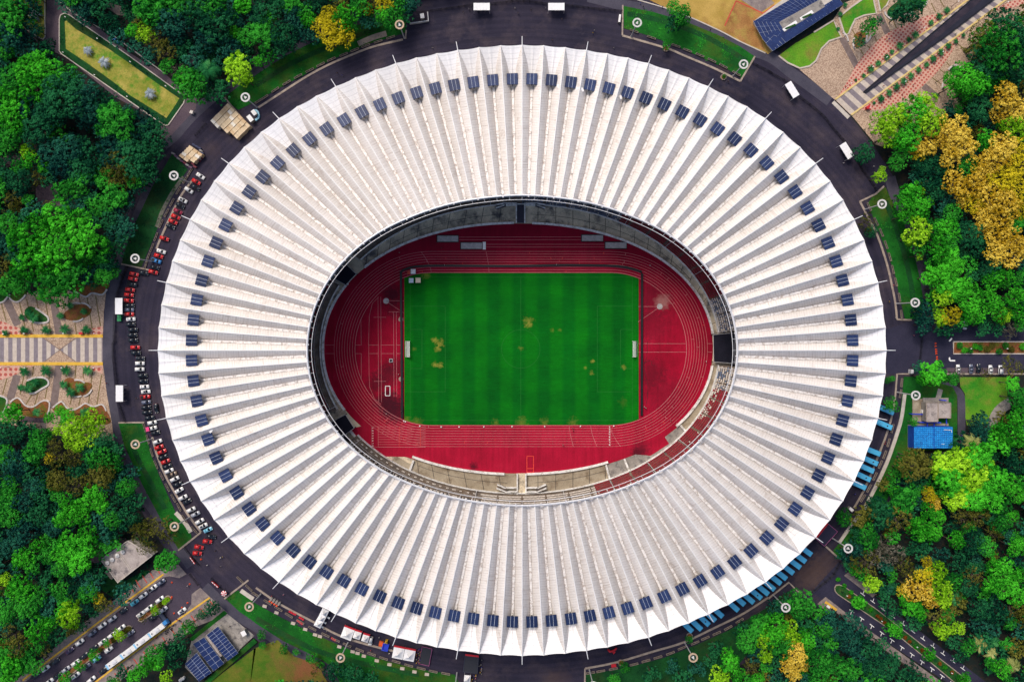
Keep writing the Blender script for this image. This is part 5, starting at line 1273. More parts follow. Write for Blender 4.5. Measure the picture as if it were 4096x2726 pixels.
A2_ = [(1245, 57, 0, 'red', 'mpv'), (1250, 107, 0, 'black', 'mpv'), (1287, 157, 2, 'black', 'sedan'), (1288, 203, 0, 'white', 'mpv'), (1285, 257, 0, 'white', 'mpv'), (1311, 315, -2, 'black', 'mpv'), (1315, 366, -2, 'black', 'mpv'), (1328, 418, -2, 'white', 'sedan'), (1340, 463, -4, 'white', 'sedan', 1), (1337, 511, -4, 'red', 'pickup'), (1346, 560, -6, 'grey', 'mpv'), (1345, 608, -6, 'black', 'mpv'),
       (1352, 654, -6, 'black', 'mpv'), (1376, 703, -8, 'black', 'mpv'), (1401, 747, -10, 'white', 'mpv'), (1400, 800, -15, 'white', 'pickup'), (1427, 841, -15, 'black', 'sedan'), (1449, 922, -20, 'white', 'mpv'), (1464, 973, -20, 'red', 'mpv'), (1490, 1015, -22, 'red', 'mpv'), (1499, 1065, -22, 'black', 'mpv'), (1523, 1105, -22, 'red', 'mpv'), (1537, 1150, -22, 'black', 'mpv'), (1556, 1190, -22, 'white', 'mpv'),
       (1585, 1222, -20, 'brown', 'pickup'), (1607, 1265, -25, 'white', 'mpv'), (1635, 1313, -22, 'black', 'mpv'), (1647, 1370, -30, 'white', 'sedan'), (1683, 1435, -25, 'white', 'mpv'), (1718, 1473, -28, 'black', 'sedan'), (1758, 1547, -25, 'white', 'mpv')]
A3_ = [(1798, 25, -25, 'silver', 'mpv'), (1837, 90, -28, 'white', 'mpv'), (1868, 133, -25, 'white', 'mpv', 1), (1912, 170, -25, 'light blue', 'sedan'), (1942, 230, 10, 'black', 'mpv'), (1908, 275, 10, 'red', 'mpv'), (1831, 327, 12, 'red', 'mpv'), (1815, 383, 8, 'red', 'mpv')]
row = [(q(0, 1, a[0], a[1]),) + a[2:] for a in A1_] + [(q(0, 2, a[0], a[1]),) + a[2:] for a in A2_] + [(q(0, 3, a[0], a[1]),) + a[2:] for a in A3_]
KN = {'sedan': 'sedan', 'mpv': 'minivan', 'pickup': 'pickup'}
for i, a in enumerate(row):
    car(a[0], a[1], a[2], a[3], '%s %s, %s vehicle from the top end of the curved row' % (a[2], KN[a[3]], ordn(i + 1)), 'cars in the curved row beside the stadium', 0.025, len(a) > 4)
car(q(0, 2, 1436, 615), 82, 'black', 'sedan', 'lone black sedan driving between the curved row and the stadium', z=0.025)
car(q(0, 0, 1060, 365), 33, 'blue', 'pickup', 'bright blue pickup parked beside the long grass island', z=0.06)
CR = [('upper row of the parking road', 0.065, [(1482, 650, 'grey', 'mpv'), (1406, 703, 'white', 'pickup'), (1318, 772, 'white', 'mpv'), (1237, 838, 'teal', 'sedan'), (1130, 913, 'black', 'sedan'), (1034, 985, 'silver', 'mpv'), (941, 1047, 'white', 'mpv'), (848, 1117, 'grey', 'mpv'), (735, 1200, 'white', 'mpv'), (641, 1277, 'purple', 'sedan'), (508, 1375, 'black', 'mpv'), (419, 1443, 'white', 'sedan'), (322, 1510, 'black', 'sedan')]),
      ('row above the parking road islands', 0.065, [(1472, 808, 'white', 'mpv'), (1370, 887, 'white', 'mpv'), (1293, 945, 'white', 'sedan'), (1115, 1070, 'white', 'mpv'), (1030, 1135, 'white', 'mpv'), (942, 1200, 'white', 'sedan'), (862, 1258, 'black', 'mpv'), (775, 1325, 'black', 'mpv'), (697, 1388, 'white', 'mpv'), (608, 1450, 'silver', 'mpv'), (527, 1510, 'black', 'sedan'), (455, 1562, 'white', 'mpv')]),
      ('row below the parking road islands', 0.065, [(1503, 902, 'silver', 'mpv'), (1408, 970, 'black', 'mpv'), (1198, 1118, 'grey', 'sedan'), (998, 1270, 'white', 'sedan'), (890, 1355, 'light blue', 'mpv'), (795, 1425, 'grey', 'mpv'), (697, 1505, 'white', 'mpv')]),
      ('lower kerb of the parking road', 0.065, [(1674, 915, 'white', 'sedan', 1), (945, 1463, 'black', 'sedan'), (842, 1543, 'white', 'mpv')])]
for lb, z, L in CR:
    for i, a in enumerate(L):
        car(q(0, 3, a[0], a[1]), -36.5, a[2], a[3], '%s %s, %s vehicle from the stadium in the %s' % (a[2], KN[a[3]], ordn(i + 1), lb), 'cars in the ' + lb, z, len(a) > 4)
for i, (u, v, c, kd) in enumerate([(1748, 257, 'white', 'sedan'), (1867, 255, 'grey', 'sedan'), (1936, 252, 'black', 'sedan'), (2046, 262, 'white', 'sedan'), (2137, 262, 'white', 'mpv')]):
    car(q(3, 2, u, v), -90, c, kd, '%s %s, %s car from the stadium in the right hand bays' % (c, KN[kd], ordn(i + 1)), 'cars in the right hand bays', 0.08)
car(q(3, 1, 1813, 1418), -85, 'white', 'sedan', 'white car half hidden under the trees above the right hand road', z=0.06)
car(q(1, 3, 1053, 1190), 100, 'white', 'mpv', 'white van parked beside the smallest white tent', z=0.025)
# buses -----------------------------------------------------------
M_busb = paint('bus_light_blue', (0.045, 0.40, 0.74), 0.4); M_busr = paint('bus_roof_blue', (0.09, 0.52, 0.82), 0.5); M_busg = plain('bus_hatch', (0.10, 0.45, 0.72), 0.6); M_whb = paint('white_bus_paint', (0.80, 0.79, 0.77), 0.5)
def bus_meshes(L, W_, Hh, mb, mr, white=False):
    o = {}
    b = loft([(-L / 2, W_ / 2 - .1, W_ / 2 - .16, .5, Hh - .15), (-L / 2 + .15, W_ / 2, W_ / 2 - .07, .35, Hh), (L / 2 - .3, W_ / 2, W_ / 2 - .07, .35, Hh), (L / 2, W_ / 2 - .12, W_ / 2 - .2, .5, Hh - .25)])
    o['body'] = b.mesh('bus_body', [mb], False)
    b = MB(); b.box((0, 0, Hh + .03), (L - .7, W_ - .42, .06)); 
    for i in range(int(L / 1.1)): b.box((-L / 2 + .8 + i * 1.1, 0, Hh + .075), (.05, W_ - .5, .03), 0, 0)
    for y in (-W_ / 2 + .28, W_ / 2 - .28): b.box((0, y, Hh + .08), (L - 1, .06, .05))
    o['roof_panel'] = b.mesh('roof_panel', [mr])
    b = MB(); b.box((0, 0, Hh + .12), (1.0, 1.0, .12)); b.box((0, 0, Hh + .2), (.55, .55, .06), 0, 1); o['roof_hatch'] = b.mesh('roof_hatch', [M_busg if not white else M_steel, M_dark])
    b = MB(); b.box((0, 0, Hh + .2), (2.6, 1.5, .3), 0, 0, .92); 
    for i in range(4): b.box((-0.9 + i * .6, 0, Hh + .36), (.4, 1.1, .03), 0, 0)
    o['air_conditioner'] = b.mesh('air_conditioner', [M_busg if not white else M_steel])
    b = MB(); b.face([(L / 2 - .02, -W_ / 2 + .22, 1.3), (L / 2 - .02, W_ / 2 - .22, 1.3), (L / 2 - .12, W_ / 2 - .28, Hh - .35), (L / 2 - .12, -W_ / 2 + .28, Hh - .35)]); b.v = [(x + .06, y, z) for x, y, z in b.v]; o['windscreen'] = b.mesh('bus_windscreen', [M_glass])
    for s in (-1, 1):
        b = MB(); b.box((0, s * (W_ / 2 - .005), Hh * .62), (L - 1.2, .06, .75)); o['side_window%d' % s] = b.mesh('bus_window', [M_glass])
    w = MB(); w.tube([(0, -.14, 0), (0, .14, 0)], .48, 12); o['wheel'] = w.mesh('bus_wheel', [M_tyre])
    if white:
        b = MB(); b.box((L / 2 - .55, 0, Hh + .04), (.9, W_ - .3, .07)); o['front_visor'] = b.mesh('front_visor', [plain('pale_blue_paint', (0.25, 0.52, 0.78), 0.4)])
    return o
BM = bus_meshes(11.6, 2.5, 3.1, M_busb, M_busr); BW = bus_meshes(8.4, 2.75, 3.0, M_whb, M_whb, True)
def bus(px, ang, label, group, bm, L, hatch=True, ac=True, z=0.025):
    p = W(px[0], px[1], 3.0)
    t = empty('bus', (p.x, p.y, z), -radians(ang), label, 'bus', group)
    for n_ in ('body', 'roof_panel', 'windscreen'): mobj(n_, bm[n_], t)
    for s in (-1, 1): mobj('side_window', bm['side_window%d' % s], t)
    if 'front_visor' in bm: mobj('front_visor', bm['front_visor'], t)
    if hatch: o = mobj('roof_hatch', bm['roof_hatch'], t); o.location = (L * .27, 0, 0)
    if ac: o = mobj('air_conditioner', bm['air_conditioner'], t); o.location = (-L * .06, 0, 0)
    for x in (-L * .28, L * .3):
        for y in (-1.1, 1.1): o = mobj('wheel', bm['wheel'], t); o.location = (x, y, .48)
    return t
ends = [(305, 762), (370, 748), (425, 715), (470, 685), (523, 655), (635, 612), (680, 570), (745, 555), (800, 525), (850, 495), (895, 462), (940, 420), (980, 385), (1030, 345), (1080, 305), (1118, 262), (1160, 212)]
for i, (x, y) in enumerate(ends):
    a = 42 - 8 * i / 16 + 2
    e = (2600 + x / 1.792, 2100 + y / 1.792); c_ = (e[0] - 49 * cos(radians(a)), e[1] - 49 * sin(radians(a)))
    bus(c_, a, 'light blue bus, %s from the lower end of the long row at the lower right' % ordn(i + 1), 'light blue buses parked under the roof edge', BM, 11.6, i in (2, 8), i not in (5,))
for i, (u, v, a) in enumerate([(1160, 662, 24), (1142, 798, 23), (1036, 1040, 22), (1012, 1130, 24), (976, 1198, 24), (946, 1276, 25), (903, 1352, 25)]):
    e = q(3, 2, u, v); c_ = (e[0] - 49 * cos(radians(a)), e[1] - 49 * sin(radians(a)))
    bus(c_, a, 'light blue bus, %s from the top of the group opposite the water tank' % ordn(i + 1), 'light blue buses parked under the roof edge', BM, 11.6, i in (1, 3, 5), True)
for i, (u, v) in enumerate([(1435, 1095), (1300, 1195), (1178, 1290), (1045, 1387)]):
    bus(q(0, 3, u, v), 143.3, 'white topped bus with pale blue front, %s from the stadium on the parking road' % ordn(i + 1), 'white buses queued on the parking road', BW, 8.4, True, True, 0.065)
# blue gate frame behind the white buses
p = P(0, 3, 1528, 1022, 1.5); t = empty('truck_cab', (p.x, p.y, 0.065), radians(-53), 'blue and white truck front ahead of the white buses', 'truck')
b = loft([(-1.3, 1.15, 1.05, .5, 2.3), (-1.1, 1.2, 1.1, .4, 2.5), (0.5, 1.2, 1.1, .4, 2.5), (1.0, 1.1, 1.0, .5, 1.7)]); b.build('cab', CP['blue'], t)
b = MB(); b.box((-3.3, 0, .9), (3.8, 2.2, .14)); b.box((-3.3, 1.1, 1.2), (3.8, .08, .5)); b.box((-3.3, -1.1, 1.2), (3.8, .08, .5)); b.build('flat_bed', M_frame, t)
for x in (-4.2, .3):
    for y in (-1, 1): o = mobj('wheel', BM['wheel'], t); o.location = (x, y, .48)
# motorbikes
def bike_mesh():
    b = MB(); b.tube([(-.55, 0, .62), (-.1, 0, .75), (.35, 0, .8), (.6, 0, .95)], [.12, .16, .15, .06], 6); b.box((-.3, 0, .84), (.65, .26, .1))
    return b.mesh('motorbike_body', [M_black])
bkm = bike_mesh(); bw = MB(); bw.tube([(0, -.06, 0), (0, .06, 0)], .3, 10); bwm = bw.mesh('motorbike_wheel', [M_tyre]); bh = MB(); bh.tube([(.55, -.36, 1.02), (.6, 0, .98), (.55, .36, 1.02)], .025, 5); bhm = bh.mesh('handlebar', [M_steel])
BK = [q(0, 3, *t_) for t_ in ((1640, 990), (1655, 1000), (1605, 1035), (1590, 1042), (1572, 1068), (1582, 1078), (1545, 1095), (1530, 1110), (1440, 1155))]
rb = random.Random(2)
for i, px in enumerate(BK):
    p = W(*px); t = empty('motorbike', (p.x, p.y, 0.145), rb.uniform(0, 6.2), 'dark motorbike, %s from the stadium on the lower pavement' % ordn(i + 1), 'motorbike', 'motorbikes on the lower pavement')
    mobj('body', bkm, t, CP['maroon'] if i in (0, 8) else M_black); mobj('handlebar', bhm, t)
    for x in (-.62, .66): o = mobj('wheel', bwm, t); o.location = (x, 0, .3)
# ---------------------------------------------------------------- ring masts
M_ring = nm('ring_lamp_shell', (0.52, 0.51, 0.50), (0.66, 0.64, 0.62), 0.9); M_ringb = nm('rusty_ring_lamp_shell', (0.42, 0.30, 0.20), (0.55, 0.42, 0.30), 0.9); M_pole = nm('grey_pole', (0.38, 0.38, 0.40), (0.50, 0.50, 0.52), 0.7)
HM = 14.5
pole = MB(); pole.cone((0, 0, 0), .36, .36, 0, .5, 10); pole.cone((0, 0, 0), .30, .22, .5, HM - .1, 8); pole_me = pole.mesh('mast_pole', [M_pole])
rg_ = MB(); N = 24
rg_.ring((0, 0, HM), 1.42, 2.12, -.10, .22, 32); ring_me = rg_.mesh('mast_ring', [M_ring])
sp_ = MB()
for i in range(4): a = i * pi / 2; sp_.tube([(0, 0, HM), (1.5 * cos(a), 1.5 * sin(a), HM)], .05, 4)
sp_.ring((0, 0, HM), .95, 1.05, -.05, .05, 20); spoke_me = sp_.mesh('mast_spoke', [M_frame])
tr_ = MB()
tp = [(0.95, 0), (-.62, .68), (-.62, -.68)]
tr_.prism([(x, y) for x, y in tp], HM + .05, HM + .3); refl_me = tr_.mesh('mast_reflector', [M_ring])
MAST = [(0, 0, 2350, 985, 2268, 900, 0, 'upper left bank beside the big wood pile'), (1, 0, 1362, 352, 1322, 231, 1, 'upper left bank below the yellow tree'), (2, 0, 1096, 335, 1150, 213, 0, 'upper right bank, left end'), (2, 0, 2032, 698, 2127, 595, 0, 'upper right bank, right end'),
        (3, 1, 890, 360, 1047, 307, 0, 'right bank, upper end'), (3, 1, 1182, 1222, 1350, 1214, 0, 'right bank, lower end'), (3, 2, 1185, 470, 1357, 496, 0, 'grass by the flat roofed plant house'), (3, 3, 595, 245, 735, 340, 0, 'grass by the black entrance tent'), (3, 3, 45, 770, 162, 878, 0, 'wood below the row of blue buses'),
        (2, 3, 1585, 1205, 1667, 1340, 1, 'bottom right grass bank'), (2, 3, 705, 1455, 752, 1600, 0, 'bottom edge right of the tents'), (1, 3, 838, 1205, 783, 1343, 1, 'grass below the white tents'), (0, 3, 2380, 775, 2307, 863, 1, 'grass left of the white tents'), (0, 3, 1735, 55, 1612, 137, 1, 'lower left bank, lower end'),
        (0, 2, 1392, 898, 1253, 945, 1, 'lower left bank, upper end'), (0, 1, 1395, 832, 1247, 811, 0, 'upper left car row, lower end'), (0, 1, 1735, 103, 1603, 52, 0, 'upper left car row, upper end'), (1, 3, 1838, 1468, 1835, 1640, 0, 'bottom edge beside the dark stage')]
for c, r, u, v, u2, v2, rusty, lb in MAST:
    p = W(*[sum(t_) / 2 for t_ in zip((W(*q(c, r, u, v), 0).x, W(*q(c, r, u, v), 0).y), (W(*q(c, r, u2, v2), HM).x, W(*q(c, r, u2, v2), HM).y))], 0) if False else (W(*q(c, r, u2, v2), HM) * .6 + W(*q(c, r, u, v), 0) * .4)
    t = empty('lamp_mast', (p.x, p.y, .1), atan2(-(v2 - v), u2 - u), 'tall ring shaped lamp mast on the ' + lb, 'lamp mast', 'ring lamp masts around the stadium')
    mobj('pole', pole_me, t); mobj('ring', ring_me, t, M_ringb if rusty else M_ring); mobj('spoke', spoke_me, t); mobj('reflector', refl_me, t)
# ---------------------------------------------------------------- gate shelters
M_shel = plain('white_shelter_sheet', (0.82, 0.82, 0.84), 0.5, var=0.05)
def shelter(px, ang, label, L=7.6, D=3.4):
    p = W(px[0], px[1], 3.6); t = empty('shelter', (p.x, p.y, .025), -radians(ang), label, 'shelter', 'white gate shelters on the ring road')
    b = MB()
    for i in range(5):
        x0 = -L / 2 + i * L / 5 + .02; x1 = x0 + L / 5 - .04
        b.prism([(x0, -D / 2), (x1, -D / 2), (x1, D / 2), (x0, D / 2)], 3.5, 3.62)
    b.box((0, 0, 3.46), (L, D, .06)); b.build('roof', M_shel, t)
    for x in (-L / 2 + .1, L / 2 - .1):
        for y in (-D / 2 + .1, D / 2 - .1): b = MB(); b.box((x, y, 1.71), (.14, .14, 3.42)); b.build('leg', M_steel, t)
    for x in (-L / 4, 0, L / 4): b = MB(); b.box((x, 0, .55), (.5, 1.6, 1.1)); b.build('turnstile', M_frame, t)
for c, r, u, v, a, lb in ((1, 0, 2075, 62, 0, 'at the top, left one of the top pair'), (2, 0, 408, 62, 0, 'at the top, right one of the top pair'), (3, 0, 222, 825, 58, 'at the foot of the slanted striped walk'), (3, 0, 725, 1385, 58, 'half under a tree below the slanted walk'), (0, 1, 1092, 1245, 90, 'above the left striped walk'), (0, 2, 1098, 480, 90, 'below the left striped walk')):
    shelter(q(c, r, u, v), a, 'white panelled shelter roof ' + lb)
# ---------------------------------------------------------------- fences
def fence(pts, label, h=1.8, step=2.4):
    w = [W(p[0], p[1]) for p in pts]; c0 = w[len(w) // 2].copy()
    t = empty('metal_fence', (c0.x, c0.y, 0.03), 0, label, 'fence')
    b = MB(); post = MB()
    for i in range(len(w) - 1):
        a, e = w[i] - c0, w[i + 1] - c0; d = e - a; L = d.length; n_ = max(1, int(L / step)); dn = d.normalized(); nn = Vector((-dn.y, dn.x, 0))
        for z in (.25, 1.0, h - .1): b.tube([a + Vector((0, 0, z)), e + Vector((0, 0, z))], .06, 4)
        m_ = int(L / .35)
        for j in range(m_): p = a + d * (j / m_); b.box((p.x, p.y, h / 2), (.05, .05, h))
        for j in range(n_ + 1):
            p = a + d * (j / n_); post.box((p.x, p.y, h / 2 + .05), (.14, .14, h + .1)); post.tube([p + Vector((0, 0, h)), p + nn * 1.1], .05, 4)
    b.build('panel', M_black, t); post.build('post', M_black, t)
FN = [(catmull(qs(1, 0, 1480, 122, 1700, 95, 2000, 50), 3), 'black metal fence left of the top shelters'), (qs(1, 0, 2150, 45, 2354, 20) + qs(2, 0, 0, 15, 160, 22, 335, 45), 'black metal fence between the two top shelters'), (catmull(qs(2, 0, 485, 55, 750, 85, 1010, 110), 3), 'black metal fence right of the top shelters'),
      (catmull(qs(2, 0, 2205, 585, 2354, 660) + qs(3, 0, 30, 680, 185, 765), 3), 'black metal fence from the upper right bank to a shelter'), (catmull(qs(3, 0, 285, 895, 480, 1050, 590, 1180, 700, 1310), 4), 'black metal fence across the foot of the slanted walk'), (catmull(qs(3, 0, 800, 1470, 830, 1510) + qs(3, 1, 860, 0, 940, 100, 990, 190), 3), 'black metal fence above the right grass bank'),
      (qs(3, 1, 1405, 1510, 1405, 1568) + qs(3, 2, 1385, 195), 'black metal fence across the right hand road'), (qs(0, 1, 1180, 885, 1120, 1030, 1075, 1165), 'black metal fence above the left shelter'), (qs(0, 1, 1062, 1325, 1055, 1568) + qs(0, 2, 1045, 20, 1050, 150, 1080, 400), 'black metal fence between the left shelters'), (qs(0, 2, 1095, 565, 1130, 660, 1160, 745), 'black metal fence below the left shelters'),
      (qs(3, 3, 375, 755, 520, 640, 600, 570, 655, 460), 'black metal fence across the lower right avenue'), (qs(0, 3, 1700, 325, 1760, 400, 1840, 490), 'black metal fence at the top of the parking road'), (qs(0, 3, 1750, 570, 1830, 670), 'black metal barrier in the mouth of the parking road'), (qs(0, 3, 1950, 610, 2020, 690, 2110, 755), 'black metal fence at the foot of the bottom left bank'), (qs(0, 0, 1900, 1140, 1800, 1250), 'black metal fence between the two wood piles')]
for pts, lb in FN: fence(pts, lb)
for pts, lb in ((qs(0, 3, 1762, 410, 1805, 470), 'red and white banner on the fence above the parking road'), (qs(0, 3, 1960, 632, 2020, 685), 'red and white banner on the fence below the parking road')):
    b = MB(); w0, w1 = W(*pts[0]), W(*pts[1]); d = (w1 - w0); rz = atan2(d.y, d.x)
    b.box((0, 0, 1.3), (d.length, .5, 1.0)); 
    for i in range(3): b.box((-d.length / 3 + i * d.length / 3, .0, 1.83), (d.length * .22, .3, .05), 0, 1)
    o = b.build('banner', [CP['red'], M_white]); o.location = ((w0 + w1) / 2); o.rotation_euler = (0, 0, rz); tag(o, lb, 'banner')
# ---------------------------------------------------------------- concrete troughs along the banks
tb = MB()
for y in (-.31, .31): tb.box((0, y, .3), (4.0, .11, .6))
for x in (-2.0, 0, 2.0): tb.box((x, 0, .3), (.14, .55, .595))
tr_me = tb.mesh('trough_shell', [M_kerb]); td = MB(); td.box((-1, 0, .12), (1.84, .53, .2)); td.box((1, 0, .12), (1.84, .53, .2)); td_me = td.mesh('trough_soil', [M_dark])
TR = {'upper left bank': qs(1, 0, 30, 930, 80, 900, 180, 830, 285, 765, 390, 705, 497, 650, 597, 598, 695, 550, 808, 505, 910, 462, 1010, 425, 1125, 385, 1240, 348) , 'upper right bank': qs(2, 0, 1120, 290, 1280, 350, 1505, 425, 1612, 468, 1725, 512, 1835, 560, 1940, 612, 2060, 680),
      'right bank': qs(3, 1, 925, 335, 990, 470, 1037, 570, 1080, 682, 1115, 795, 1143, 910, 1172, 1025, 1203, 1165, 1222, 1320), 'water tank wall': qs(3, 2, 1225, 380, 1215, 480, 1140, 800, 1105, 930, 1070, 1040, 1030, 1130, 980, 1240, 925, 1350, 870, 1440),
      'bottom right bank': qs(2, 3, 720, 1478, 815, 1462, 930, 1442, 1120, 1400, 1230, 1368, 1340, 1335, 1455, 1298, 1560, 1250, 1680, 1203, 1775, 1160, 1880, 1115, 1985, 1065, 2090, 1000), 'bottom left bank': qs(1, 3, 0, 760, 110, 830, 210, 890, 305, 950, 410, 1010, 520, 1070, 640, 1130, 735, 1175, 840, 1222, 955, 1268, 1065, 1305, 1175, 1345, 1290, 1375, 1405, 1410, 1520, 1438, 1630, 1465, 1745, 1485),
      'lower left bank': qs(0, 2, 1335, 790, 1365, 900, 1400, 1020, 1440, 1130, 1492, 1235, 1545, 1340, 1600, 1440, 1650, 1520) + qs(0, 3, 1700, 65, 1790, 165), 'upper left car row': qs(0, 1, 1750, 15, 1708, 85, 1645, 185, 1585, 295, 1535, 390, 1485, 490, 1438, 610, 1400, 710, 1365, 800, 1343, 870), 'parking road corner': qs(0, 3, 2210, 625, 2290, 700)}
for nm_, pts in TR.items():
    for i, px in enumerate(pts):
        a = pts[max(i - 1, 0)]; e = pts[min(i + 1, len(pts) - 1)]; p = W(*px)
        t = empty('concrete_trough', (p.x, p.y, .17 if 'bank' in nm_ else .03), atan2(-(e[1] - a[1]), e[0] - a[0]), 'long concrete trough, %s along the %s' % (ordn(i + 1), nm_), 'trough', 'concrete troughs along the grass banks')
        mobj('shell', tr_me, t); mobj('soil', td_me, t)
# stepping slabs on the lower bank
sl = MB(); sl.box((0, 0, .12), (2.0, 1.3, .24)); sl.box((0, -.2, .26), (2.0, .8, .06), 0, 0); sl_me = sl.mesh('slab', [M_stA])
for i, (u, v) in enumerate(((82, 868), (190, 928), (343, 1025), (455, 1080), (545, 1130), (590, 1145), (768, 1240), (890, 1285), (935, 1300), (993, 1325), (1112, 1368), (1228, 1403), (1346, 1440), (1458, 1470), (1572, 1493))):
    p = P(1, 3, u, v); o = mobj('stone_slab', sl_me); o.location = (p.x, p.y, .17); o.rotation_euler = (0, 0, -.3 + i * .015)
    tag(o, 'pale stone slab, %s from the left on the bank below the tents' % ordn(i + 1), 'slab', 'stone slabs on the bank')
# ---------------------------------------------------------------- wood piles
M_ply = [nm('plywood_%s' % n_, c1, c2, 0.8, grain=0.12) for n_, c1, c2 in (('pale', (0.62, 0.48, 0.31), (0.72, 0.58, 0.40)), ('tan', (0.54, 0.38, 0.22), (0.64, 0.47, 0.29)), ('white', (0.74, 0.68, 0.58), (0.80, 0.75, 0.66)))]
def stack_me(L, D, n):
    b = MB()
    for i in range(n):
        b.box((0, 0, .28 * i + .12), (L - (.04 if i % 2 else 0), D - (.04 if i % 2 else 0), .235)); 
        if i < n - 1: b.box((0, 0, .28 * i + .26), (L * .8, D * .8, .05), 0, 1)
    return b.mesh('panel_stack', [M_ply[0], M_dark])
SM = [stack_me(2.25, 1.45, n_) for n_ in (9, 10, 11)]
rp = random.Random(4)
def pile(O, ea, eb, na, nb, lens, what, ht):
    k = 0
    for j in range(nb):
        for i in range(na):
            if i >= lens[j]: continue
            px = (O[0] + ea[0] * (i + .5) + eb[0] * (j + .5) + rp.uniform(-.7, .7), O[1] + ea[1] * (i + .5) + eb[1] * (j + .5) + rp.uniform(-.7, .7))
            s = rp.randrange(3); p = W(px[0], px[1], .28 * (9 + s)); k += 1
            o = mobj('panel_stack', SM[s], None, [rp.choice([M_ply[0], M_ply[0], M_ply[1], M_ply[0], M_ply[2]]), M_dark]); o.location = (p.x, p.y, .025); o.rotation_euler = (0, 0, atan2(-ea[1], ea[0]) + rp.uniform(-.03, .03))
            tag(o, 'stack of pale timber panels, %s in the %s column of the %s wood pile' % (ordn(i + 1), ordn(j + 1), what), 'panel stack', 'stacked timber panels of the %s wood pile' % what)
cz = lambda x, y: (800 + x / 2.636, 350 + y / 2.636)
O = cz(290, 165); ea = ((530 - 290) / 2.636 / 6.0, (405 - 165) / 2.636 / 6.0); eb = ((105 - 290) / 2.636 / 8.0, (350 - 165) / 2.636 / 8.0)
pile(O, ea, eb, 7, 8, [6, 6, 6, 6, 6, 6, 4, 2], 'big', 0)
O = q(0, 0, 1742, 1335); ea = ((1865 - 1742) / 2.2988 / 3, (1420 - 1335) / 2.2988 / 3); eb = ((1640 - 1742) / 2.2988 / 5, (1430 - 1335) / 2.2988 / 5)
pile(O, ea, eb, 3, 5, [3, 3, 3, 3, 2], 'small', 0)
M_cr = [plain('crate_' + n_, c) for n_, c in (('navy', (0.03, 0.04, 0.10)), ('maroon', (0.16, 0.02, 0.04)), ('grey', (0.25, 0.24, 0.24)), ('purple', (0.12, 0.06, 0.12)))]
cb = MB(); cb.box((0, 0, .5), (1.6, .75, 1.0)); cb.box((0, 0, 1.03), (1.66, .81, .06)); cb_me = cb.mesh('equipment_case', [M_cr[0]])
for i, (u, v) in enumerate(((1790, 1335), (1815, 1350), (1840, 1365), (1855, 1390), (1865, 1410), (1600, 1415), (1625, 1440), (1650, 1462), (1680, 1485), (1705, 1500), (1730, 1520), (1760, 1540), (1780, 1510), (1800, 1535), (1850, 1455), (1835, 1475))):
    p = P(0, 0, u, v); o = mobj('equipment_case', cb_me, None, M_cr[(0, 0, 0, 2, 0, 2, 3, 2, 3, 1, 2, 3, 1, 1, 1, 1)[i]]); o.location = (p.x, p.y, .025); o.rotation_euler = (0, 0, -.62 + .1 * (i % 3))
    defer(o, q(0, 0, u, v), 'low equipment case by the small wood pile'); o['category'] = 'case'; o['group'] = 'equipment cases by the small wood pile'
    PEND.pop(); o['label'] = 'low equipment case, %s one clockwise around the small wood pile' % ordn(i + 1)
# ---------------------------------------------------------------- tents and the fair below the stadium
M_tent = plain('white_tent_fabric', (0.84, 0.83, 0.84), 0.6, var=0.04); M_red = plain('red_fabric', (0.55, 0.02, 0.035), 0.6)
def tent(px, ang, S, label, group='white tents below the stadium', red=True, D=None, hip=2.0):
    D = D or S; p = W(px[0], px[1], 3.0); t = empty('tent', (p.x, p.y, .025), -radians(ang), label, 'tent', group)
    b = MB(); n = 8; e = 2.5
    # four curved hips rising to the peak
    for s in range(4):
        for i in range(n):
            f0, f1 = i / n, (i + 1) / n
            def pt(f, side):
                k = 1 - f; h = e + hip * f ** 1.7
                c4 = [(-S / 2, -D / 2), (S / 2, -D / 2), (S / 2, D / 2), (-S / 2, D / 2)]
                c_ = c4[(s + side) % 4]; return (c_[0] * k, c_[1] * k, h)
            b.face([pt(f0, 0), pt(f0, 1), pt(f1, 1), pt(f1, 0)])
    c4 = [(-S / 2, -D / 2), (S / 2, -D / 2), (S / 2, D / 2), (-S / 2, D / 2)]
    for i in range(4):
        a, c_ = c4[i], c4[(i + 1) % 4]; b.face([(a[0], a[1], e - .3), (c_[0], c_[1], e - .3), (c_[0], c_[1], e), (a[0], a[1], e)])
    b.build('roof', M_tent, t)
    for a in c4: b = MB(); b.tube([(a[0] * .97, a[1] * .97, 0), (a[0] * .97, a[1] * .97, e)], .05, 5); b.build('leg', M_steel, t)
    if red:
        b = MB(); b.box((0, D / 2 + .35, 2.1), (S, .7, .5)); b.box((0, D / 2 + .38, 2.4), (S * .8, .25, .12)); b.build('awning', M_red, t)
for u, v, a, S, lb, rd in ((625, 935, 27, 3.4, 'white peaked tent, nearest the roof edge in the row of three', False), (600, 985, 27, 3.4, 'white peaked tent, middle one of the row of three', False), (572, 1035, 27, 3.4, 'white peaked tent, farthest from the roof in the row of three', False), (838, 1128, 21, 5.2, 'large white peaked tent with red awning beside the row of three', True),
                           (928, 1143, 17, 3.4, 'small white tent right of the large red awning tent', True), (1003, 1172, 17, 3.2, 'small white tent beside the parked white van', True), (1306, 1308, 11, 5.1, 'large white tent with red awning, left half of the double tent', True), (1408, 1328, 11, 5.1, 'large white tent with red awning, right half of the double tent', True), (1942, 1540, 5, 3.0, 'small white tent at the bottom edge beside the dark stage', False)):
    tent(q(1, 3, u, v), a, S, lb, red=rd)
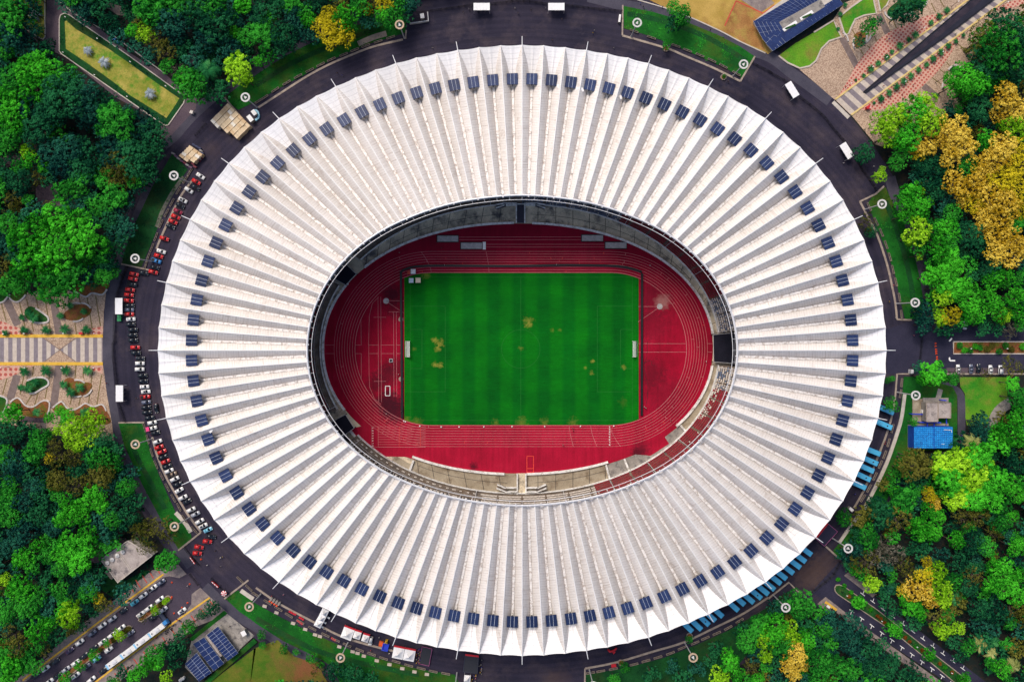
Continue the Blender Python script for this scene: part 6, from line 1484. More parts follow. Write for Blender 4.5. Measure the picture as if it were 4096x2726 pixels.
for u, v, lb in ((670, 970, 'white table nearest the roof beside the three tents'), (638, 1016, 'white table beside the middle tent of three'), (612, 1055, 'white table beside the farthest tent of three')):
    p = P(1, 3, u, v); t = empty('table', (p.x, p.y, .025), -.45, lb, 'table', 'tables beside the tents'); b = MB(); b.box((0, 0, .74), (1.3, .8, .05)); b.build('tabletop', M_white, t)
    for x in (-.55, .55):
        for y in (-.3, .3): b = MB(); b.box((x, y, .36), (.05, .05, .71)); b.build('leg', M_steel, t)
# inflatables
M_bl = plain('blue_vinyl', (0.03, 0.06, 0.55), 0.4); M_ye = plain('yellow_vinyl', (0.75, 0.45, 0.03), 0.4); M_or = plain('orange_vinyl', (0.70, 0.12, 0.03), 0.4)
p = P(1, 3, 1175, 1228, 1); t = empty('bouncy_castle', (p.x, p.y, .025), radians(-14), 'blue, red and yellow bouncy castle beside the white van', 'bouncy castle')
b = MB(); b.box((1.0, -.8, .35), (2.8, 3.4, .6)); b.tube([(-.3, -2.4, 1), (2.3, -2.4, 1), (2.3, .8, 1), (-.3, .8, 1), (-.3, -2.4, 1)], .32, 8); b.build('blue_cell', M_bl, t)
b = MB(); b.box((-1.4, .2, .35), (2.0, 2.2, .6)); b.tube([(-2.3, 1.2, 1), (-.6, 1.2, 1), (-.6, -.8, 1), (-2.3, -.8, 1)], .25, 8); b.build('red_cell', M_or, t)
b = MB(); b.box((.8, 1.9, .7), (1.2, 1.5, 1.3), 0, 0, .8); b.tube([(.3, 1.3, 1.5), (.8, 2.4, 2.0), (1.3, 1.3, 1.5)], .25, 8); b.build('yellow_slide', M_ye, t)
# dark stages
for pts, h, lb, rim in ((qs(1, 3, 1528, 1240, 1620, 1262, 1590, 1420, 1496, 1398), .9, 'dark carpeted stage with a pink rim beside the double tent', True), (qs(1, 3, 1925, 1315, 2048, 1330, 2035, 1490, 1905, 1470), 3.2, 'dark canopy with a red strip beside the tents at the bottom', False), (qs(3, 3, 548, 110, 640, 185, 520, 318, 438, 250), 3.0, 'dark purple entrance tent with a red strip at the lower right', True)):
    w4 = [W(x, y, h) for x, y in pts]; c0 = sum(w4, Vector()) / 4
    if sum(w4[i].x * w4[(i + 1) % 4].y - w4[(i + 1) % 4].x * w4[i].y for i in range(4)) < 0: w4.reverse()
    t = empty('stage' if h < 1 else 'dark_canopy', (c0.x, c0.y, .025), 0, lb, 'stage' if h < 1 else 'canopy'); l4 = [(p.x - c0.x, p.y - c0.y) for p in w4]
    b = MB(); b.prism(l4, h - .2 if h > 1 else 0, h); b.build('deck' if h < 1 else 'roof', plain('purple_black_fabric', (0.022, 0.02, 0.045) if 'purple' in lb else (0.028, 0.03, 0.04), 0.7), t)
    b = MB()
    for i in range(4): b.tube([(*l4[i], h + .05), (*l4[(i + 1) % 4], h + .05)], .09, 4)
    b.build('rim', plain('pink_trim', (0.45, 0.12, 0.30)) if rim else M_frame, t)
    if h > 1:
        for x, y in l4: b = MB(); b.box((x * .96, y * .96, h / 2 - .1), (.12, .12, h - .2)); b.build('leg', M_frame, t)
        srt = sorted(l4, key=lambda t_: -(t_[1] if 'bottom' in lb else (t_[1] - t_[0])))[:2]; b = MB(); a_, e_ = Vector(srt[0]), Vector(srt[1]); m_ = (a_ + e_) / 2; d = e_ - a_; b.box((m_.x, m_.y, h + .12), (d.length, .8, .15), atan2(d.y, d.x)); b.build('red_strip', M_red, t)
p = P(2, 3, 920, 1270); t = empty('inflatable_arch', (p.x, p.y, .025), .1, 'red inflatable arch lying half under the bottom roof edge', 'arch'); b = MB(); b.tube([(-2, .6, .5), (-1.2, -.2, 1.2), (.2, .2, 1.6), (1.5, .5, 1.0), (2, 1, .5)], .55, 8); b.tube([(0, 0, .4), (.6, -1.6, .5), (1.2, -.8, .5)], .4, 7); b.build('tube', M_red, t, True)
p = P(2, 3, 934, 1412); b = MB(); b.box((0, 0, .3), (2.3, 1.4, .6)); b.box((0, 0, .63), (2.1, 1.2, .06)); o = b.build('red_counter', M_red); o.location = (p.x, p.y, .025); o.rotation_euler = (0, 0, .15); tag(o, 'red box counter beside the planter at the bottom', 'counter')
# parasol
p = P(0, 3, 2058, 754, 2.3); t = empty('parasol', (p.x, p.y, .025), 0, 'round red and white segmented parasol at the foot of the bottom left bank', 'parasol')
b = MB()
for i in range(12):
    a, c_ = 2 * pi * i / 12, 2 * pi * (i + 1) / 12; b.face([(1.35 * cos(a), 1.35 * sin(a), 2.2), (1.35 * cos(c_), 1.35 * sin(c_), 2.2), (0, 0, 2.75)], i % 2)
b.build('canopy', [M_red, M_white], t); b = MB(); b.tube([(0, 0, 0), (0, 0, 2.7)], .04, 6); b.build('pole', M_steel, t); b = MB(); b.cone((0, 0, 0), .4, .35, 0, .12); b.build('foot', M_frame, t)
# skips, boxes, small booths
def booth(c, r, u, v, ang, s, m1, label, name='booth', cat='booth', z=.03):
    p = P(c, r, u, v, s[2]); t = empty(name, (p.x, p.y, z), -radians(ang), label, cat); b = MB(); b.box((0, 0, s[2] / 2), (s[0] * .94, s[1] * .94, s[2])); b.build('body', M_conc if m1 is M_white else m1, t)
    b = MB(); b.box((0, 0, s[2] + .06), (s[0], s[1], .12)); b.box((s[0] * .2, 0, s[2] + .16), (.5, .4, .1)); b.build('roof', m1, t)
M_grn = plain('green_bin', (0.02, 0.22, 0.08), 0.5)
booth(0, 1, 1097, 1340, 90, (1.6, 1.8, 1.3), M_grn, 'green waste skip below the left shelter, upper one', 'waste_skip', 'skip'); booth(0, 1, 1095, 1372, 90, (1.3, 1.8, 1.2), M_grn, 'green waste skip below the left shelter, lower one', 'waste_skip', 'skip')
booth(0, 0, 2300, 1088, 52, (3.2, 2.0, 2.6), M_white, 'white site cabin beside the big wood pile', 'cabin', 'cabin'); booth(0, 0, 2335, 1035, 52, (2.6, 1.8, 2.6), M_white, 'white site cabin beside the mast at the big wood pile', 'cabin', 'cabin')
booth(1, 0, 1528, 148, 80, (2.2, 1.8, 2.4), M_white, 'small white booth left of the top shelters'); booth(2, 0, 990, 170, 97, (3.6, .9, 1.6), M_white, 'narrow white and orange barrier booth at the upper right bank')
booth(3, 2, 1325, 278, 90, (1.9, 1.2, 2.2), M_steel, 'small grey guard booth at the right hand road corner'); booth(3, 3, 555, 875, 35, (1.7, 1.1, 1.6), M_white, 'small white kiosk beside the yellow kerb at the avenue')
booth(0, 0, 1760, 1030, 20, (1.4, 1.4, 1.6), M_sw, 'small red and grey kiosk at the end of the paved lane'); booth(3, 0, 925, 985, -30, (1.8, 1.5, 1.6), M_red, 'small red kiosk beside the foot of the slanted walk'); booth(0, 1, 743, 1495, 0, (1.8, 1.0, 1.2), M_red, 'small maroon bench box above the left striped walk')
booth(3, 3, -1, -1, 0, (1, 1, 1), M_white, 'x') if False else None
booth(3, 2, 765, 1545, 40, (2.2, 1.4, 1.8), M_white, 'white cart with red cloth behind the lower right buses', 'cart', 'cart')
booth(0, 3, 2240, 1120, 60, (2.4, 2.2, 2.5), M_white, 'white roofed cabin in the solar carport yard', 'cabin', 'cabin')
booth(0, 2, 1357, 808, 75, (2.0, 1.5, 1.4), plain('pink_cover', (0.75, 0.06, 0.22)), 'pink covered cart behind the white pickup in the curved row', 'cart', 'cart')
b = MB(); strip_mb(b, qs(1, 0, 1415, 225, 1510, 212, 1588, 200, 1580, 120), .5, 0, 1.2); c0 = P(1, 0, 1500, 200); b.v = [(x - c0.x, y - c0.y, z) for x, y, z in b.v]; o = b.build('barrier_wall', M_pole); o.location = (c0.x, c0.y, .025); tag(o, 'low grey barrier wall around the small booth at the top', 'barrier')
b = MB(); strip_mb(b, catmull(qs(1, 0, 0, 1110, 30, 1080, 20, 1030, -10, 1020), 3), .9, 0, 1.0); c0 = P(1, 0, 10, 1060); b.v = [(x - c0.x, y - c0.y, z) for x, y, z in b.v]; o = b.build('barrier_wall', CP['light blue']); o.location = (c0.x, c0.y, .025); tag(o, 'blue fabric barrier beside the site cabins', 'barrier')
# seats and cones
M_orange = plain('cone_orange', (0.75, 0.09, 0.03), 0.5)
cn = MB(); cn.box((0, 0, .03), (.5, .5, .06)); cn.cone((0, 0, 0), .22, .03, .06, .8, 10); cn_me = cn.mesh('traffic_cone', [M_orange])
for i, (c, r, u, v) in enumerate(((0, 3, 1582, 652), (0, 3, 1745, 667), (0, 3, 1580, 785), (0, 3, 1578, 798), (0, 3, 1725, 840), (0, 3, 1675, 882), (0, 3, 1602, 935), (0, 3, 1535, 992), (3, 2, 1540, 20), (3, 2, 1543, 75), (3, 2, 1545, 95), (3, 2, 1546, 115), (3, 2, 1552, 145), (3, 2, 1553, 165), (0, 3, 1850, 440), (3, 2, 1540, 45))):
    p = P(c, r, u, v); o = mobj('traffic_cone', cn_me); o.location = (p.x, p.y, .07); o.scale = (1.5, 1.5, 1.3); o['category'] = 'cone'; o['group'] = 'orange traffic cones'; o['label'] = 'orange traffic cone, %s nearest the stadium %s' % (ordn(i + 1) if c == 0 else ordn(i - 7), 'at the bottom parking road' if c == 0 else 'on the right hand road')
M_redstool = M_red; stl = MB(); stl.cone((0, 0, 0), .28, .24, 0, .45, 8); stl.cone((0, 0, 0), .32, .32, .45, .5, 10); stl_me = stl.mesh('stool', [M_red])
for i, (u, v, n_) in enumerate(((130, 820, 0), (150, 832, 0), (172, 848, 0), (193, 862, 0), (312, 915, 1), (330, 925, 1), (348, 935, 1), (365, 942, 1), (385, 1000, 1), (400, 1008, 1), (412, 1018, 1), (425, 1028, 1), (405, 970, 1), (420, 978, 1), (435, 988, 1), (700, 1160, 1), (715, 1170, 1), (730, 1178, 1))):
    p = P(1, 3, u, v); o = mobj('stool', stl_me, None, M_orange if not n_ else M_red); o.location = (p.x, p.y, .025); o.scale = (1.5, 1.5, 1.2); o['category'] = 'stool'; o['group'] = 'red stools below the stadium'; o['label'] = 'red plastic stool, %s from the left along the bottom kerb' % ordn(i + 1)
for i in range(4):
    p = P(1, 3, 145 + i * 24, 798 + i * 14); t = empty('stall_cart', (p.x, p.y, .025), -.55, 'small grey stall cart, %s from the left beside the orange stools' % ordn(i + 1), 'cart', 'grey stall carts'); b = MB(); b.box((0, 0, .55), (.8, 1.7, .9)); b.build('body', M_sand, t); b = MB(); b.box((0, 0, 1.04), (.9, 1.8, .08)); b.build('lid', M_conc, t)
# ---------------------------------------------------------------- people
def person_mesh(pose):
    me = bpy.data.meshes.new('person_skeleton')
    s = 1 if pose else -1
    V = [(0, 0, .95), (0, 0, 1.15), (0, 0, 1.38), (0, 0, 1.50), (0.02, 0, 1.62), (0.03, 0, 1.74),
         (0, .18, 1.40), (.05 * s, .26, 1.13), (.18 * s, .25, .90), (.22 * s, .25, .82), (0, -.18, 1.40), (-.05 * s, -.26, 1.13), (-.12 * s, -.25, .89), (-.13 * s, -.25, .81),
         (0, .10, .90), (-.10 * s, .11, .50), (-.22 * s, .11, .09), (-.08 * s, .12, .04), (0, -.10, .90), (.14 * s, -.11, .50), (.12 * s, -.11, .08), (.26 * s, -.12, .04)]
    E = [(0, 1), (1, 2), (2, 3), (3, 4), (4, 5), (2, 6), (6, 7), (7, 8), (8, 9), (2, 10), (10, 11), (11, 12), (12, 13), (0, 14), (14, 15), (15, 16), (16, 17), (0, 18), (18, 19), (19, 20), (20, 21)]
    R = [.15, .14, .16, .06, .10, .085, .065, .05, .035, .04, .065, .05, .035, .04, .095, .065, .04, .035, .095, .065, .04, .035]
    me.from_pydata(V, E, [])
    o = bpy.data.objects.new('skel', me); COL.objects.link(o)
    md = o.modifiers.new('skin', 'SKIN'); md.use_smooth_shade = True
    for i, r in enumerate(R): me.skin_vertices[0].data[i].radius = (r, r)
    me.skin_vertices[0].data[0].use_root = True
    o.modifiers.new('sub', 'SUBSURF').levels = 1
    dg = bpy.context.evaluated_depsgraph_get(); ev = o.evaluated_get(dg); out = bpy.data.meshes.new_from_object(ev)
    bpy.data.objects.remove(o); out.name = 'person_body'
    return out
M_skin = plain('skin', (0.30, 0.16, 0.10), 0.6); M_hair = plain('black_hair', (0.012, 0.01, 0.01), 0.6)
PM = [person_mesh(0), person_mesh(1)]
for m_ in PM: m_.materials.clear(); m_.materials.append(M_skin)
def cloth(src, z0, z1, infl, name):
    b = MB(); idx = {}
    for poly in src.polygons:
        if all(z0 <= src.vertices[i].co.z <= z1 for i in poly.vertices):
            f = []
            for i in poly.vertices:
                if i not in idx: idx[i] = len(b.v); v = src.vertices[i]; b.v.append(tuple(v.co + v.normal * infl))
                f.append(idx[i])
            b.f.append(f); b.m.append(0)
    return b.mesh(name, [M_white], True)
SH = [cloth(m_, .92, 1.47, .02, 'shirt') for m_ in PM]; TRS = [cloth(m_, .10, .99, .014, 'trousers') for m_ in PM]; HR = [cloth(m_, 1.66, 1.9, .022, 'hair') for m_ in PM]
SHC = {'white': M_white, 'red': M_red, 'black': M_black, 'yellow': M_ye, 'blue': M_bl, 'grey': M_pole, 'pink': plain('pink_shirt', (0.7, 0.15, 0.3)), 'green': M_grn}
def person(c, r, u, v, col, label, z=.03):
    p = P(c, r, u, v); k = rp.randrange(2); o = mobj('person', PM[k]); o.location = (p.x, p.y, z); o.rotation_euler = (0, 0, rp.uniform(0, 6.28)); tag(o, label, 'person')
    mobj('shirt', SH[k], o, SHC[col]); mobj('trousers', TRS[k], o, rp.choice([M_black, M_frame, M_pole])); mobj('hair', HR[k], o, M_hair)
PPL = [(2, 0, 28, 80, 'white', 'walker in white just left below the right top shelter'), (2, 0, 55, 128, 'black', 'walker in black below the fence at the top'), (2, 0, 175, 98, 'black', 'dark clothed walker between the top shelters'), (2, 0, 307, 82, 'grey', 'person in grey at the left leg of the right top shelter'), (2, 0, 458, 185, 'black', 'dark clothed person below the right top shelter'), (2, 0, 755, 285, 'white', 'person in white in the middle of the top road, upper of a pair'), (2, 0, 743, 312, 'yellow', 'person in yellow in the middle of the top road, lower of a pair'), (2, 0, 370, 378, 'black', 'dark clothed person near the roof edge at the top'), (2, 0, 935, 450, 'grey', 'walker in grey close to the roof below the upper right bank'), (2, 0, 1178, 38, 'blue', 'walker in blue on the path above the upper right bank'), (2, 0, 1205, 68, 'black', 'walker in black on the path above the upper right bank'), (2, 0, 1380, 72, 'blue', 'walker in blue on the path near the dark tree'), (2, 0, 1818, 283, 'black', 'walker in black on the path above the bank slabs'), (2, 0, 1982, 755, 'black', 'person in black beside the square planter at the top right'),
       (1, 0, 1626, 448, 'white', 'person in white near the roof edge below the booth'), (1, 0, 752, 678, 'black', 'dark clothed person on the upper left road, left of a pair'), (1, 0, 798, 698, 'blue', 'person in blue on the upper left road, right of a pair'), (1, 0, 1908, 122, 'black', 'person in black left of the top left shelter'), (1, 0, 1960, 92, 'grey', 'person in grey beside the fence at the top left shelter'),
       (3, 0, 1080, 363, 'yellow', 'person in yellow on the pink paving, left of a pair'), (3, 0, 1102, 367, 'blue', 'person in blue on the pink paving, right of a pair'), (3, 0, 1052, 798, 'red', 'person in red on the slanted striped walk'), (3, 0, 1716, 318, 'green', 'person in green on the right edge of the slanted walk'), (3, 0, 1228, 870, 'red', 'person in red on the pink paving below the slanted walk'), (3, 0, 1328, 785, 'black', 'person in black on the pink paving below the slanted walk'), (3, 0, 688, 1502, 'white', 'person in white left of the fence below the slanted walk'), (3, 0, 965, 1535, 'white', 'person in white below the tree that hides a shelter'), (3, 0, 885, 1195, 'green', 'person in green at the edge of the plaza below the slanted walk'), (3, 0, 918, 1185, 'black', 'person in black at the edge of the plaza below the slanted walk'),
       (3, 1, 1143, 1053, 'red', 'person in red beside the kerb of the right bank'), (3, 1, 1105, 1205, 'yellow', 'person in yellow on the right road near the roof'), (3, 1, 1165, 1350, 'white', 'person in white at the lower corner of the right bank'), (3, 1, 1330, 1515, 'pink', 'person in pink by the fence across the right hand road'), (3, 2, 1070, 920, 'red', 'person in red beside the bus lane wall, right of a pair'), (3, 2, 1063, 938, 'red', 'person in red beside the bus lane wall, left of a pair'), (3, 2, 1782, 825, 'white', 'person in white on the grey path beside the water tank'), (3, 2, 1770, 860, 'blue', 'person in blue on the grey path beside the water tank'), (3, 2, 790, 1400, 'blue', 'person in blue between the lower right buses'),
       (0, 2, 990, 385, 'red', 'person in red on the path beside the lower left shelter'), (0, 2, 1195, 85, 'black', 'person in black beside the red car near the spar'), (0, 2, 1265, 522, 'black', 'person in black right of the lower left shelter'), (0, 3, 2035, 420, 'white', 'person in white near the roof at the lower left, one of three'), (0, 3, 2052, 412, 'yellow', 'person in yellow near the roof at the lower left'), (0, 3, 2035, 500, 'black', 'dark clothed person on the asphalt at the lower left'), (0, 3, 1912, 487, 'white', 'person in white below the last red car'), (0, 3, 1990, 355, 'black', 'person in black right of the last red cars'), (0, 3, 1732, 680, 'white', 'person in white in the mouth of the parking road'), (0, 3, 1127, 795, 'black', 'person in black on the upper pavement of the parking road'), (0, 3, 1035, 1085, 'black', 'person in black crossing the parking road'), (0, 3, 2190, 1027, 'white', 'person in white in the solar carport yard'), (0, 3, 2117, 1050, 'black', 'person in black in the solar carport yard'),
       (1, 3, 258, 757, 'pink', 'person in pink on the dark road left of the tents'), (1, 3, 150, 770, 'red', 'person in red behind the orange stools'), (1, 3, 630, 1070, 'white', 'person in white beside the three tents'), (1, 3, 655, 1100, 'black', 'person in black beside the three tents'), (1, 3, 1135, 1150, 'white', 'person in white above the bouncy castle'), (1, 3, 1058, 1268, 'red', 'person in red below the white van'), (1, 3, 1230, 1295, 'white', 'person in white left of the double tent'), (1, 3, 178, 1190, 'blue', 'person in blue on the path below the grass bank'), (1, 3, 150, 1205, 'green', 'person in green on the path below the grass bank'),
       (1, 1, 1735, 868, 'white', 'athlete in white beside the black board, left of a pair'), (1, 1, 1760, 866, 'black', 'athlete in black beside the black board, right of a pair'), (1, 1, 1320, 755, 'grey', 'person in grey on the upper left of the track'), (1, 1, 1707, 713, 'black', 'person in black below the left sand pits'), (2, 1, 408, 865, 'white', 'person in white beside the black board at the top'), (2, 1, 1267, 873, 'white', 'runner in white on the upper right bend'), (2, 2, 1780, 185, 'white', 'runner in white on the right bend'), (2, 2, 1455, 722, 'pink', 'runner in pink on the lower right bend'), (2, 2, 557, 797, 'black', 'runner in black on the bottom straight, upper of a pair'), (2, 2, 560, 820, 'red', 'runner in red on the bottom straight, lower of a pair'), (2, 2, 470, 953, 'black', 'person in black at the outer lane of the bottom straight'), (1, 2, 1200, 665, 'white', 'person in white at the inside of the lower left bend'), (2, 2, 1215, 603, 'white', 'person in white at the right end field, left of a pair'), (2, 2, 1230, 612, 'white', 'person in white at the right end field, right of a pair'), (1, 2, 1314, 303, 'white', 'person in white beside the left board'), (1, 2, 1338, 640, 'black', 'person in black at the lower end of the left board')]
for c, r, u, v, col, lb in PPL: person(c, r, u, v, col, lb, .10 if (c in (1, 2) and r in (1, 2)) else .03)
# crowd by the stage
for i in range(26):
    px = q(1, 3, 1478 + rp.uniform(0, 40) - i * .4, 1250 + i * 5.5); k = rp.randrange(2); p = W(*px); o = mobj('person', PM[k]); o.location = (p.x, p.y, .03); o.rotation_euler = (0, 0, rp.uniform(0, 6.28)); tag(o, 'spectator in the small crowd along the pink rimmed stage', 'person', 'spectators along the stage')
    mobj('shirt', SH[k], o, rp.choice(list(SHC.values()))); mobj('trousers', TRS[k], o, M_black); mobj('hair', HR[k], o, M_hair)
for i in range(24):
    px = q(1, 3, 1975 + rp.uniform(-40, 50), 1490 + rp.uniform(0, 70)) if i < 14 else q(1, 3, 2065 + rp.uniform(-12, 15), 1350 + rp.uniform(0, 140)); k = rp.randrange(2); p = W(*px); o = mobj('person', PM[k]); o.location = (p.x, p.y, .03); o.rotation_euler = (0, 0, rp.uniform(0, 6.28)); tag(o, 'spectator in the small crowd beside the dark canopy at the bottom', 'person', 'spectators beside the dark canopy')
    mobj('shirt', SH[k], o, rp.choice(list(SHC.values()))); mobj('trousers', TRS[k], o, M_black); mobj('hair', HR[k], o, M_hair)
# floodlight balls along the inside kerb
bl = MB(); bl.cone((0, 0, 0), .3, .3, 0, .35, 10); bl.cone((0, 0, 0), .34, .1, .35, .55, 10); bl_me = bl.mesh('drain_marker', [M_white])
for i, (c, r, u, v) in enumerate(((1, 2, 1360, 732), (1, 2, 1375, 738), (1, 2, 1507, 778), (1, 2, 1704, 786), (1, 2, 1868, 786), (1, 2, 2095, 785), (2, 2, 0, 783), (2, 2, 300, 782), (2, 2, 628, 780), (2, 2, 935, 778))):
    p = P(c, r, u, v); o = mobj('marker_post', bl_me); o.location = (p.x, p.y, .11); tag(o, 'short white marker post, %s from the left on the inside kerb' % ordn(i + 1), 'marker post', 'marker posts along the inside kerb')
# ---------------------------------------------------------------- buildings
def quad_world(pts, z):
    w = [W(x, y, z) for x, y in pts]
    if sum(w[i].x * w[(i + 1) % len(w)].y - w[(i + 1) % len(w)].x * w[i].y for i in range(len(w))) < 0: w.reverse()
    return w
def local(w, c0): return [(p.x - c0.x, p.y - c0.y) for p in w]
M_cellb = nm('solar_roof_cell', (0.007, 0.018, 0.085), (0.014, 0.034, 0.13), 0.4, rough=0.3, spec=0.5)
M_flat = nm('stained_roof', (0.34, 0.29, 0.27), (0.48, 0.42, 0.39), 0.25, (0.16, 0.14, 0.14), 0.3, grain=0.25)
def solar_field(parent, c0, pts, z, nu, nv, mats):
    """panels on a quad: pts order a,b,c,d; nu along a-b, nv along a-d"""
    a, b_, c_, d = [W(x, y, z) - Vector((c0.x, c0.y, 0)) for x, y in pts]
    def at(s, t): return (a * (1 - s) + b_ * s) * (1 - t) + (d * (1 - s) + c_ * s) * t
    m = MB(); m.face([at(0, 0), at(1, 0), at(1, 1), at(0, 1)] if (b_ - a).cross(d - a).z > 0 else [at(0, 1), at(1, 1), at(1, 0), at(0, 0)], 1)
    gu, gv = .05 * nu / max(.1, (b_ - a).length), .05 * nv / max(.1, (d - a).length)
    for i in range(nu):
        for j in range(nv):
            s0, s1 = (i + gu) / nu, (i + 1 - gu) / nu; t0, t1 = (j + gv) / nv, (j + 1 - gv) / nv
            q4 = [at(s0, t0), at(s1, t0), at(s1, t1), at(s0, t1)]
            if (q4[1] - q4[0]).cross(q4[3] - q4[0]).z < 0: q4.reverse()
            bb = len(m.v)
            m.v += [(p.x, p.y, p.z + .05) for p in q4]; m.f.append([bb, bb + 1, bb + 2, bb + 3]); m.m.append(0)
    return m.build('solar_array', mats, parent)
# carports
for pts, nu, nv, lb in ((qs(0, 3, 1900, 1135, 2005, 1055, 2192, 1300, 2095, 1372), 2, 9, 'solar roofed carport, the one nearest the stadium of three'), (qs(0, 3, 1775, 1215, 1878, 1155, 2060, 1395, 1965, 1465), 2, 6, 'solar roofed carport, middle one of three'), (qs(0, 3, 1702, 1400, 1808, 1298, 1945, 1480, 1830, 1562), 2, 7, 'solar roofed carport, lowest one of three')):
    c0 = sum(quad_world(pts, 0), Vector()) / 4; t = empty('solar_carport', (c0.x, c0.y, .08), 0, lb, 'carport', 'solar carports')
    w4 = local(quad_world(pts, 3.4), c0); b = MB(); b.prism(w4, 3.2, 3.33); b.build('roof', M_frame, t)
    p4 = pts if nv == 9 else pts
    solar_field(t, c0, [pts[0], pts[3], pts[2], pts[1]] if False else pts, 3.4, nu, nv + (nv % 2), [M_cellb, M_rail])
    for x, y in w4: b = MB(); b.box((x * .93, y * .93, 1.6), (.2, .2, 3.2)); b.build('post', M_pole, t)
b = MB(); pp = quad_world(qs(0, 3, 1882, 1150, 1905, 1135, 2040, 1330, 2015, 1345), 3); c0 = sum(pp, Vector()) / 4; b.prism(local(pp, c0), 0, 2.6); b.prism([(x * .8, y * .8) for x, y in local(pp, c0)], 2.6, 2.75); o = b.build('service_shed', M_flat); o.location = (c0.x, c0.y, .08); tag(o, 'long narrow shed between two solar carports', 'shed')
for i, (u, v) in enumerate(((1668, 1540), (1692, 1525))):
    p = P(0, 3, u, v); b = MB(); b.cone((0, 0, 0), .75, .75, 0, 1.2, 16); b.cone((0, 0, 0), .78, .3, 1.2, 1.5, 16); o = b.build('storage_tank', M_ring, None, False); o.location = (p.x, p.y, 0); tag(o, 'small round pale tank, %s of two beside the carports' % ('left' if i == 0 else 'right'), 'tank')
# pump house
HB = 5.0; pts = qs(0, 3, 925, 440, 1180, 265, 1410, 400, 1085, 655); w4 = quad_world(pts, HB); c0 = sum(w4, Vector()) / 4
t = empty('pump_house', (c0.x, c0.y, 0), 0, 'flat roofed concrete building with four round roof vents at the lower left', 'building'); l4 = local(w4, c0)
b = MB(); b.prism([(x * .97, y * .97) for x, y in l4], 0, HB - .3); b.build('wall', M_pale, t); b = MB(); b.prism(l4, HB - .3, HB); b.build('roof', M_flat, t)
b = MB()
for i in range(4):
    a, e = Vector(l4[i]), Vector(l4[(i + 1) % 4]); d = e - a; m_ = (a + e) / 2 * .985; b.box((m_.x, m_.y, HB + .2), (d.length * .985, .3, .4 - .01 * (i % 2)), atan2(d.y, d.x))
b.build('parapet', M_pale, t)
for u, v in ((990, 470), (1035, 440), (1082, 402), (1132, 370)):
    p = P(0, 3, u, v, HB) - c0; b = MB(); b.cone((p.x, p.y, 0), .55, .55, HB, HB + .5, 16); b.cone((p.x, p.y, 0), 1.05, .25, HB + .5, HB + .85, 18); o = b.build('roof_vent', M_ring, t); b = MB(); b.cone((p.x, p.y, 0), .22, .1, HB + .85, HB + 1.0, 8); b.build('vent_cap', M_pole, o)
for off in (0, 14):
    a, e = P(0, 3, 1100 + off, 405 - off * .6, HB) - c0, P(0, 3, 1205 + off, 550 - off * .6, HB) - c0; b = MB(); b.tube([(a.x, a.y, HB + .12), (e.x, e.y, HB + .12)], .12, 6); b.build('roof_pipe', M_pale, t)
b = MB(); a = Vector(l4[0]); 
p0, p1 = P(0, 3, 975, 545, 2) - c0, P(0, 3, 1040, 615, 2) - c0; d = p1 - p0; b.box(((p0.x + p1.x) / 2, (p0.y + p1.y) / 2, 1.2), (d.length, 1.5, 2.4), atan2(d.y, d.x)); b.build('annex', M_kerb, t)
# solar roof building, top right
HS2 = 3.6
def ring_quads(): return [qs(2, 0, 2215, 190) + qs(3, 0, 100, 200, 155, 293, 45, 470), qs(3, 0, 45, 470, 155, 293, 525, 62, 692, 40), qs(2, 0, 2215, 190) + qs(3, 0, 300, -140, 480, -5, 100, 200), qs(3, 0, 480, -5, 300, -140, 660, -20, 692, 40, 525, 62)]
pp = quad_world(qs(2, 0, 2215, 190) + qs(3, 0, 300, -140, 560, -160, 692, 40, 45, 470), HS2); c0 = sum(pp, Vector()) / len(pp)
t = empty('solar_building', (c0.x, c0.y, 0), 0, 'building with a courtyard and a roof covered in blue solar panels', 'building')
b = MB()
for qd in ring_quads(): b.prism([(x * .95, y * .95) for x, y in local(quad_world(qd, HS2), c0)], 0, HS2 - .1)
b.build('wall', M_pale, t)
solar_field(t, c0, qs(3, 0, 45, 470, 692, 40, 650, -15, -20, 400), HS2, 22, 1, [M_cellb, M_rail]); solar_field(t, c0, qs(3, 0, -24, 394, 646, -20, 525, 64, 40, 310 + 0), HS2, 1, 1, [M_cellb, M_rail]) if False else None
solar_field(t, c0, qs(3, 0, 170, 388, 692, 40, 610, -10, 110, 302), HS2 + .004, 18, 2, [M_cellb, M_rail])
solar_field(t, c0, qs(3, 0, -50, 360, 60, 285, 155, 293, 45, 470), HS2 + .008, 3, 3, [M_cellb, M_rail])
solar_field(t, c0, qs(2, 0, 2225, 195) + qs(3, 0, 430, -140, 480, -5, 100, 205), HS2 + .012, 16, 3, [M_cellb, M_rail])
solar_field(t, c0, qs(2, 0, 2215, 190) + qs(3, 0, 100, 205, 155, 293, -50, 360), HS2 + .016, 6, 3, [M_cellb, M_rail])
cy = quad_world(qs(3, 0, 100, 205, 482, -8, 525, 62, 155, 293), HS2); b = MB(); b.prism(local(cy, c0), HS2 - .2, HS2 + .06); b.build('courtyard_roof', M_conc, t)
for pts in (qs(3, 0, 130, 270, 255, 190, 270, 215, 150, 292), qs(3, 0, 290, 165, 400, 95, 420, 120, 305, 190)):
    b = MB(); b.prism(local(quad_world(pts, HS2), c0), HS2, HS2 + .16); b.build('courtyard_planter', M_white, t)
    b = MB(); p4 = local(quad_world(pts, HS2), c0); m_ = sum((Vector(x) for x in p4), Vector((0, 0))) / 4; b.prism([((x - m_.x) * .75 + m_.x + .2, (y - m_.y) * .5 + m_.y - .35) for x, y in p4], HS2 + .16, HS2 + .4); b.build('hedge', M_bedg, t)
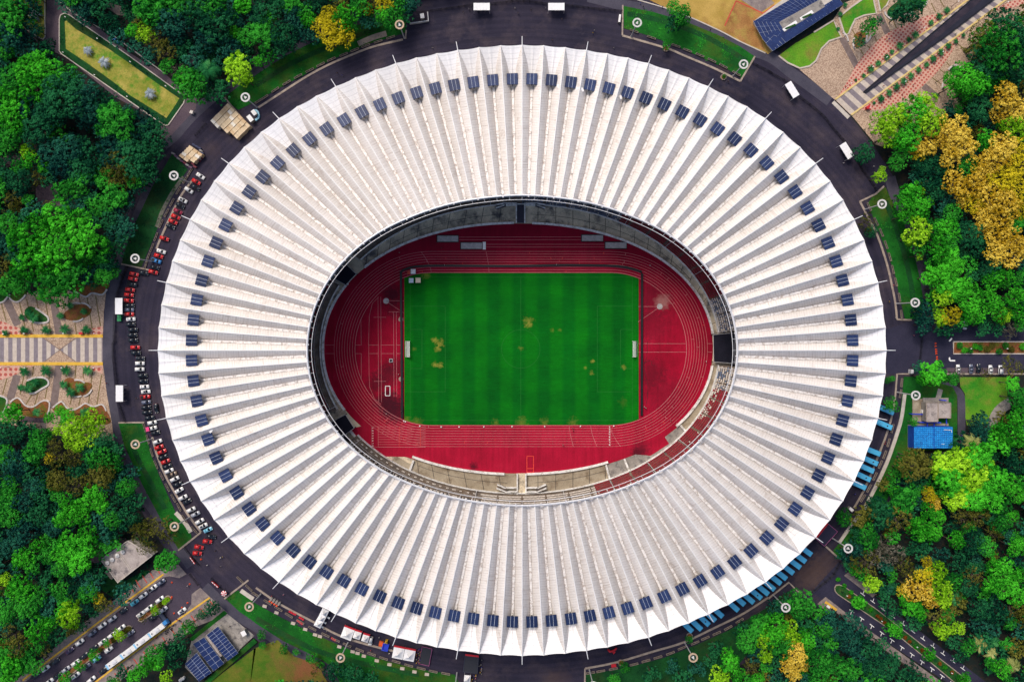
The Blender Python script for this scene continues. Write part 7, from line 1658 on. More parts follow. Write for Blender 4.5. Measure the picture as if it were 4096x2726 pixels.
# flat roofed plant house and blue tank, right
HP = 4.5
t = empty('plant_house', P(3, 2, 1520, 640), 0, 'flat roofed concrete plant house with two stained roofs above the blue tank', 'building'); c0 = t.location
for pts, h, nm__ in ((qs(3, 2, 1455, 565, 1562, 565, 1562, 738, 1455, 738), HP, 'roof'), (qs(3, 2, 1565, 565, 1680, 565, 1680, 705, 1565, 705), HP - .5, 'roof')):
    w4 = local(quad_world(pts, h), c0); b = MB(); b.prism(w4, 0, h - .25); b.build('wall', M_conc, t); cx_ = sum(x for x, y in w4) / 4; cy_ = sum(y for x, y in w4) / 4
    b = MB(); b.prism([((x - cx_) * 1.03 + cx_, (y - cy_) * 1.03 + cy_) for x, y in w4], h - .25, h); o = b.build(nm__, M_flat, t)
    b = MB()
    for i in range(4):
        a, e = Vector(w4[i]), Vector(w4[(i + 1) % 4]); m_ = (a + e) / 2; d = e - a; b.box((m_.x, m_.y, h + .1), (d.length - .2, .22, .24 - .01 * (i % 2)), atan2(d.y, d.x))
    b.build('parapet', M_kerb, o)
w4 = local(quad_world(qs(3, 2, 1330, 530, 1420, 530, 1420, 740, 1330, 740), .5), c0); b = MB(); b.prism(w4, 0, .5); b.build('terrace', M_apron2, t)
w4 = local(quad_world(qs(3, 2, 1425, 520, 1660, 520, 1660, 560, 1425, 560), .7), c0); b = MB(); b.prism(w4, 0, .7); b.build('rear_terrace', M_conc, t)
for a, e, m_ in (((1320, 668), (1420, 672), M_bl), ((1395, 745), (1590, 748), M_bl), ((1640, 710), (1642, 760), M_bl), ((1465, 750), (1465, 785), M_bl), ((1528, 750), (1528, 785), M_bl), ((1590, 540), (1640, 545), M_bl)):
    p0, p1 = P(3, 2, *a, 2.0) - c0, P(3, 2, *e, 2.0) - c0; b = MB(); b.tube([(p0.x, p0.y, 2.0), (p1.x, p1.y, 2.0)], .28, 8); b.tube([(p0.x, p0.y, 0), (p0.x, p0.y, 2.0)], .2, 6); b.build('pipe', m_, t)
b = MB(); p0 = P(3, 2, 1435, 645, 2) - c0; b.box((p0.x, p0.y, 1.0), (1.4, 1.6, 2.0)); b.box((p0.x, p0.y, 2.04), (1.5, 1.7, .08)); b.build('cooling_unit', M_white, t)
b = MB(); w4 = local(quad_world(qs(3, 2, 1360, 755, 1660, 755, 1660, 784, 1360, 784), .4), c0); b.prism(w4, 0, .4); b.build('plinth', M_apron2, t)
M_tank = nm('blue_tank_panel', (0.010, 0.24, 0.64), (0.03, 0.34, 0.76), 0.35, (0.02, 0.14, 0.42), 0.9, grain=0.25); M_tank2 = nm('deep_blue_tank_panel', (0.008, 0.05, 0.32), (0.012, 0.08, 0.42), 0.4, grain=0.2)
HT = 5.0; pts = qs(3, 2, 1342, 788, 1700, 792, 1696, 985, 1345, 985); w4 = quad_world(pts, HT); c0 = sum(w4, Vector()) / 4
t = empty('water_tank', (c0.x, c0.y, 0), 0, 'large blue panelled water tank with a pressed square pattern on its roof', 'water tank'); l4 = local(w4, c0)
x0, x1 = min(p[0] for p in l4), max(p[0] for p in l4); y0, y1 = min(p[1] for p in l4), max(p[1] for p in l4)
b = MB(); b.box(((x0 + x1) / 2, (y0 + y1) / 2, HT / 2), (x1 - x0, y1 - y0, HT - .1)); b.build('wall', M_tank2, t)
b = MB(); nx, ny = 19, 10; dx, dy = (x1 - x0) / nx, (y1 - y0) / ny
for i in range(nx):
    for j in range(ny):
        cx, cy_ = x0 + (i + .5) * dx, y0 + (j + .5) * dy
        b.box((cx, cy_, HT + .0), (dx - .10, dy - .10, .16), 0, 0, .9); b.box((cx, cy_, HT + .14), (dx * .66, dy * .66, .13), 0, 0, .45)
b.build('roof', M_tank, t)
xm = x0 + (x1 - x0) * .508; b = MB(); b.box((xm, 0, HT + .14), (.3, y1 - y0, .32)); b.build('roof_seam', M_tank2, t)
b = MB(); b.tube([(x1 - 4.4, y1 - 1.2, HT + .35), (x1 - .9, y1 - 1.4, HT + .35), (x1 - .9, y1 - 2.4, HT + .35)], .13, 6); b.build('roof_pipe', M_white, t)
b = MB(); b.tube([(x1 - 5.6, y0 + 2.1, HT + .3), (x1 - 4.1, y0 + 2.1, HT + .3)], .09, 5); b.build('roof_pipe', M_white, t)
strip('path', qs(3, 2, 1298, 765, 1298, 1000), 1.6, 0, .19, M_side, 'narrow concrete strip beside the blue water tank', 'path')
b = MB(); p = P(3, 3, 915, 1555, 2); b.box((0, 0, 1.2), (4.4, 2.4, 2.4)); b.box((0, 0, 2.44), (4.6, 2.6, .08)); o = b.build('blue_shed', M_bl); o.location = (p.x, p.y, 0); tag(o, 'bright blue shed roof showing at the bottom edge among the trees', 'shed')
# ---------------------------------------------------------------- lamp posts, benches, planters
lp = MB(); lp.cone((0, 0, 0), .14, .07, 0, 4.4, 6); lp_me = lp.mesh('lamp_pole', [M_black]); la = MB(); la.tube([(0, 0, 4.35), (.7, 0, 4.5)], .05, 5); la_me = la.mesh('lamp_arm', [M_black]); lh = MB(); lh.box((.95, 0, 4.45), (.7, .3, .14)); lh_me = lh.mesh('lamp_head', [M_white])
LPS = [(0, 1, 300, 1495, 180), (0, 1, 655, 1495, 180), (0, 1, 935, 1495, 180), (0, 2, 305, 238, 180), (0, 2, 640, 238, 180), (0, 2, 930, 240, 180), (0, 2, 85, 238, 180), (0, 1, 110, 1498, 180), (3, 0, 710, 805, 35), (3, 0, 905, 655, 35), (3, 0, 1030, 570, 35), (3, 0, 1370, 300, 35), (3, 0, 1680, 65, 35), (3, 0, 880, 1025, 35), (3, 0, 1200, 790, 35), (3, 0, 1540, 520, 35), (3, 0, 1820, 300, 35), (3, 0, 2130, 70, 35),
       (3, 2, 1790, 65, 0), (3, 2, 2120, 65, 0), (3, 3, 670, 730, -35), (3, 3, 985, 960, -35), (3, 3, 1305, 1195, -35), (3, 3, 1620, 1430, -35), (0, 0, 640, 185, -35), (0, 0, 930, 380, -35), (0, 0, 1230, 590, -35), (0, 0, 1550, 810, -35), (0, 0, 620, 505, -35), (0, 0, 905, 710, -35), (0, 0, 1200, 905, -35), (0, 0, 1485, 1105, -35), (0, 0, 310, 300, -35)]
for c, r, u, v, a in LPS:
    p = P(c, r, u, v); t = empty('street_lamp', (p.x, p.y, .05), radians(a), None, 'street lamp', 'street lamps with a short arm'); mobj('pole', lp_me, t); mobj('arm', la_me, t); mobj('head', lh_me, t); defer(t, q(c, r, u, v), 'slim black street lamp with pale head')
bn = MB(); n_ = 10
for i in range(n_):
    a0, a1 = -.5 + i / n_, -.5 + (i + 1) / n_; R_ = 5.2
    f = lambda a, r: (r * cos(a) - R_, r * sin(a))
    bn.prism([f(a0, R_ - .35), f(a1, R_ - .35), f(a1, R_ + .35), f(a0, R_ + .35)][::-1][::-1], 0, .45)
bn_me = bn.mesh('stone_bench', [M_stone])
for c, r, u, v, a in ((0, 1, 695, 1215, 95), (0, 1, 802, 1230, 60), (0, 1, 725, 1382, -75), (0, 2, 740, 358, 75), (0, 2, 818, 483, -50), (0, 2, 705, 508, -95), (3, 0, 780, 400, 180), (3, 0, 922, 372, -40), (3, 0, 1285, 135, -75), (3, 0, 1095, 155, 225), (3, 0, 720, 335, 30), (3, 0, 1605, 770, 160), (3, 0, 1690, 610, 120)):
    p = P(c, r, u, v); o = mobj('stone_bench', bn_me); o.location = (p.x, p.y, .05); o.rotation_euler = (0, 0, radians(a)); o['category'] = 'bench'; o['group'] = 'curved stone benches'; defer(o, q(c, r, u, v), 'curved white stone bench')
for c, r, u, v, lb in ((2, 0, 1415, 450, 'square planter at the upper right bank holding a leafy tree'), (2, 0, 1942, 712, 'octagonal planter standing alone beside the upper right bank'), (2, 3, 1630, 1140, 'planter at the lower end of the long bus row'), (2, 3, 1000, 1385, 'planter beside the red box counter')):
    p = P(c, r, u, v); b = MB(); b.ring((0, 0, 0), 1.15, 1.5, 0, .6, 8); b.ring((0, 0, 0), 0, 1.15, 0, .45, 8, 1); o = b.build('planter', [M_kerb, M_bedr]); o.location = (p.x, p.y, .025); o.rotation_euler = (0, 0, .3); tag(o, lb, 'planter')
# ---------------------------------------------------------------- vegetation
def leafmat(name, dark, mid, light, hue=0.34):
    m, nt, out = newmat(name)
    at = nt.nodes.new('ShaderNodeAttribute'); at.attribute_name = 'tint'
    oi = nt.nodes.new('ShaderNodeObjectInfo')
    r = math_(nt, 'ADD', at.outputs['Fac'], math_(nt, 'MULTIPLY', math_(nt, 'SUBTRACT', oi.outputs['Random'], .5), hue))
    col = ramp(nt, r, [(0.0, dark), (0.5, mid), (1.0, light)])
    d = nt.nodes.new('ShaderNodeBsdfDiffuse'); t = nt.nodes.new('ShaderNodeBsdfTranslucent'); mx = nt.nodes.new('ShaderNodeMixShader'); mx.inputs[0].default_value = .22
    nt.links.new(col, d.inputs[0]); nt.links.new(col, t.inputs[0]); nt.links.new(d.outputs[0], mx.inputs[1]); nt.links.new(t.outputs[0], mx.inputs[2]); nt.links.new(mx.outputs[0], out.inputs[0])
    return m
LM = {'b': leafmat('bright_green_leaf', (.002, .028, .004), (.016, .22, .011), (.10, .66, .036)), 'g': leafmat('mid_green_leaf', (.002, .024, .007), (.012, .16, .018), (.06, .44, .04)), 'd': leafmat('dark_green_leaf', (.002, .011, .011), (.004, .046, .025), (.026, .19, .065)),
      't': leafmat('blue_green_leaf', (.002, .011, .016), (.005, .043, .038), (.030, .18, .105)), 'l': leafmat('lime_leaf', (.02, .08, .003), (.13, .38, .008), (.48, .86, .04)), 'y': leafmat('yellow_leaf', (.07, .08, .003), (.36, .32, .008), (.80, .66, .03)),
      'o': leafmat('gold_leaf', (.07, .045, .003), (.50, .31, .012), (.95, .74, .12)), 'v': leafmat('olive_leaf', (.010, .018, .004), (.055, .068, .010), (.19, .19, .035)), 'p': leafmat('pale_grey_leaf', (.015, .02, .012), (.07, .075, .05), (.24, .22, .17))}
M_bark = nm('bark', (0.06, 0.045, 0.035), (0.12, 0.095, 0.075), 1.5, grain=.3)
class Leaves:
    def __init__(s): s.v = []; s.f = []; s.t = []
    def leaf(s, p, n, size, tint, rnd, asp=1.0):
        a = n.orthogonal().normalized(); b_ = n.cross(a); th = rnd.uniform(0, 6.28)
        a, b_ = a * cos(th) + b_ * sin(th), b_ * cos(th) - a * sin(th)
        i = len(s.v); a = a * size; b_ = b_ * size * asp
        s.v += [tuple(p - a), tuple(p - b_ * .62), tuple(p + a), tuple(p + b_ * .62)]
        s.f.append((i, i + 1, i + 2, i + 3)); s.t.append(tint)
    def mesh(s, name, m):
        me = bpy.data.meshes.new(name); me.from_pydata(s.v, [], s.f); me.materials.append(m)
        at = me.attributes.new('tint', 'FLOAT', 'FACE'); at.data.foreach_set('value', s.t); me.update(); return me
def rdir(rnd, zmin=-1):
    while True:
        z = rnd.uniform(zmin, 1); t = rnd.uniform(0, 6.28); k = sqrt(1 - z * z)
        return Vector((k * cos(t), k * sin(t), z))
def crown(seed, nl, lr, clump, cr, leaf, lsz, flat=.6, spread=.72, feather=False):
    """crown of unit radius: lobes carry clumps, clumps carry leaves; hollow places between them stay open"""
    rnd = random.Random(seed); L = Leaves(); lobes = []
    for i in range(nl):
        for _ in range(30):
            t = rnd.uniform(0, 6.28); r = spread * sqrt(rnd.uniform(0, 1)) * rnd.uniform(.85, 1.12); R = rnd.uniform(*lr)
            z = flat * sqrt(max(0, 1 - r * r)) * rnd.uniform(.45, 1.0) - R * .3
            c = Vector((r * cos(t), r * sin(t), z))
            if all((c - o).length > .52 * (R + o_) for o, o_ in lobes): break
        lobes.append((c, R))
    for c, R in lobes:
        lt = rnd.uniform(-.22, .20)
        for k in range(int(clump * (R / lr[1]) ** 2)):
            d = rdir(rnd, -.25); pc = c + Vector((d.x, d.y, d.z * .8)) * R * rnd.uniform(.82, 1.08)
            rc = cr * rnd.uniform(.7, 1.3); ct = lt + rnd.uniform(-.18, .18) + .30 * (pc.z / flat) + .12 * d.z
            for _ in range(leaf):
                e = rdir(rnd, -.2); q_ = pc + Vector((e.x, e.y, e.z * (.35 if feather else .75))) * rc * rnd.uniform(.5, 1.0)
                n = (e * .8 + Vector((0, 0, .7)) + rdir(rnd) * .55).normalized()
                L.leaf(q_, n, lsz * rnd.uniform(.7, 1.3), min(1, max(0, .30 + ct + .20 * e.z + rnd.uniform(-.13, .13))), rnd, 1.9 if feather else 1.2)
    return L
S0L = LM['g']
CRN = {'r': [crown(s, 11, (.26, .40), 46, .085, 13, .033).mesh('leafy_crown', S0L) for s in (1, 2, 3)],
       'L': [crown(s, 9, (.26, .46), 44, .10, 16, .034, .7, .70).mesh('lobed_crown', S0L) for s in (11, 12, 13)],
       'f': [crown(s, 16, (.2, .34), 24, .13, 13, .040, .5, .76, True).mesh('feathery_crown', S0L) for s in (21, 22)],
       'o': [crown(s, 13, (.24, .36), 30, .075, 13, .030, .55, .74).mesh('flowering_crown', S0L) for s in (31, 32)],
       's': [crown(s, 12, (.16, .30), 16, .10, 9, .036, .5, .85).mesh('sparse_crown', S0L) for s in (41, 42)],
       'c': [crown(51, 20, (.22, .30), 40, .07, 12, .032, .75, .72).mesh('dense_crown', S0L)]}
def trunk_mesh(seed):
    rnd = random.Random(seed); b = MB()
    b.tube([(0, 0, -1), (.01, .0, -.5), (.02, .02, -.05)], [.075, .055, .045], 7)
    for i in range(6):
        t = i * 1.05 + rnd.uniform(-.3, .3); r = rnd.uniform(.45, .72)
        b.tube([(.02, .02, -.15), (r * .45 * cos(t), r * .45 * sin(t), .08), (r * cos(t), r * sin(t), .26)], [.034, .022, .008], 5)
        b.tube([(r * .45 * cos(t), r * .45 * sin(t), .08), (r * .7 * cos(t + .6), r * .7 * sin(t + .6), .22)], [.016, .005], 4)
    return b.mesh('branching_trunk', [M_bark])
TK = [trunk_mesh(s) for s in (1, 2)]
rt = random.Random(21)
WORD = {'b': 'bright green', 'g': 'mid green', 'd': 'dark green', 't': 'blue green', 'l': 'lime green', 'y': 'yellow flowering', 'o': 'gold flowering', 'v': 'olive brown', 'p': 'pale grey'}
TREES = []
def tree(px, R, kind, shape=None, zc=None, base=0.0):
    """R: crown radius in metres; the crown centre stands at height zc"""
    if zc is None: zc = 3.0 + R * .9
    if shape is None and kind in 'gb' and rt.random() < .45: shape = rt.choice('rLf')
    if shape is None: shape = {'b': 'L', 'g': 'r', 'd': 'r', 't': 'r', 'l': 'L', 'y': 'o', 'o': 'o', 'v': 's', 'p': 's'}[kind]
    p = W(px[0], px[1], zc + R * .3)
    nm_ = {'y': 'flowering_tree', 'o': 'flowering_tree', 'd': 'evergreen_tree', 't': 'evergreen_tree', 'b': 'shade_tree', 'l': 'shade_tree', 'f': 'feathery_tree'}.get(kind if shape != 'f' else 'f', 'broadleaf_tree')
    t = empty(nm_, (p.x, p.y, base), rt.uniform(0, 6.28), None, 'tree')
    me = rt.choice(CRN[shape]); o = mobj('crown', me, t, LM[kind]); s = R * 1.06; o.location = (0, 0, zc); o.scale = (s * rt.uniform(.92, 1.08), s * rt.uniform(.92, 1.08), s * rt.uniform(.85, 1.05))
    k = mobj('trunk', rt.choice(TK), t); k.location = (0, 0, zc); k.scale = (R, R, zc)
    size = 'large' if R > 6.2 else ('medium' if R > 3.9 else 'small')
    defer(t, px, '%s %s tree' % (size, WORD[kind]) if shape not in ('f', 's') else '%s %s %s tree' % (size, 'feathery' if shape == 'f' else 'sparse', WORD[kind]))
    t['group'] = {'y': 'flowering', 'o': 'flowering'}.get(kind, WORD[kind]) + ' trees around the stadium'
ALL = []; WOOD = []
def TL(c, r, txt):
    for it in txt.split(';'):
        a = it.split()
        if len(a) < 4: continue
        u, v, rad = float(a[0]), float(a[1]), float(a[2]); k = a[3]; shape = k[1] if len(k) > 1 else None
        R = rad / 2.2988 / 8.47 * .97
        zc = float(a[4]) if len(a) > 4 else None
        # low dark trees lie under the bright ones
        if zc is None: zc = 2.6 + R * .85 + {'b': 2.5, 'l': 2.5, 'y': 2.5, 'o': 3, 'v': 1.5, 'g': 1.2, 'p': 1.5}.get(k[0], 0) + rt.uniform(-.5, .8)
        ALL.append((q(c, r, u, v), rad / 2.2988))
        if k[0] in 'dt' and rad <= 100 and len(a) < 5: WOOD.append((q(c, r, u, v), R, k[0], zc)); continue
        tree(q(c, r, u, v), R, k[0], shape, zc)
TL(0, 0, '80 150 170 g;150 110 120 d;100 330 150 t;250 300 110 t;60 450 110 g;420 470 110 d;350 560 110 b;250 640 140 b;430 690 150 b;130 720 130 g;300 800 150 b;620 730 150 g;560 860 200 d;760 850 160 t;900 920 140 d;1000 940 90 d;780 1000 140 t;480 1010 170 d;300 970 150 t;80 900 110 b;90 1080 150 b;150 1200 140 g;60 1300 110 g;350 1160 170 d;1030 1110 180 g;1180 1040 80 t;1290 1150 140 t;1400 1220 140 d;1380 1380 140 d;1230 1440 170 d;1020 1390 150 t;850 1440 160 d;640 1380 150 t;480 1400 140 t;250 1390 85 l;265 1450 85 b;410 1550 60 b;60 1440 70 d;1100 1540 150 v;1330 1540 140 d;750 1560 140 d;560 1540 120 t;180 1540 90 g')
TL(0, 0, '1010 210 105 dc;1220 285 70 b;1290 225 85 v;1340 300 85 l;1430 370 105 v;1520 470 105 v;1250 400 90 t;1370 510 90 t;1540 600 80 g;1650 660 85 p;1770 770 165 g;1740 740 120 bL;2200 640 140 l;2260 720 80 l;2120 650 70 l;1380 90 140 g;1580 190 150 t;1650 50 150 g;1800 120 170 d;1950 60 140 g;2000 220 170 d;2230 40 90 b;2300 340 110 g;2120 450 120 t;1900 350 130 t;1700 400 90 d;2150 560 80 g;1620 310 110 t;2160 290 65 b;600 20 90 t;760 90 110 t;900 70 100 d;800 190 75 t;2330 150 80 t;1160 20 80 d;650 -40 90 g;1040 -30 90 d;1890 480 80 d')
TL(1, 0, '60 320 130 g;140 170 75 b;250 340 140 d;350 160 110 t;100 60 150 d;330 40 110 g;480 190 85 b;450 110 100 g;420 290 110 t;300 420 80 d;680 130 95 y;640 180 95 y;610 260 110 y;730 300 130 y;820 330 100 y;680 350 95 y;770 60 105 vo;800 160 120 b;860 210 85 g;960 40 115 g;1010 60 75 y;1180 20 95 y;1100 20 75 v;1170 130 85 b;1250 170 115 g;1370 140 95 d;1400 50 105 t;1300 60 95 g;10 560 55 b;560 40 110 d;200 450 90 d;20 180 90 d;520 330 80 t')
TL(2, 0, '1480 80 75 g;1560 170 85 gr;1500 210 90 d;1580 100 70 g;1420 405 52 gL 3')
TL(3, 0, '1290 70 160 d;1200 140 85 d;1380 40 90 g;930 250 85 g;990 205 65 d;850 385 62 d;2150 200 150 d;2000 350 170 v;2000 350 150 gr;2150 450 210 gr;2010 560 170 d;2280 330 150 d;2300 600 150 d;2100 690 120 gr;1780 720 135 b;1700 790 100 b;1900 790 135 b;1960 700 105 b;2020 780 95 g;1645 700 50 b;1430 950 110 l;1350 1040 140 b;1170 1050 125 l;1080 1150 125 l;1240 1130 115 gL;1450 1120 140 l;1300 1250 140 b;1180 1290 105 b;1560 1110 85 l;1100 1250 105 l;1430 1320 125 o;1370 1400 80 y;1730 1180 150 o;1780 1330 150 o;1620 1260 115 o;1690 1420 120 o;2180 900 145 o;2280 1010 125 o;2120 1040 95 o;2260 1150 115 l;2000 1290 105 b;2150 1330 150 o;2280 1380 125 y;2100 1450 140 o;2300 1520 115 y;2000 1530 110 o;1850 1510 100 g;1930 1000 130 d;1850 1080 100 d;1740 1000 55 g;2250 780 90 d;885 1410 105 dr 5;1230 1390 105 g;1180 1500 80 g;1450 1490 110 d;1600 1520 110 d;1390 1540 90 d;1040 1560 36 l;1540 880 28 g 2;2340 480 110 d;2320 180 70 g')
TL(3, 1, '1030 50 72 l;1320 220 115 b;1400 180 60 l;1260 290 95 b;1350 340 105 b;1250 420 78 b;1400 420 78 b;1480 290 55 b;1480 90 120 d;1550 180 115 d;1700 380 95 g;1600 420 85 d;900 470 85 v 5;950 560 65 d 4;1400 570 125 l;1320 620 68 l;1500 520 110 gL;1640 540 130 b;1650 640 105 gL;1400 700 85 gL;1560 720 125 b;1390 780 48 l;1660 790 115 b;1720 880 95 b;1560 900 105 b;1490 980 78 b;1650 940 105 b;1850 600 140 d;1950 720 120 d;2050 900 120 d;1930 960 95 d;1800 500 95 d;1720 100 125 o;1850 150 145 o;1980 80 125 o;2150 80 150 y;2300 150 105 y;2050 250 145 o;1900 300 105 y;2200 300 145 o;2000 420 125 o;2150 450 125 o;2280 480 95 g;2250 620 125 o;2120 620 125 o;2080 750 120 o;2230 780 125 o;2320 700 95 o;1950 540 85 o;2330 330 100 y;1800 250 90 o;1700 1060 125 b;1560 1080 85 b;1800 1080 105 b;1620 1180 95 l;1680 1330 100 y;1580 1340 85 l;1850 1180 125 b;1980 1150 105 b;1900 1300 115 b;2070 1000 105 b;2180 960 85 b;2100 1270 115 b;2170 1340 78 l;2280 1150 105 b;2300 1300 85 b;2330 980 75 g;1420 1300 115 t 7;1440 1420 95 t;1620 1450 95 d;1980 1430 85 d;2100 1450 80 d;2230 1470 80 p;2330 1420 70 g;1740 1440 60 d')
TL(3, 2, '1390 250 65 t;1530 290 118 b;1440 330 78 b;1600 330 58 b;1700 350 62 gc;1760 290 58 p;2010 305 55 v;2260 250 100 v;2260 390 68 b;2260 520 88 gL;2330 480 60 g;2340 590 60 g;1100 360 38 g 4;1145 340 28 g 3;1130 590 72 gL 6;1335 745 44 gL 4;1950 750 105 t;1940 870 105 t;2230 830 135 b;2150 930 115 b;2280 700 105 b;2100 800 78 b;2330 900 95 b;1340 1110 155 vr;1240 1180 88 g;1420 1080 95 v;1300 1060 85 g;1650 1150 135 lf;1800 1120 140 lf;1950 1080 135 bf;1980 1200 125 lf;1850 1280 145 lf;1680 1300 145 bf;1600 1200 105 lf;2080 1290 145 bf;2200 1330 125 b;1900 1430 135 bf;1750 1430 125 lf;2050 1440 115 b;2000 1000 88 bf;1270 1450 125 g;1180 1400 68 b;1480 1420 85 y;1530 1500 70 o;1000 1510 105 d;1150 1540 78 g;1480 1550 78 b;2150 1510 105 g;2250 1150 120 d;2300 1430 78 b;1400 1290 70 d;1300 1300 70 d')
TL(3, 3, '700 60 85 g 5;1050 50 125 d;1200 80 120 v;1430 160 125 b;1530 200 90 b;1380 120 75 b;1720 280 85 b;1740 230 65 b;1560 40 75 b;1800 40 115 v;1930 60 105 v;2250 40 68 b;2150 120 105 g;1850 150 75 g;1900 280 120 d;2000 330 105 g;2080 200 95 v;2270 330 88 b;2330 280 58 b;930 270 105 g;1080 320 110 p;1150 400 105 p;920 480 120 v;1000 420 105 p;770 500 70 d;1460 460 60 y;1450 600 95 y;1330 720 110 o;1450 760 105 o;1500 830 78 o;1230 720 58 y;1580 700 115 l;1600 810 85 l;1560 560 95 l;1300 600 105 v;1250 480 85 v;960 660 85 l;1030 700 75 d;800 550 55 b;1240 800 58 b;1330 880 95 b;1400 940 68 b;1070 830 85 d;1150 920 75 d;2150 550 125 b;2050 650 105 b;2200 700 115 b;2300 580 88 b;2300 780 88 b;2080 500 75 b;1850 700 105 d;1950 900 120 d;2100 930 140 d;2250 900 105 v;1900 600 95 v;2230 1020 75 g;1560 1000 115 v;1580 1080 95 l;1740 1060 72 l;1650 950 85 g;1350 1030 85 d;2200 1220 65 g;2150 1420 95 b;2050 1380 65 g;1850 1240 85 g;1700 1200 85 d;1780 1330 80 d;1930 1050 85 t;2050 1090 85 t;2200 1540 58 g;2330 1100 90 t;2340 1530 70 d;1700 640 90 g;1760 460 90 d')
TL(3, 3, '290 860 150 g;180 840 90 d;60 870 75 t;90 1060 120 bL;180 1130 105 l;120 1220 115 gL;40 1150 105 b;260 1320 105 o;180 1420 85 o;310 1400 78 o;230 1500 78 o;360 1200 85 b;340 1120 58 b;560 1000 100 t;650 1080 105 t;520 1100 85 g;740 1010 95 t;810 1090 95 t;740 1220 120 t;880 1160 100 d;940 1260 100 d;1040 1220 70 d;1160 1350 75 d;480 1380 145 gr;620 1430 140 gr;750 1470 115 g;450 1530 105 g;850 1350 95 t;960 1420 110 d;1100 1450 110 d;1310 1460 95 d;1230 1540 85 d;1410 1540 75 d;50 1400 70 d;840 840 72 b 3.5;1160 1090 82 b 4;1485 1320 74 b 4;1800 1530 64 b 4')
TL(2, 3, '2330 1000 65 g;2280 1070 105 g;2150 1200 115 g;2330 1180 85 l;2340 1330 68 l;2000 1400 100 bf;1980 1310 65 b;2060 1500 68 b;1880 1260 80 d;1830 1380 75 d;2200 1430 85 v;1480 1420 70 t;1700 1440 80 t;1280 1500 80 d;1040 1420 50 gL 3;1630 1170 36 gL 3;1900 1540 95 l;2250 1540 68 b;2110 1080 80 d;940 1550 55 g;1550 1530 95 d')
TL(1, 3, '730 1470 110 d;560 1450 70 v;900 1510 110 d;1050 1530 80 d;510 1350 60 gL 3;260 1270 55 gL 3;50 1130 50 gL 3;370 1290 34 gL 3;60 1230 40 g 2;590 1410 40 g 2')
TL(0, 3, '1380 150 105 v;1300 210 105 v;1480 130 105 v;1330 330 85 v;1560 230 78 v;1240 170 78 v;1530 450 112 gc 6;620 40 115 b;750 30 95 b;560 80 75 b;800 200 95 b;650 330 140 bf;780 330 125 bf;700 450 125 bf;600 400 105 b;560 540 85 g;340 310 78 b;220 410 105 b;180 460 78 b;300 470 110 g;440 400 85 g;1030 80 95 g;1150 70 110 d;950 200 100 t;1050 180 100 d;90 60 105 g;330 60 115 d;500 150 105 t;200 200 130 t;100 330 115 t;220 680 125 b;120 730 78 b;300 800 130 g;250 880 115 gL;400 720 100 d;540 720 95 g;600 830 85 g;700 740 110 d;650 960 125 l;580 930 78 b;800 750 95 g;850 680 100 t;900 800 58 y;940 860 80 v;870 900 75 d;50 620 68 l;50 700 75 v;80 900 105 g;50 970 95 g;330 1110 115 b;420 1040 85 b;500 1010 75 g;560 1100 90 d;100 1150 115 v;150 1250 120 v;60 1250 85 g;300 1250 105 g;400 1280 75 v;480 1180 75 d;650 1080 75 v;100 1420 105 b;200 1400 95 g;320 1420 85 g;80 1530 85 b;1950 890 75 d 4;1850 950 55 d 3;1740 1060 75 g;1660 1120 55 d;1420 1310 105 g;1560 1280 105 d;1650 1220 85 d;1340 1430 85 b;1430 1400 75 b;1520 1530 65 l;1140 1480 80 d;1230 1510 75 b;1690 1300 60 d;1030 1570 60 g;1600 1400 65 d;1080 1560 36 l;1430 910 56 l 3.5;1310 985 52 v 3.5;1105 1135 62 l 3.5;985 1215 42 gL 3;860 1315 62 b 3.5;730 1430 56 b 3.5;600 1530 66 b 3.5;60 800 70 t;420 600 80 d;30 1080 70 t;200 1000 80 d')
TL(0, 2, '130 650 85 b;60 700 75 g;470 690 68 b;550 640 58 b;620 690 68 b;590 740 60 b;750 760 105 l;860 740 95 l;660 830 95 l;750 900 95 l;850 830 78 l;640 920 58 l;540 820 58 l;700 980 58 l;480 950 85 v;530 1050 105 v;450 1080 58 y;650 1060 85 v;650 1130 58 v;350 900 105 g;300 1030 105 g;900 950 120 d;1040 980 100 d;1080 1030 80 d;900 1080 125 g;1040 1120 105 g;950 1220 120 vr;850 1270 105 v;1070 1190 80 d;520 1290 105 vr;700 1330 105 v;850 1430 105 b;900 1500 85 b;620 1500 85 b;740 1530 85 b;1170 1350 100 g;1240 1470 100 d;1100 1450 85 d;100 850 120 d;200 800 100 d;60 1050 95 g;150 1100 120 t;120 1230 115 t;250 1200 100 d;100 1340 105 g;300 1330 105 t;60 1450 95 g;200 1470 120 t;380 1430 100 d;350 1530 85 d;300 800 58 d;30 950 80 t;420 1180 80 d;780 1180 80 d;520 1400 80 g;1000 1330 90 t;1010 1540 90 d;440 860 70 g')
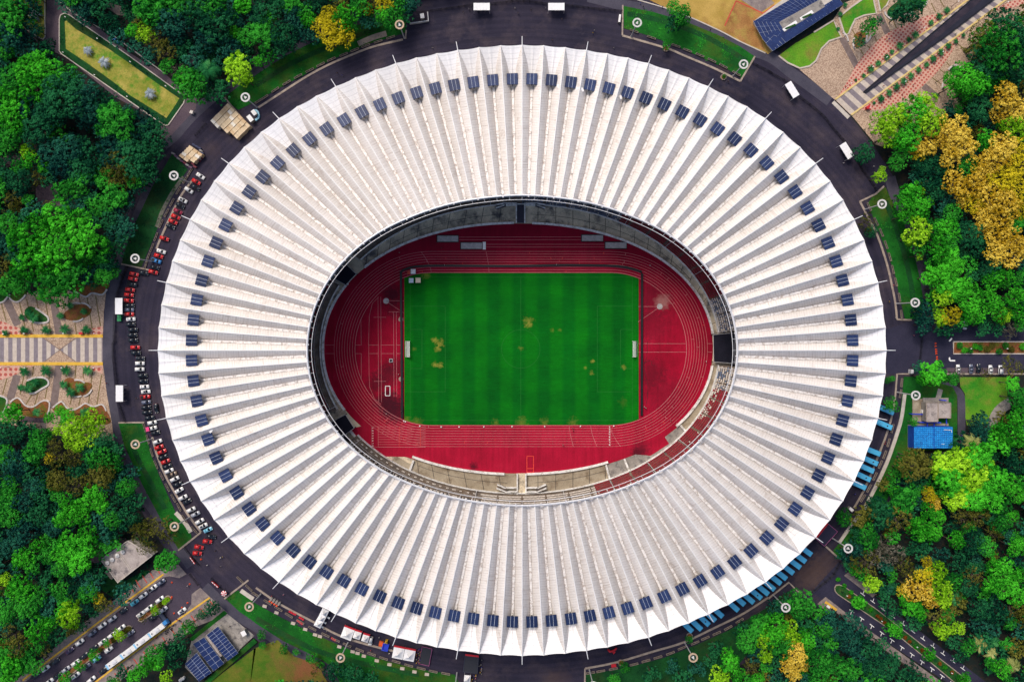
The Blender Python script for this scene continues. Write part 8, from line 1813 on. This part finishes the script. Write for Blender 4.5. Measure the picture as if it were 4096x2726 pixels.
TL(0, 1, '500 460 180 b;780 590 190 b;320 640 210 b;300 850 190 b;550 760 210 b;480 1050 180 gL;640 930 190 gL;900 730 140 g;430 1130 95 b;680 470 110 b;150 600 90 b;60 60 110 d;200 100 120 d;330 60 80 v;450 50 100 d;90 260 85 v;100 360 85 v;160 330 58 v;260 270 65 g;420 330 58 v;60 480 105 g;40 600 95 t;60 700 85 t;600 180 115 g;720 120 125 g;850 80 105 t;800 250 100 d;680 290 100 t;950 60 105 g;1080 110 115 v;1150 60 75 v;1230 60 105 g;1050 240 125 g;1130 300 105 t;900 320 105 g;1000 430 120 d;1140 480 100 t;1180 530 80 t;1050 580 100 t;1120 640 80 d;1050 720 95 d;960 810 115 d;1000 880 100 t;1040 950 75 g;940 970 85 g;800 950 100 t;1340 70 95 d;1400 10 70 d;1270 150 85 t;40 820 68 v;60 950 95 v;150 1000 105 g;60 1060 100 g;180 1070 85 g;620 1060 90 g;760 850 100 g;70 200 80 t;200 200 70 t')
# palms ----------------------------------------------------------
def palm_crown(seed, nf, droop, leaflets, w=.26):
    rnd = random.Random(seed); L = Leaves()
    for i in range(nf):
        t = 2 * pi * i / nf + rnd.uniform(-.2, .2); ln = rnd.uniform(.8, 1.05); up = rnd.uniform(.15, .55); d = Vector((cos(t), sin(t), 0)); s = Vector((-sin(t), cos(t), 0)); tint = rnd.uniform(.3, .8)
        pr = None
        for k in range(leaflets + 1):
            f = k / leaflets; c = d * ln * f + Vector((0, 0, up * f * 1.4 - droop * f * f * 1.3))
            if pr is not None:
                ww = w * sin(pi * min(1, f * .9 + .1)) * (1 - .3 * f)
                for sg in (-1, 1):
                    i0 = len(L.v); tip = c + s * sg * ww + d * .10 - Vector((0, 0, ww * .35))
                    L.v += [tuple(pr), tuple(c), tuple(tip + d * .03), tuple(tip - d * .02)]; L.f.append((i0, i0 + 1, i0 + 2, i0 + 3) if sg > 0 else (i0 + 3, i0 + 2, i0 + 1, i0)); L.t.append(min(1, max(0, tint + rnd.uniform(-.15, .15))))
            pr = c
    return L
PC = [palm_crown(1, 11, .7, 12).mesh('palm_crown', S0L), palm_crown(2, 13, .75, 12).mesh('palm_crown', S0L)]
PB = [palm_crown(5, 22, .45, 7, .2).mesh('bushy_palm_crown', S0L), palm_crown(6, 26, .5, 7, .2).mesh('bushy_palm_crown', S0L)]
PT = MB(); PT.tube([(0, 0, 0), (.02, 0, .5), (0, 0, 1)], [.035, .026, .022], 7); PT_me = PT.mesh('palm_trunk', [M_bark])
LM['sil'] = leafmat('silver_palm_leaf', (.16, .20, .24), (.33, .40, .46), (.60, .66, .72)); LM['pg'] = leafmat('palm_leaf', (.004, .05, .02), (.02, .16, .05), (.10, .36, .10)); LM['py'] = leafmat('pale_palm_leaf', (.10, .14, .03), (.35, .38, .12), (.6, .6, .25))
def palm(c, r, u, v, rad, m, head, big=True, z0=.05):
    px = q(c, r, u, v); R = rad / 2.2988 / 8.47; h = R * 2.2 if big else R * .7; p = W(px[0], px[1], h)
    t = empty('palm_tree' if big else 'young_palm', (p.x, p.y, z0), rt.uniform(0, 6.28), None, 'palm', 'tall palms in the woods' if big else 'young palms on the plazas')
    o = mobj('crown', rt.choice(PC if big or m == 'sil' else PB), t, LM[m]); o.location = (0, 0, h); o.scale = (R * 1.1,) * 3
    k = mobj('trunk', PT_me, t); k.scale = (R * 2, R * 2, h); defer(t, px, head)
for u, v, rad in ((1645, 95, 30), (1575, 150, 30), (1500, 208, 26), (1355, 318, 32), (1296, 365, 26), (1213, 420, 34), (1140, 475, 22), (1094, 522, 28), (1015, 580, 27), (945, 632, 32), (880, 695, 20), (808, 735, 14), (1797, 325, 20), (1728, 380, 24), (1662, 422, 30), (1592, 478, 32), (1520, 540, 32), (1460, 592, 26), (1386, 640, 28), (1316, 697, 30), (1250, 745, 34), (1182, 798, 34), (1115, 852, 30), (1040, 905, 32), (975, 945, 16)):
    palm(3, 0, u, v, rad * 1.15, 'pg', 'bushy young palm beside the yellow kerb', False)
for c, r, u, v, rad in ((0, 1, 218, 1465, 42), (0, 1, 420, 1462, 42), (0, 1, 593, 1455, 46), (0, 1, 790, 1460, 42), (0, 1, 45, 1492, 30), (0, 2, 222, 275, 46), (0, 2, 422, 268, 52), (0, 2, 605, 270, 46), (0, 2, 803, 268, 46), (0, 1, 645, 1240, 34), (0, 1, 200, 1347, 32), (0, 1, 555, 1335, 34), (0, 1, 260, 1300, 34), (0, 1, 310, 1350, 48), (0, 1, 770, 1295, 32), (0, 2, 190, 425, 32), (0, 2, 260, 435, 44), (0, 2, 320, 378, 40), (0, 2, 585, 398, 40), (0, 2, 650, 470, 46), (0, 2, 733, 425, 44), (3, 0, 665, 130, 24), (3, 0, 710, 45, 24), (3, 0, 645, 265, 18)):
    palm(c, r, u, v, rad * 1.1, 'pg', 'bushy young palm on the paved plaza', False)
for u, v, rad in ((805, 465, 48), (955, 570, 56), (1378, 860, 56), (310, 125, 62)): palm(0, 0, u, v, rad, 'sil', 'silver blue palm on the yellow grass', False, .24)
for c, r, u, v, rad, m in ((0, 0, 1915, 640, 100, 'pg'), (3, 3, 1730, 820, 75, 'pg'), (3, 3, 1950, 1230, 80, 'py'), (3, 3, 2065, 1205, 70, 'pg'), (3, 3, 2060, 1310, 65, 'py'), (3, 3, 2258, 1425, 85, 'py'), (3, 3, 2270, 1260, 65, 'pg'), (3, 2, 1880, 930, 90, 'py'), (0, 2, 335, 655, 48, 'pg'), (0, 2, 780, 660, 60, 'pg'), (1, 0, 850, 240, 60, 'pg')):
    palm(c, r, u, v, rad, m, 'tall palm with %s fronds' % ('pale' if m == 'py' else 'dark'), True)
# shrubs on the islands and beds ----------------------------------
def shrub(c, r, u, v, rad, kind, head, z0=.2):
    px = q(c, r, u, v); R = rad / 2.2988 / 8.47; p = W(px[0], px[1], R * .5); t = empty('shrub', (p.x, p.y, z0), rt.uniform(0, 6.28), None, 'shrub', 'clipped shrubs on the islands and beds')
    o = mobj('crown', CRN['c'][0], t, LM[kind]); o.location = (0, 0, R * .35); o.scale = (R, R, R * .9); k = mobj('trunk', TK[0], t); k.scale = (R * .8, R * .8, R * .35); k.location = (0, 0, R * .35); defer(t, px, head)
LM['rust'] = leafmat('rust_leaf', (.05, .012, .004), (.22, .06, .012), (.45, .16, .03))
for u, v in ((740, 777), (1003, 960), (1033, 985), (1065, 1015), (1258, 1155), (1297, 1190), (1415, 1272), (1575, 1395), (1690, 1475)): shrub(3, 3, u, v, 20, 'rust', 'round rust shrub on the avenue island')
for u, v, k in ((1760, 40, 'g'), (1800, 80, 'b'), (1900, 50, 'b'), (1940, 60, 'g'), (2010, 75, 'v'), (2050, 40, 'v'), (2180, 40, 'g'), (2230, 70, 'v'), (2330, 50, 'b'), (1850, 85, 'g'), (2120, 90, 'g')): shrub(3, 2, u, v, 34, k, WORD[k] + ' shrub on the right road island')
for u, v, k in ((1540, 810, 'l'), (1515, 830, 'l'), (1190, 1075, 'v'), (1160, 1100, 'v'), (1050, 1180, 'v'), (930, 1270, 'v'), (1480, 860, 'v')): shrub(0, 3, u, v, 28, k, WORD[k] + ' shrub on the road island')
for u, v in ((640, 620), (700, 680), (760, 740), (860, 830), (940, 900), (1090, 1040), (1200, 1130), (1350, 1240), (1620, 1430)): shrub(3, 3, u, v, 24, 'b', 'low green shrub on the avenue island')
shrub(2, 0, 1945, 705, 22, 'g', 'small shrub in the octagonal planter', .5)
# rough vegetation nobody could count -----------------------------
def in_poly(x, y, poly):
    ins = False; n = len(poly)
    for i in range(n):
        x1, y1 = poly[i]; x2, y2 = poly[(i + 1) % n]
        if (y1 > y) != (y2 > y) and x < (x2 - x1) * (y - y1) / (y2 - y1) + x1: ins = not ins
    return ins
def undergrowth(name, polys, n, m, label, z=(.1, 2.5), s=(.35, .8), avoid=()):
    rnd = random.Random(hash(label) % 1000 + 3 if False else len(label)); L = Leaves()
    for poly in polys:
        xs = [p[0] for p in poly]; ys = [p[1] for p in poly]; area = (max(xs) - min(xs)) * (max(ys) - min(ys))
        for _ in range(int(n * area / 1e5)):
            x, y = rnd.uniform(min(xs), max(xs)), rnd.uniform(min(ys), max(ys))
            if not in_poly(x, y, poly) or any(in_poly(x, y, a) for a in avoid): continue
            p0 = W(x, y); cl = mnoise.noise(Vector((p0.x * .16, p0.y * .16, 0)))
            if cl < -.12: continue
            for k in range(4):
                zz = rnd.uniform(*z) * (.5 + cl)
                L.leaf(p0 + Vector((rnd.uniform(-.8, .8), rnd.uniform(-.8, .8), max(.05, zz))), (Vector((0, 0, 1)) + rdir(rnd) * .7).normalized(), rnd.uniform(*s), min(1, max(0, .35 + cl + rnd.uniform(-.25, .25))), rnd)
    o = mobj(name, L.mesh(name, m)); tag(o, label, 'undergrowth', kind='stuff')
FOREST = [[(-60, -60), (170, -60), (170, 190), (420, 420), (640, 560), (560, 730), (440, 1130), (-60, 1170)], [(250, -60), (1640, -60), (1600, 70), (1200, 170), (1020, 260), (880, 380), (780, 390), (620, 250), (380, 90)], [(-60, 1690), (380, 1690), (480, 1800), (600, 2100), (620, 2280), (420, 2480), (160, 2640), (-60, 2760)],
          [(3560, 620), (3640, 640), (3740, 1280), (4160, 1290), (4160, -20), (3900, 260), (3760, 480)], [(3600, 1830), (3790, 1840), (3870, 1700), (3960, 1700), (4160, 1500), (4160, 2800), (3960, 2800), (3420, 2330), (3330, 2280), (3440, 2050)], [(2900, 2800), (3000, 2600), (3150, 2390), (3280, 2420), (3760, 2790)], [(700, 2520), (760, 2560), (580, 2700), (480, 2760), (400, 2760)]]
KEEP = [qs(0, 3, 1000, 850, 1180, 720, 1450, 530, 1700, 480, 2150, 930, 1150, 1640, 100, 1640, 500, 1270), qs(0, 3, 850, 460, 1200, 200, 1480, 400, 1400, 600, 1120, 720, 980, 760), qs(0, 1, 330, 140, 470, 120, 620, 330, 330, 330), qs(3, 3, 430, 480, 650, 450, 2250, 1640, 1550, 1640), qs(0, 3, 820, 400, 1180, 240, 1430, 400, 1085, 690), qs(3, 2, 1500, 1000, 1780, 980, 1780, 1080, 1500, 1080), qs(3, 3, 380, 480, 640, 380, 900, 640, 620, 980, 420, 860)]
rf = random.Random(31)
for poly in FOREST:
    xs = [p[0] for p in poly]; ys = [p[1] for p in poly]
    for _ in range(900):
        x, y = rf.uniform(max(-30, min(xs)), min(4126, max(xs))), rf.uniform(max(-30, min(ys)), min(2756, max(ys)))
        if not in_poly(x, y, poly) or any(in_poly(x, y, a) for a in KEEP): continue
        g_ = min((hypot(x - a[0], y - a[1]) - .62 * r_ for a, r_ in ALL))
        if g_ < 13: continue
        R = min(46, max(26, g_ * 1.6)); ALL.append(((x, y), R)); WOOD.append(((x, y), R / 8.47, rf.choice('ddtgtgv' if x > 2500 else 'ddttg'), 2.4 + R / 8.47 * .8))
import numpy as np
for x0, x1, y0, y1 in ((-330, -30, -250, 1150), (-330, -30, 1720, 2950), (-30, 2300, -250, -30), (4126, 4430, 150, 1280), (4126, 4430, 1560, 2700), (800, 3900, 2760, 2960)):   # the woods go on outside the frame
    for _ in range(int((x1 - x0) * (y1 - y0) / 3600)):
        x, y = rf.uniform(x0, x1), rf.uniform(y0, y1)
        if hypot((x - 2075) / 1700, (y - 1385) / 1520) < 1: continue
        R = rf.uniform(38, 55); WOOD.append(((x, y), R / 8.47, rf.choice('ddtgg'), 3 + R / 8.47 * .9))
def woodland():
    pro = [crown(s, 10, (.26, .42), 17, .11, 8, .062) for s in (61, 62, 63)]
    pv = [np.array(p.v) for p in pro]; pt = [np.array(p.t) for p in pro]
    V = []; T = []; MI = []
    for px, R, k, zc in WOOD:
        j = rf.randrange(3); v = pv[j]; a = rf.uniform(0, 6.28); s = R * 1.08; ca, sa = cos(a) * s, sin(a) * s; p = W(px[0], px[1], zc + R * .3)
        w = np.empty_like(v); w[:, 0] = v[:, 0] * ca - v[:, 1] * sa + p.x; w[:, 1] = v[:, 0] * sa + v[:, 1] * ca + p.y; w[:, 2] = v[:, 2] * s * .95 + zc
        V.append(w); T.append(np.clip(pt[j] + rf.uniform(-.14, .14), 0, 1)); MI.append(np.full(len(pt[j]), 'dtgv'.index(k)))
        g = .05 * R; tr = []
        for i in range(4):
            x0, y0, x1, y1 = [g * f for f in ((-1, -1, 1, -1), (1, -1, 1, 1), (1, 1, -1, 1), (-1, 1, -1, -1))[i]]
            tr += [(p.x + x0, p.y + y0, 0), (p.x + x1, p.y + y1, 0), (p.x + x1, p.y + y1, zc), (p.x + x0, p.y + y0, zc)]
        V.append(np.array(tr)); T.append(np.zeros(4)); MI.append(np.full(4, 4))
    V = np.concatenate(V).astype('f4'); T = np.concatenate(T).astype('f4'); MI = np.concatenate(MI).astype('i4'); n = len(T)
    me = bpy.data.meshes.new('woodland'); me.vertices.add(len(V)); me.vertices.foreach_set('co', V.ravel()); me.loops.add(4 * n); me.loops.foreach_set('vertex_index', np.arange(4 * n, dtype='i4')); me.polygons.add(n); me.polygons.foreach_set('loop_start', np.arange(0, 4 * n, 4, dtype='i4'))
    for m_ in (LM['d'], LM['t'], LM['g'], LM['v'], M_bark): me.materials.append(m_)
    me.polygons.foreach_set('material_index', MI); me.attributes.new('tint', 'FLOAT', 'FACE').data.foreach_set('value', T); me.update(calc_edges=True); me.validate()
    tag(mobj('woodland', me), 'dark mass of small crowns filling the woods between the taller trees', 'woodland', kind='stuff')
woodland()
undergrowth('undergrowth', FOREST, 260, LM['d'], 'dark low undergrowth on the forest floor between the trees', avoid=[qs(0, 1, 330, 140, 470, 120, 620, 330, 330, 330), qs(3, 3, 430, 480, 650, 450, 2200, 1640, 1640, 1640), qs(0, 3, 820, 400, 1180, 240, 1430, 400, 1085, 690), KEEP[0]])
for poly, lb, m, n in ((LA, 'upper left bank', 'g', 500), (LB, 'upper right bank', 'g', 500), (LC, 'right bank', 'g', 500), (LF, 'bottom left bank', 'g', 500), (LG, 'lower left bank', 'g', 500), (LH, 'upper left car row bank', 'd', 400), (LE, 'bottom right bank', 'd', 400)):
    undergrowth('grass_tuft', [poly], n, LM[m], 'uneven tufts of grass on the ' + lb, (.16, .5), (.14, .34))
b_ = isl; undergrowth('grass_tuft', [isl], 500, LM['d'], 'dark ground cover around the long grass island', (.25, .6), (.18, .4), avoid=[qs(0, 0, 595, 200, 610, 190, 700, 270, 1000, 450, 1200, 590, 1450, 770, 1650, 905, 1590, 1000, 1530, 1085, 1380, 990, 1200, 880, 1050, 760, 800, 580, 605, 450)])
resolve()
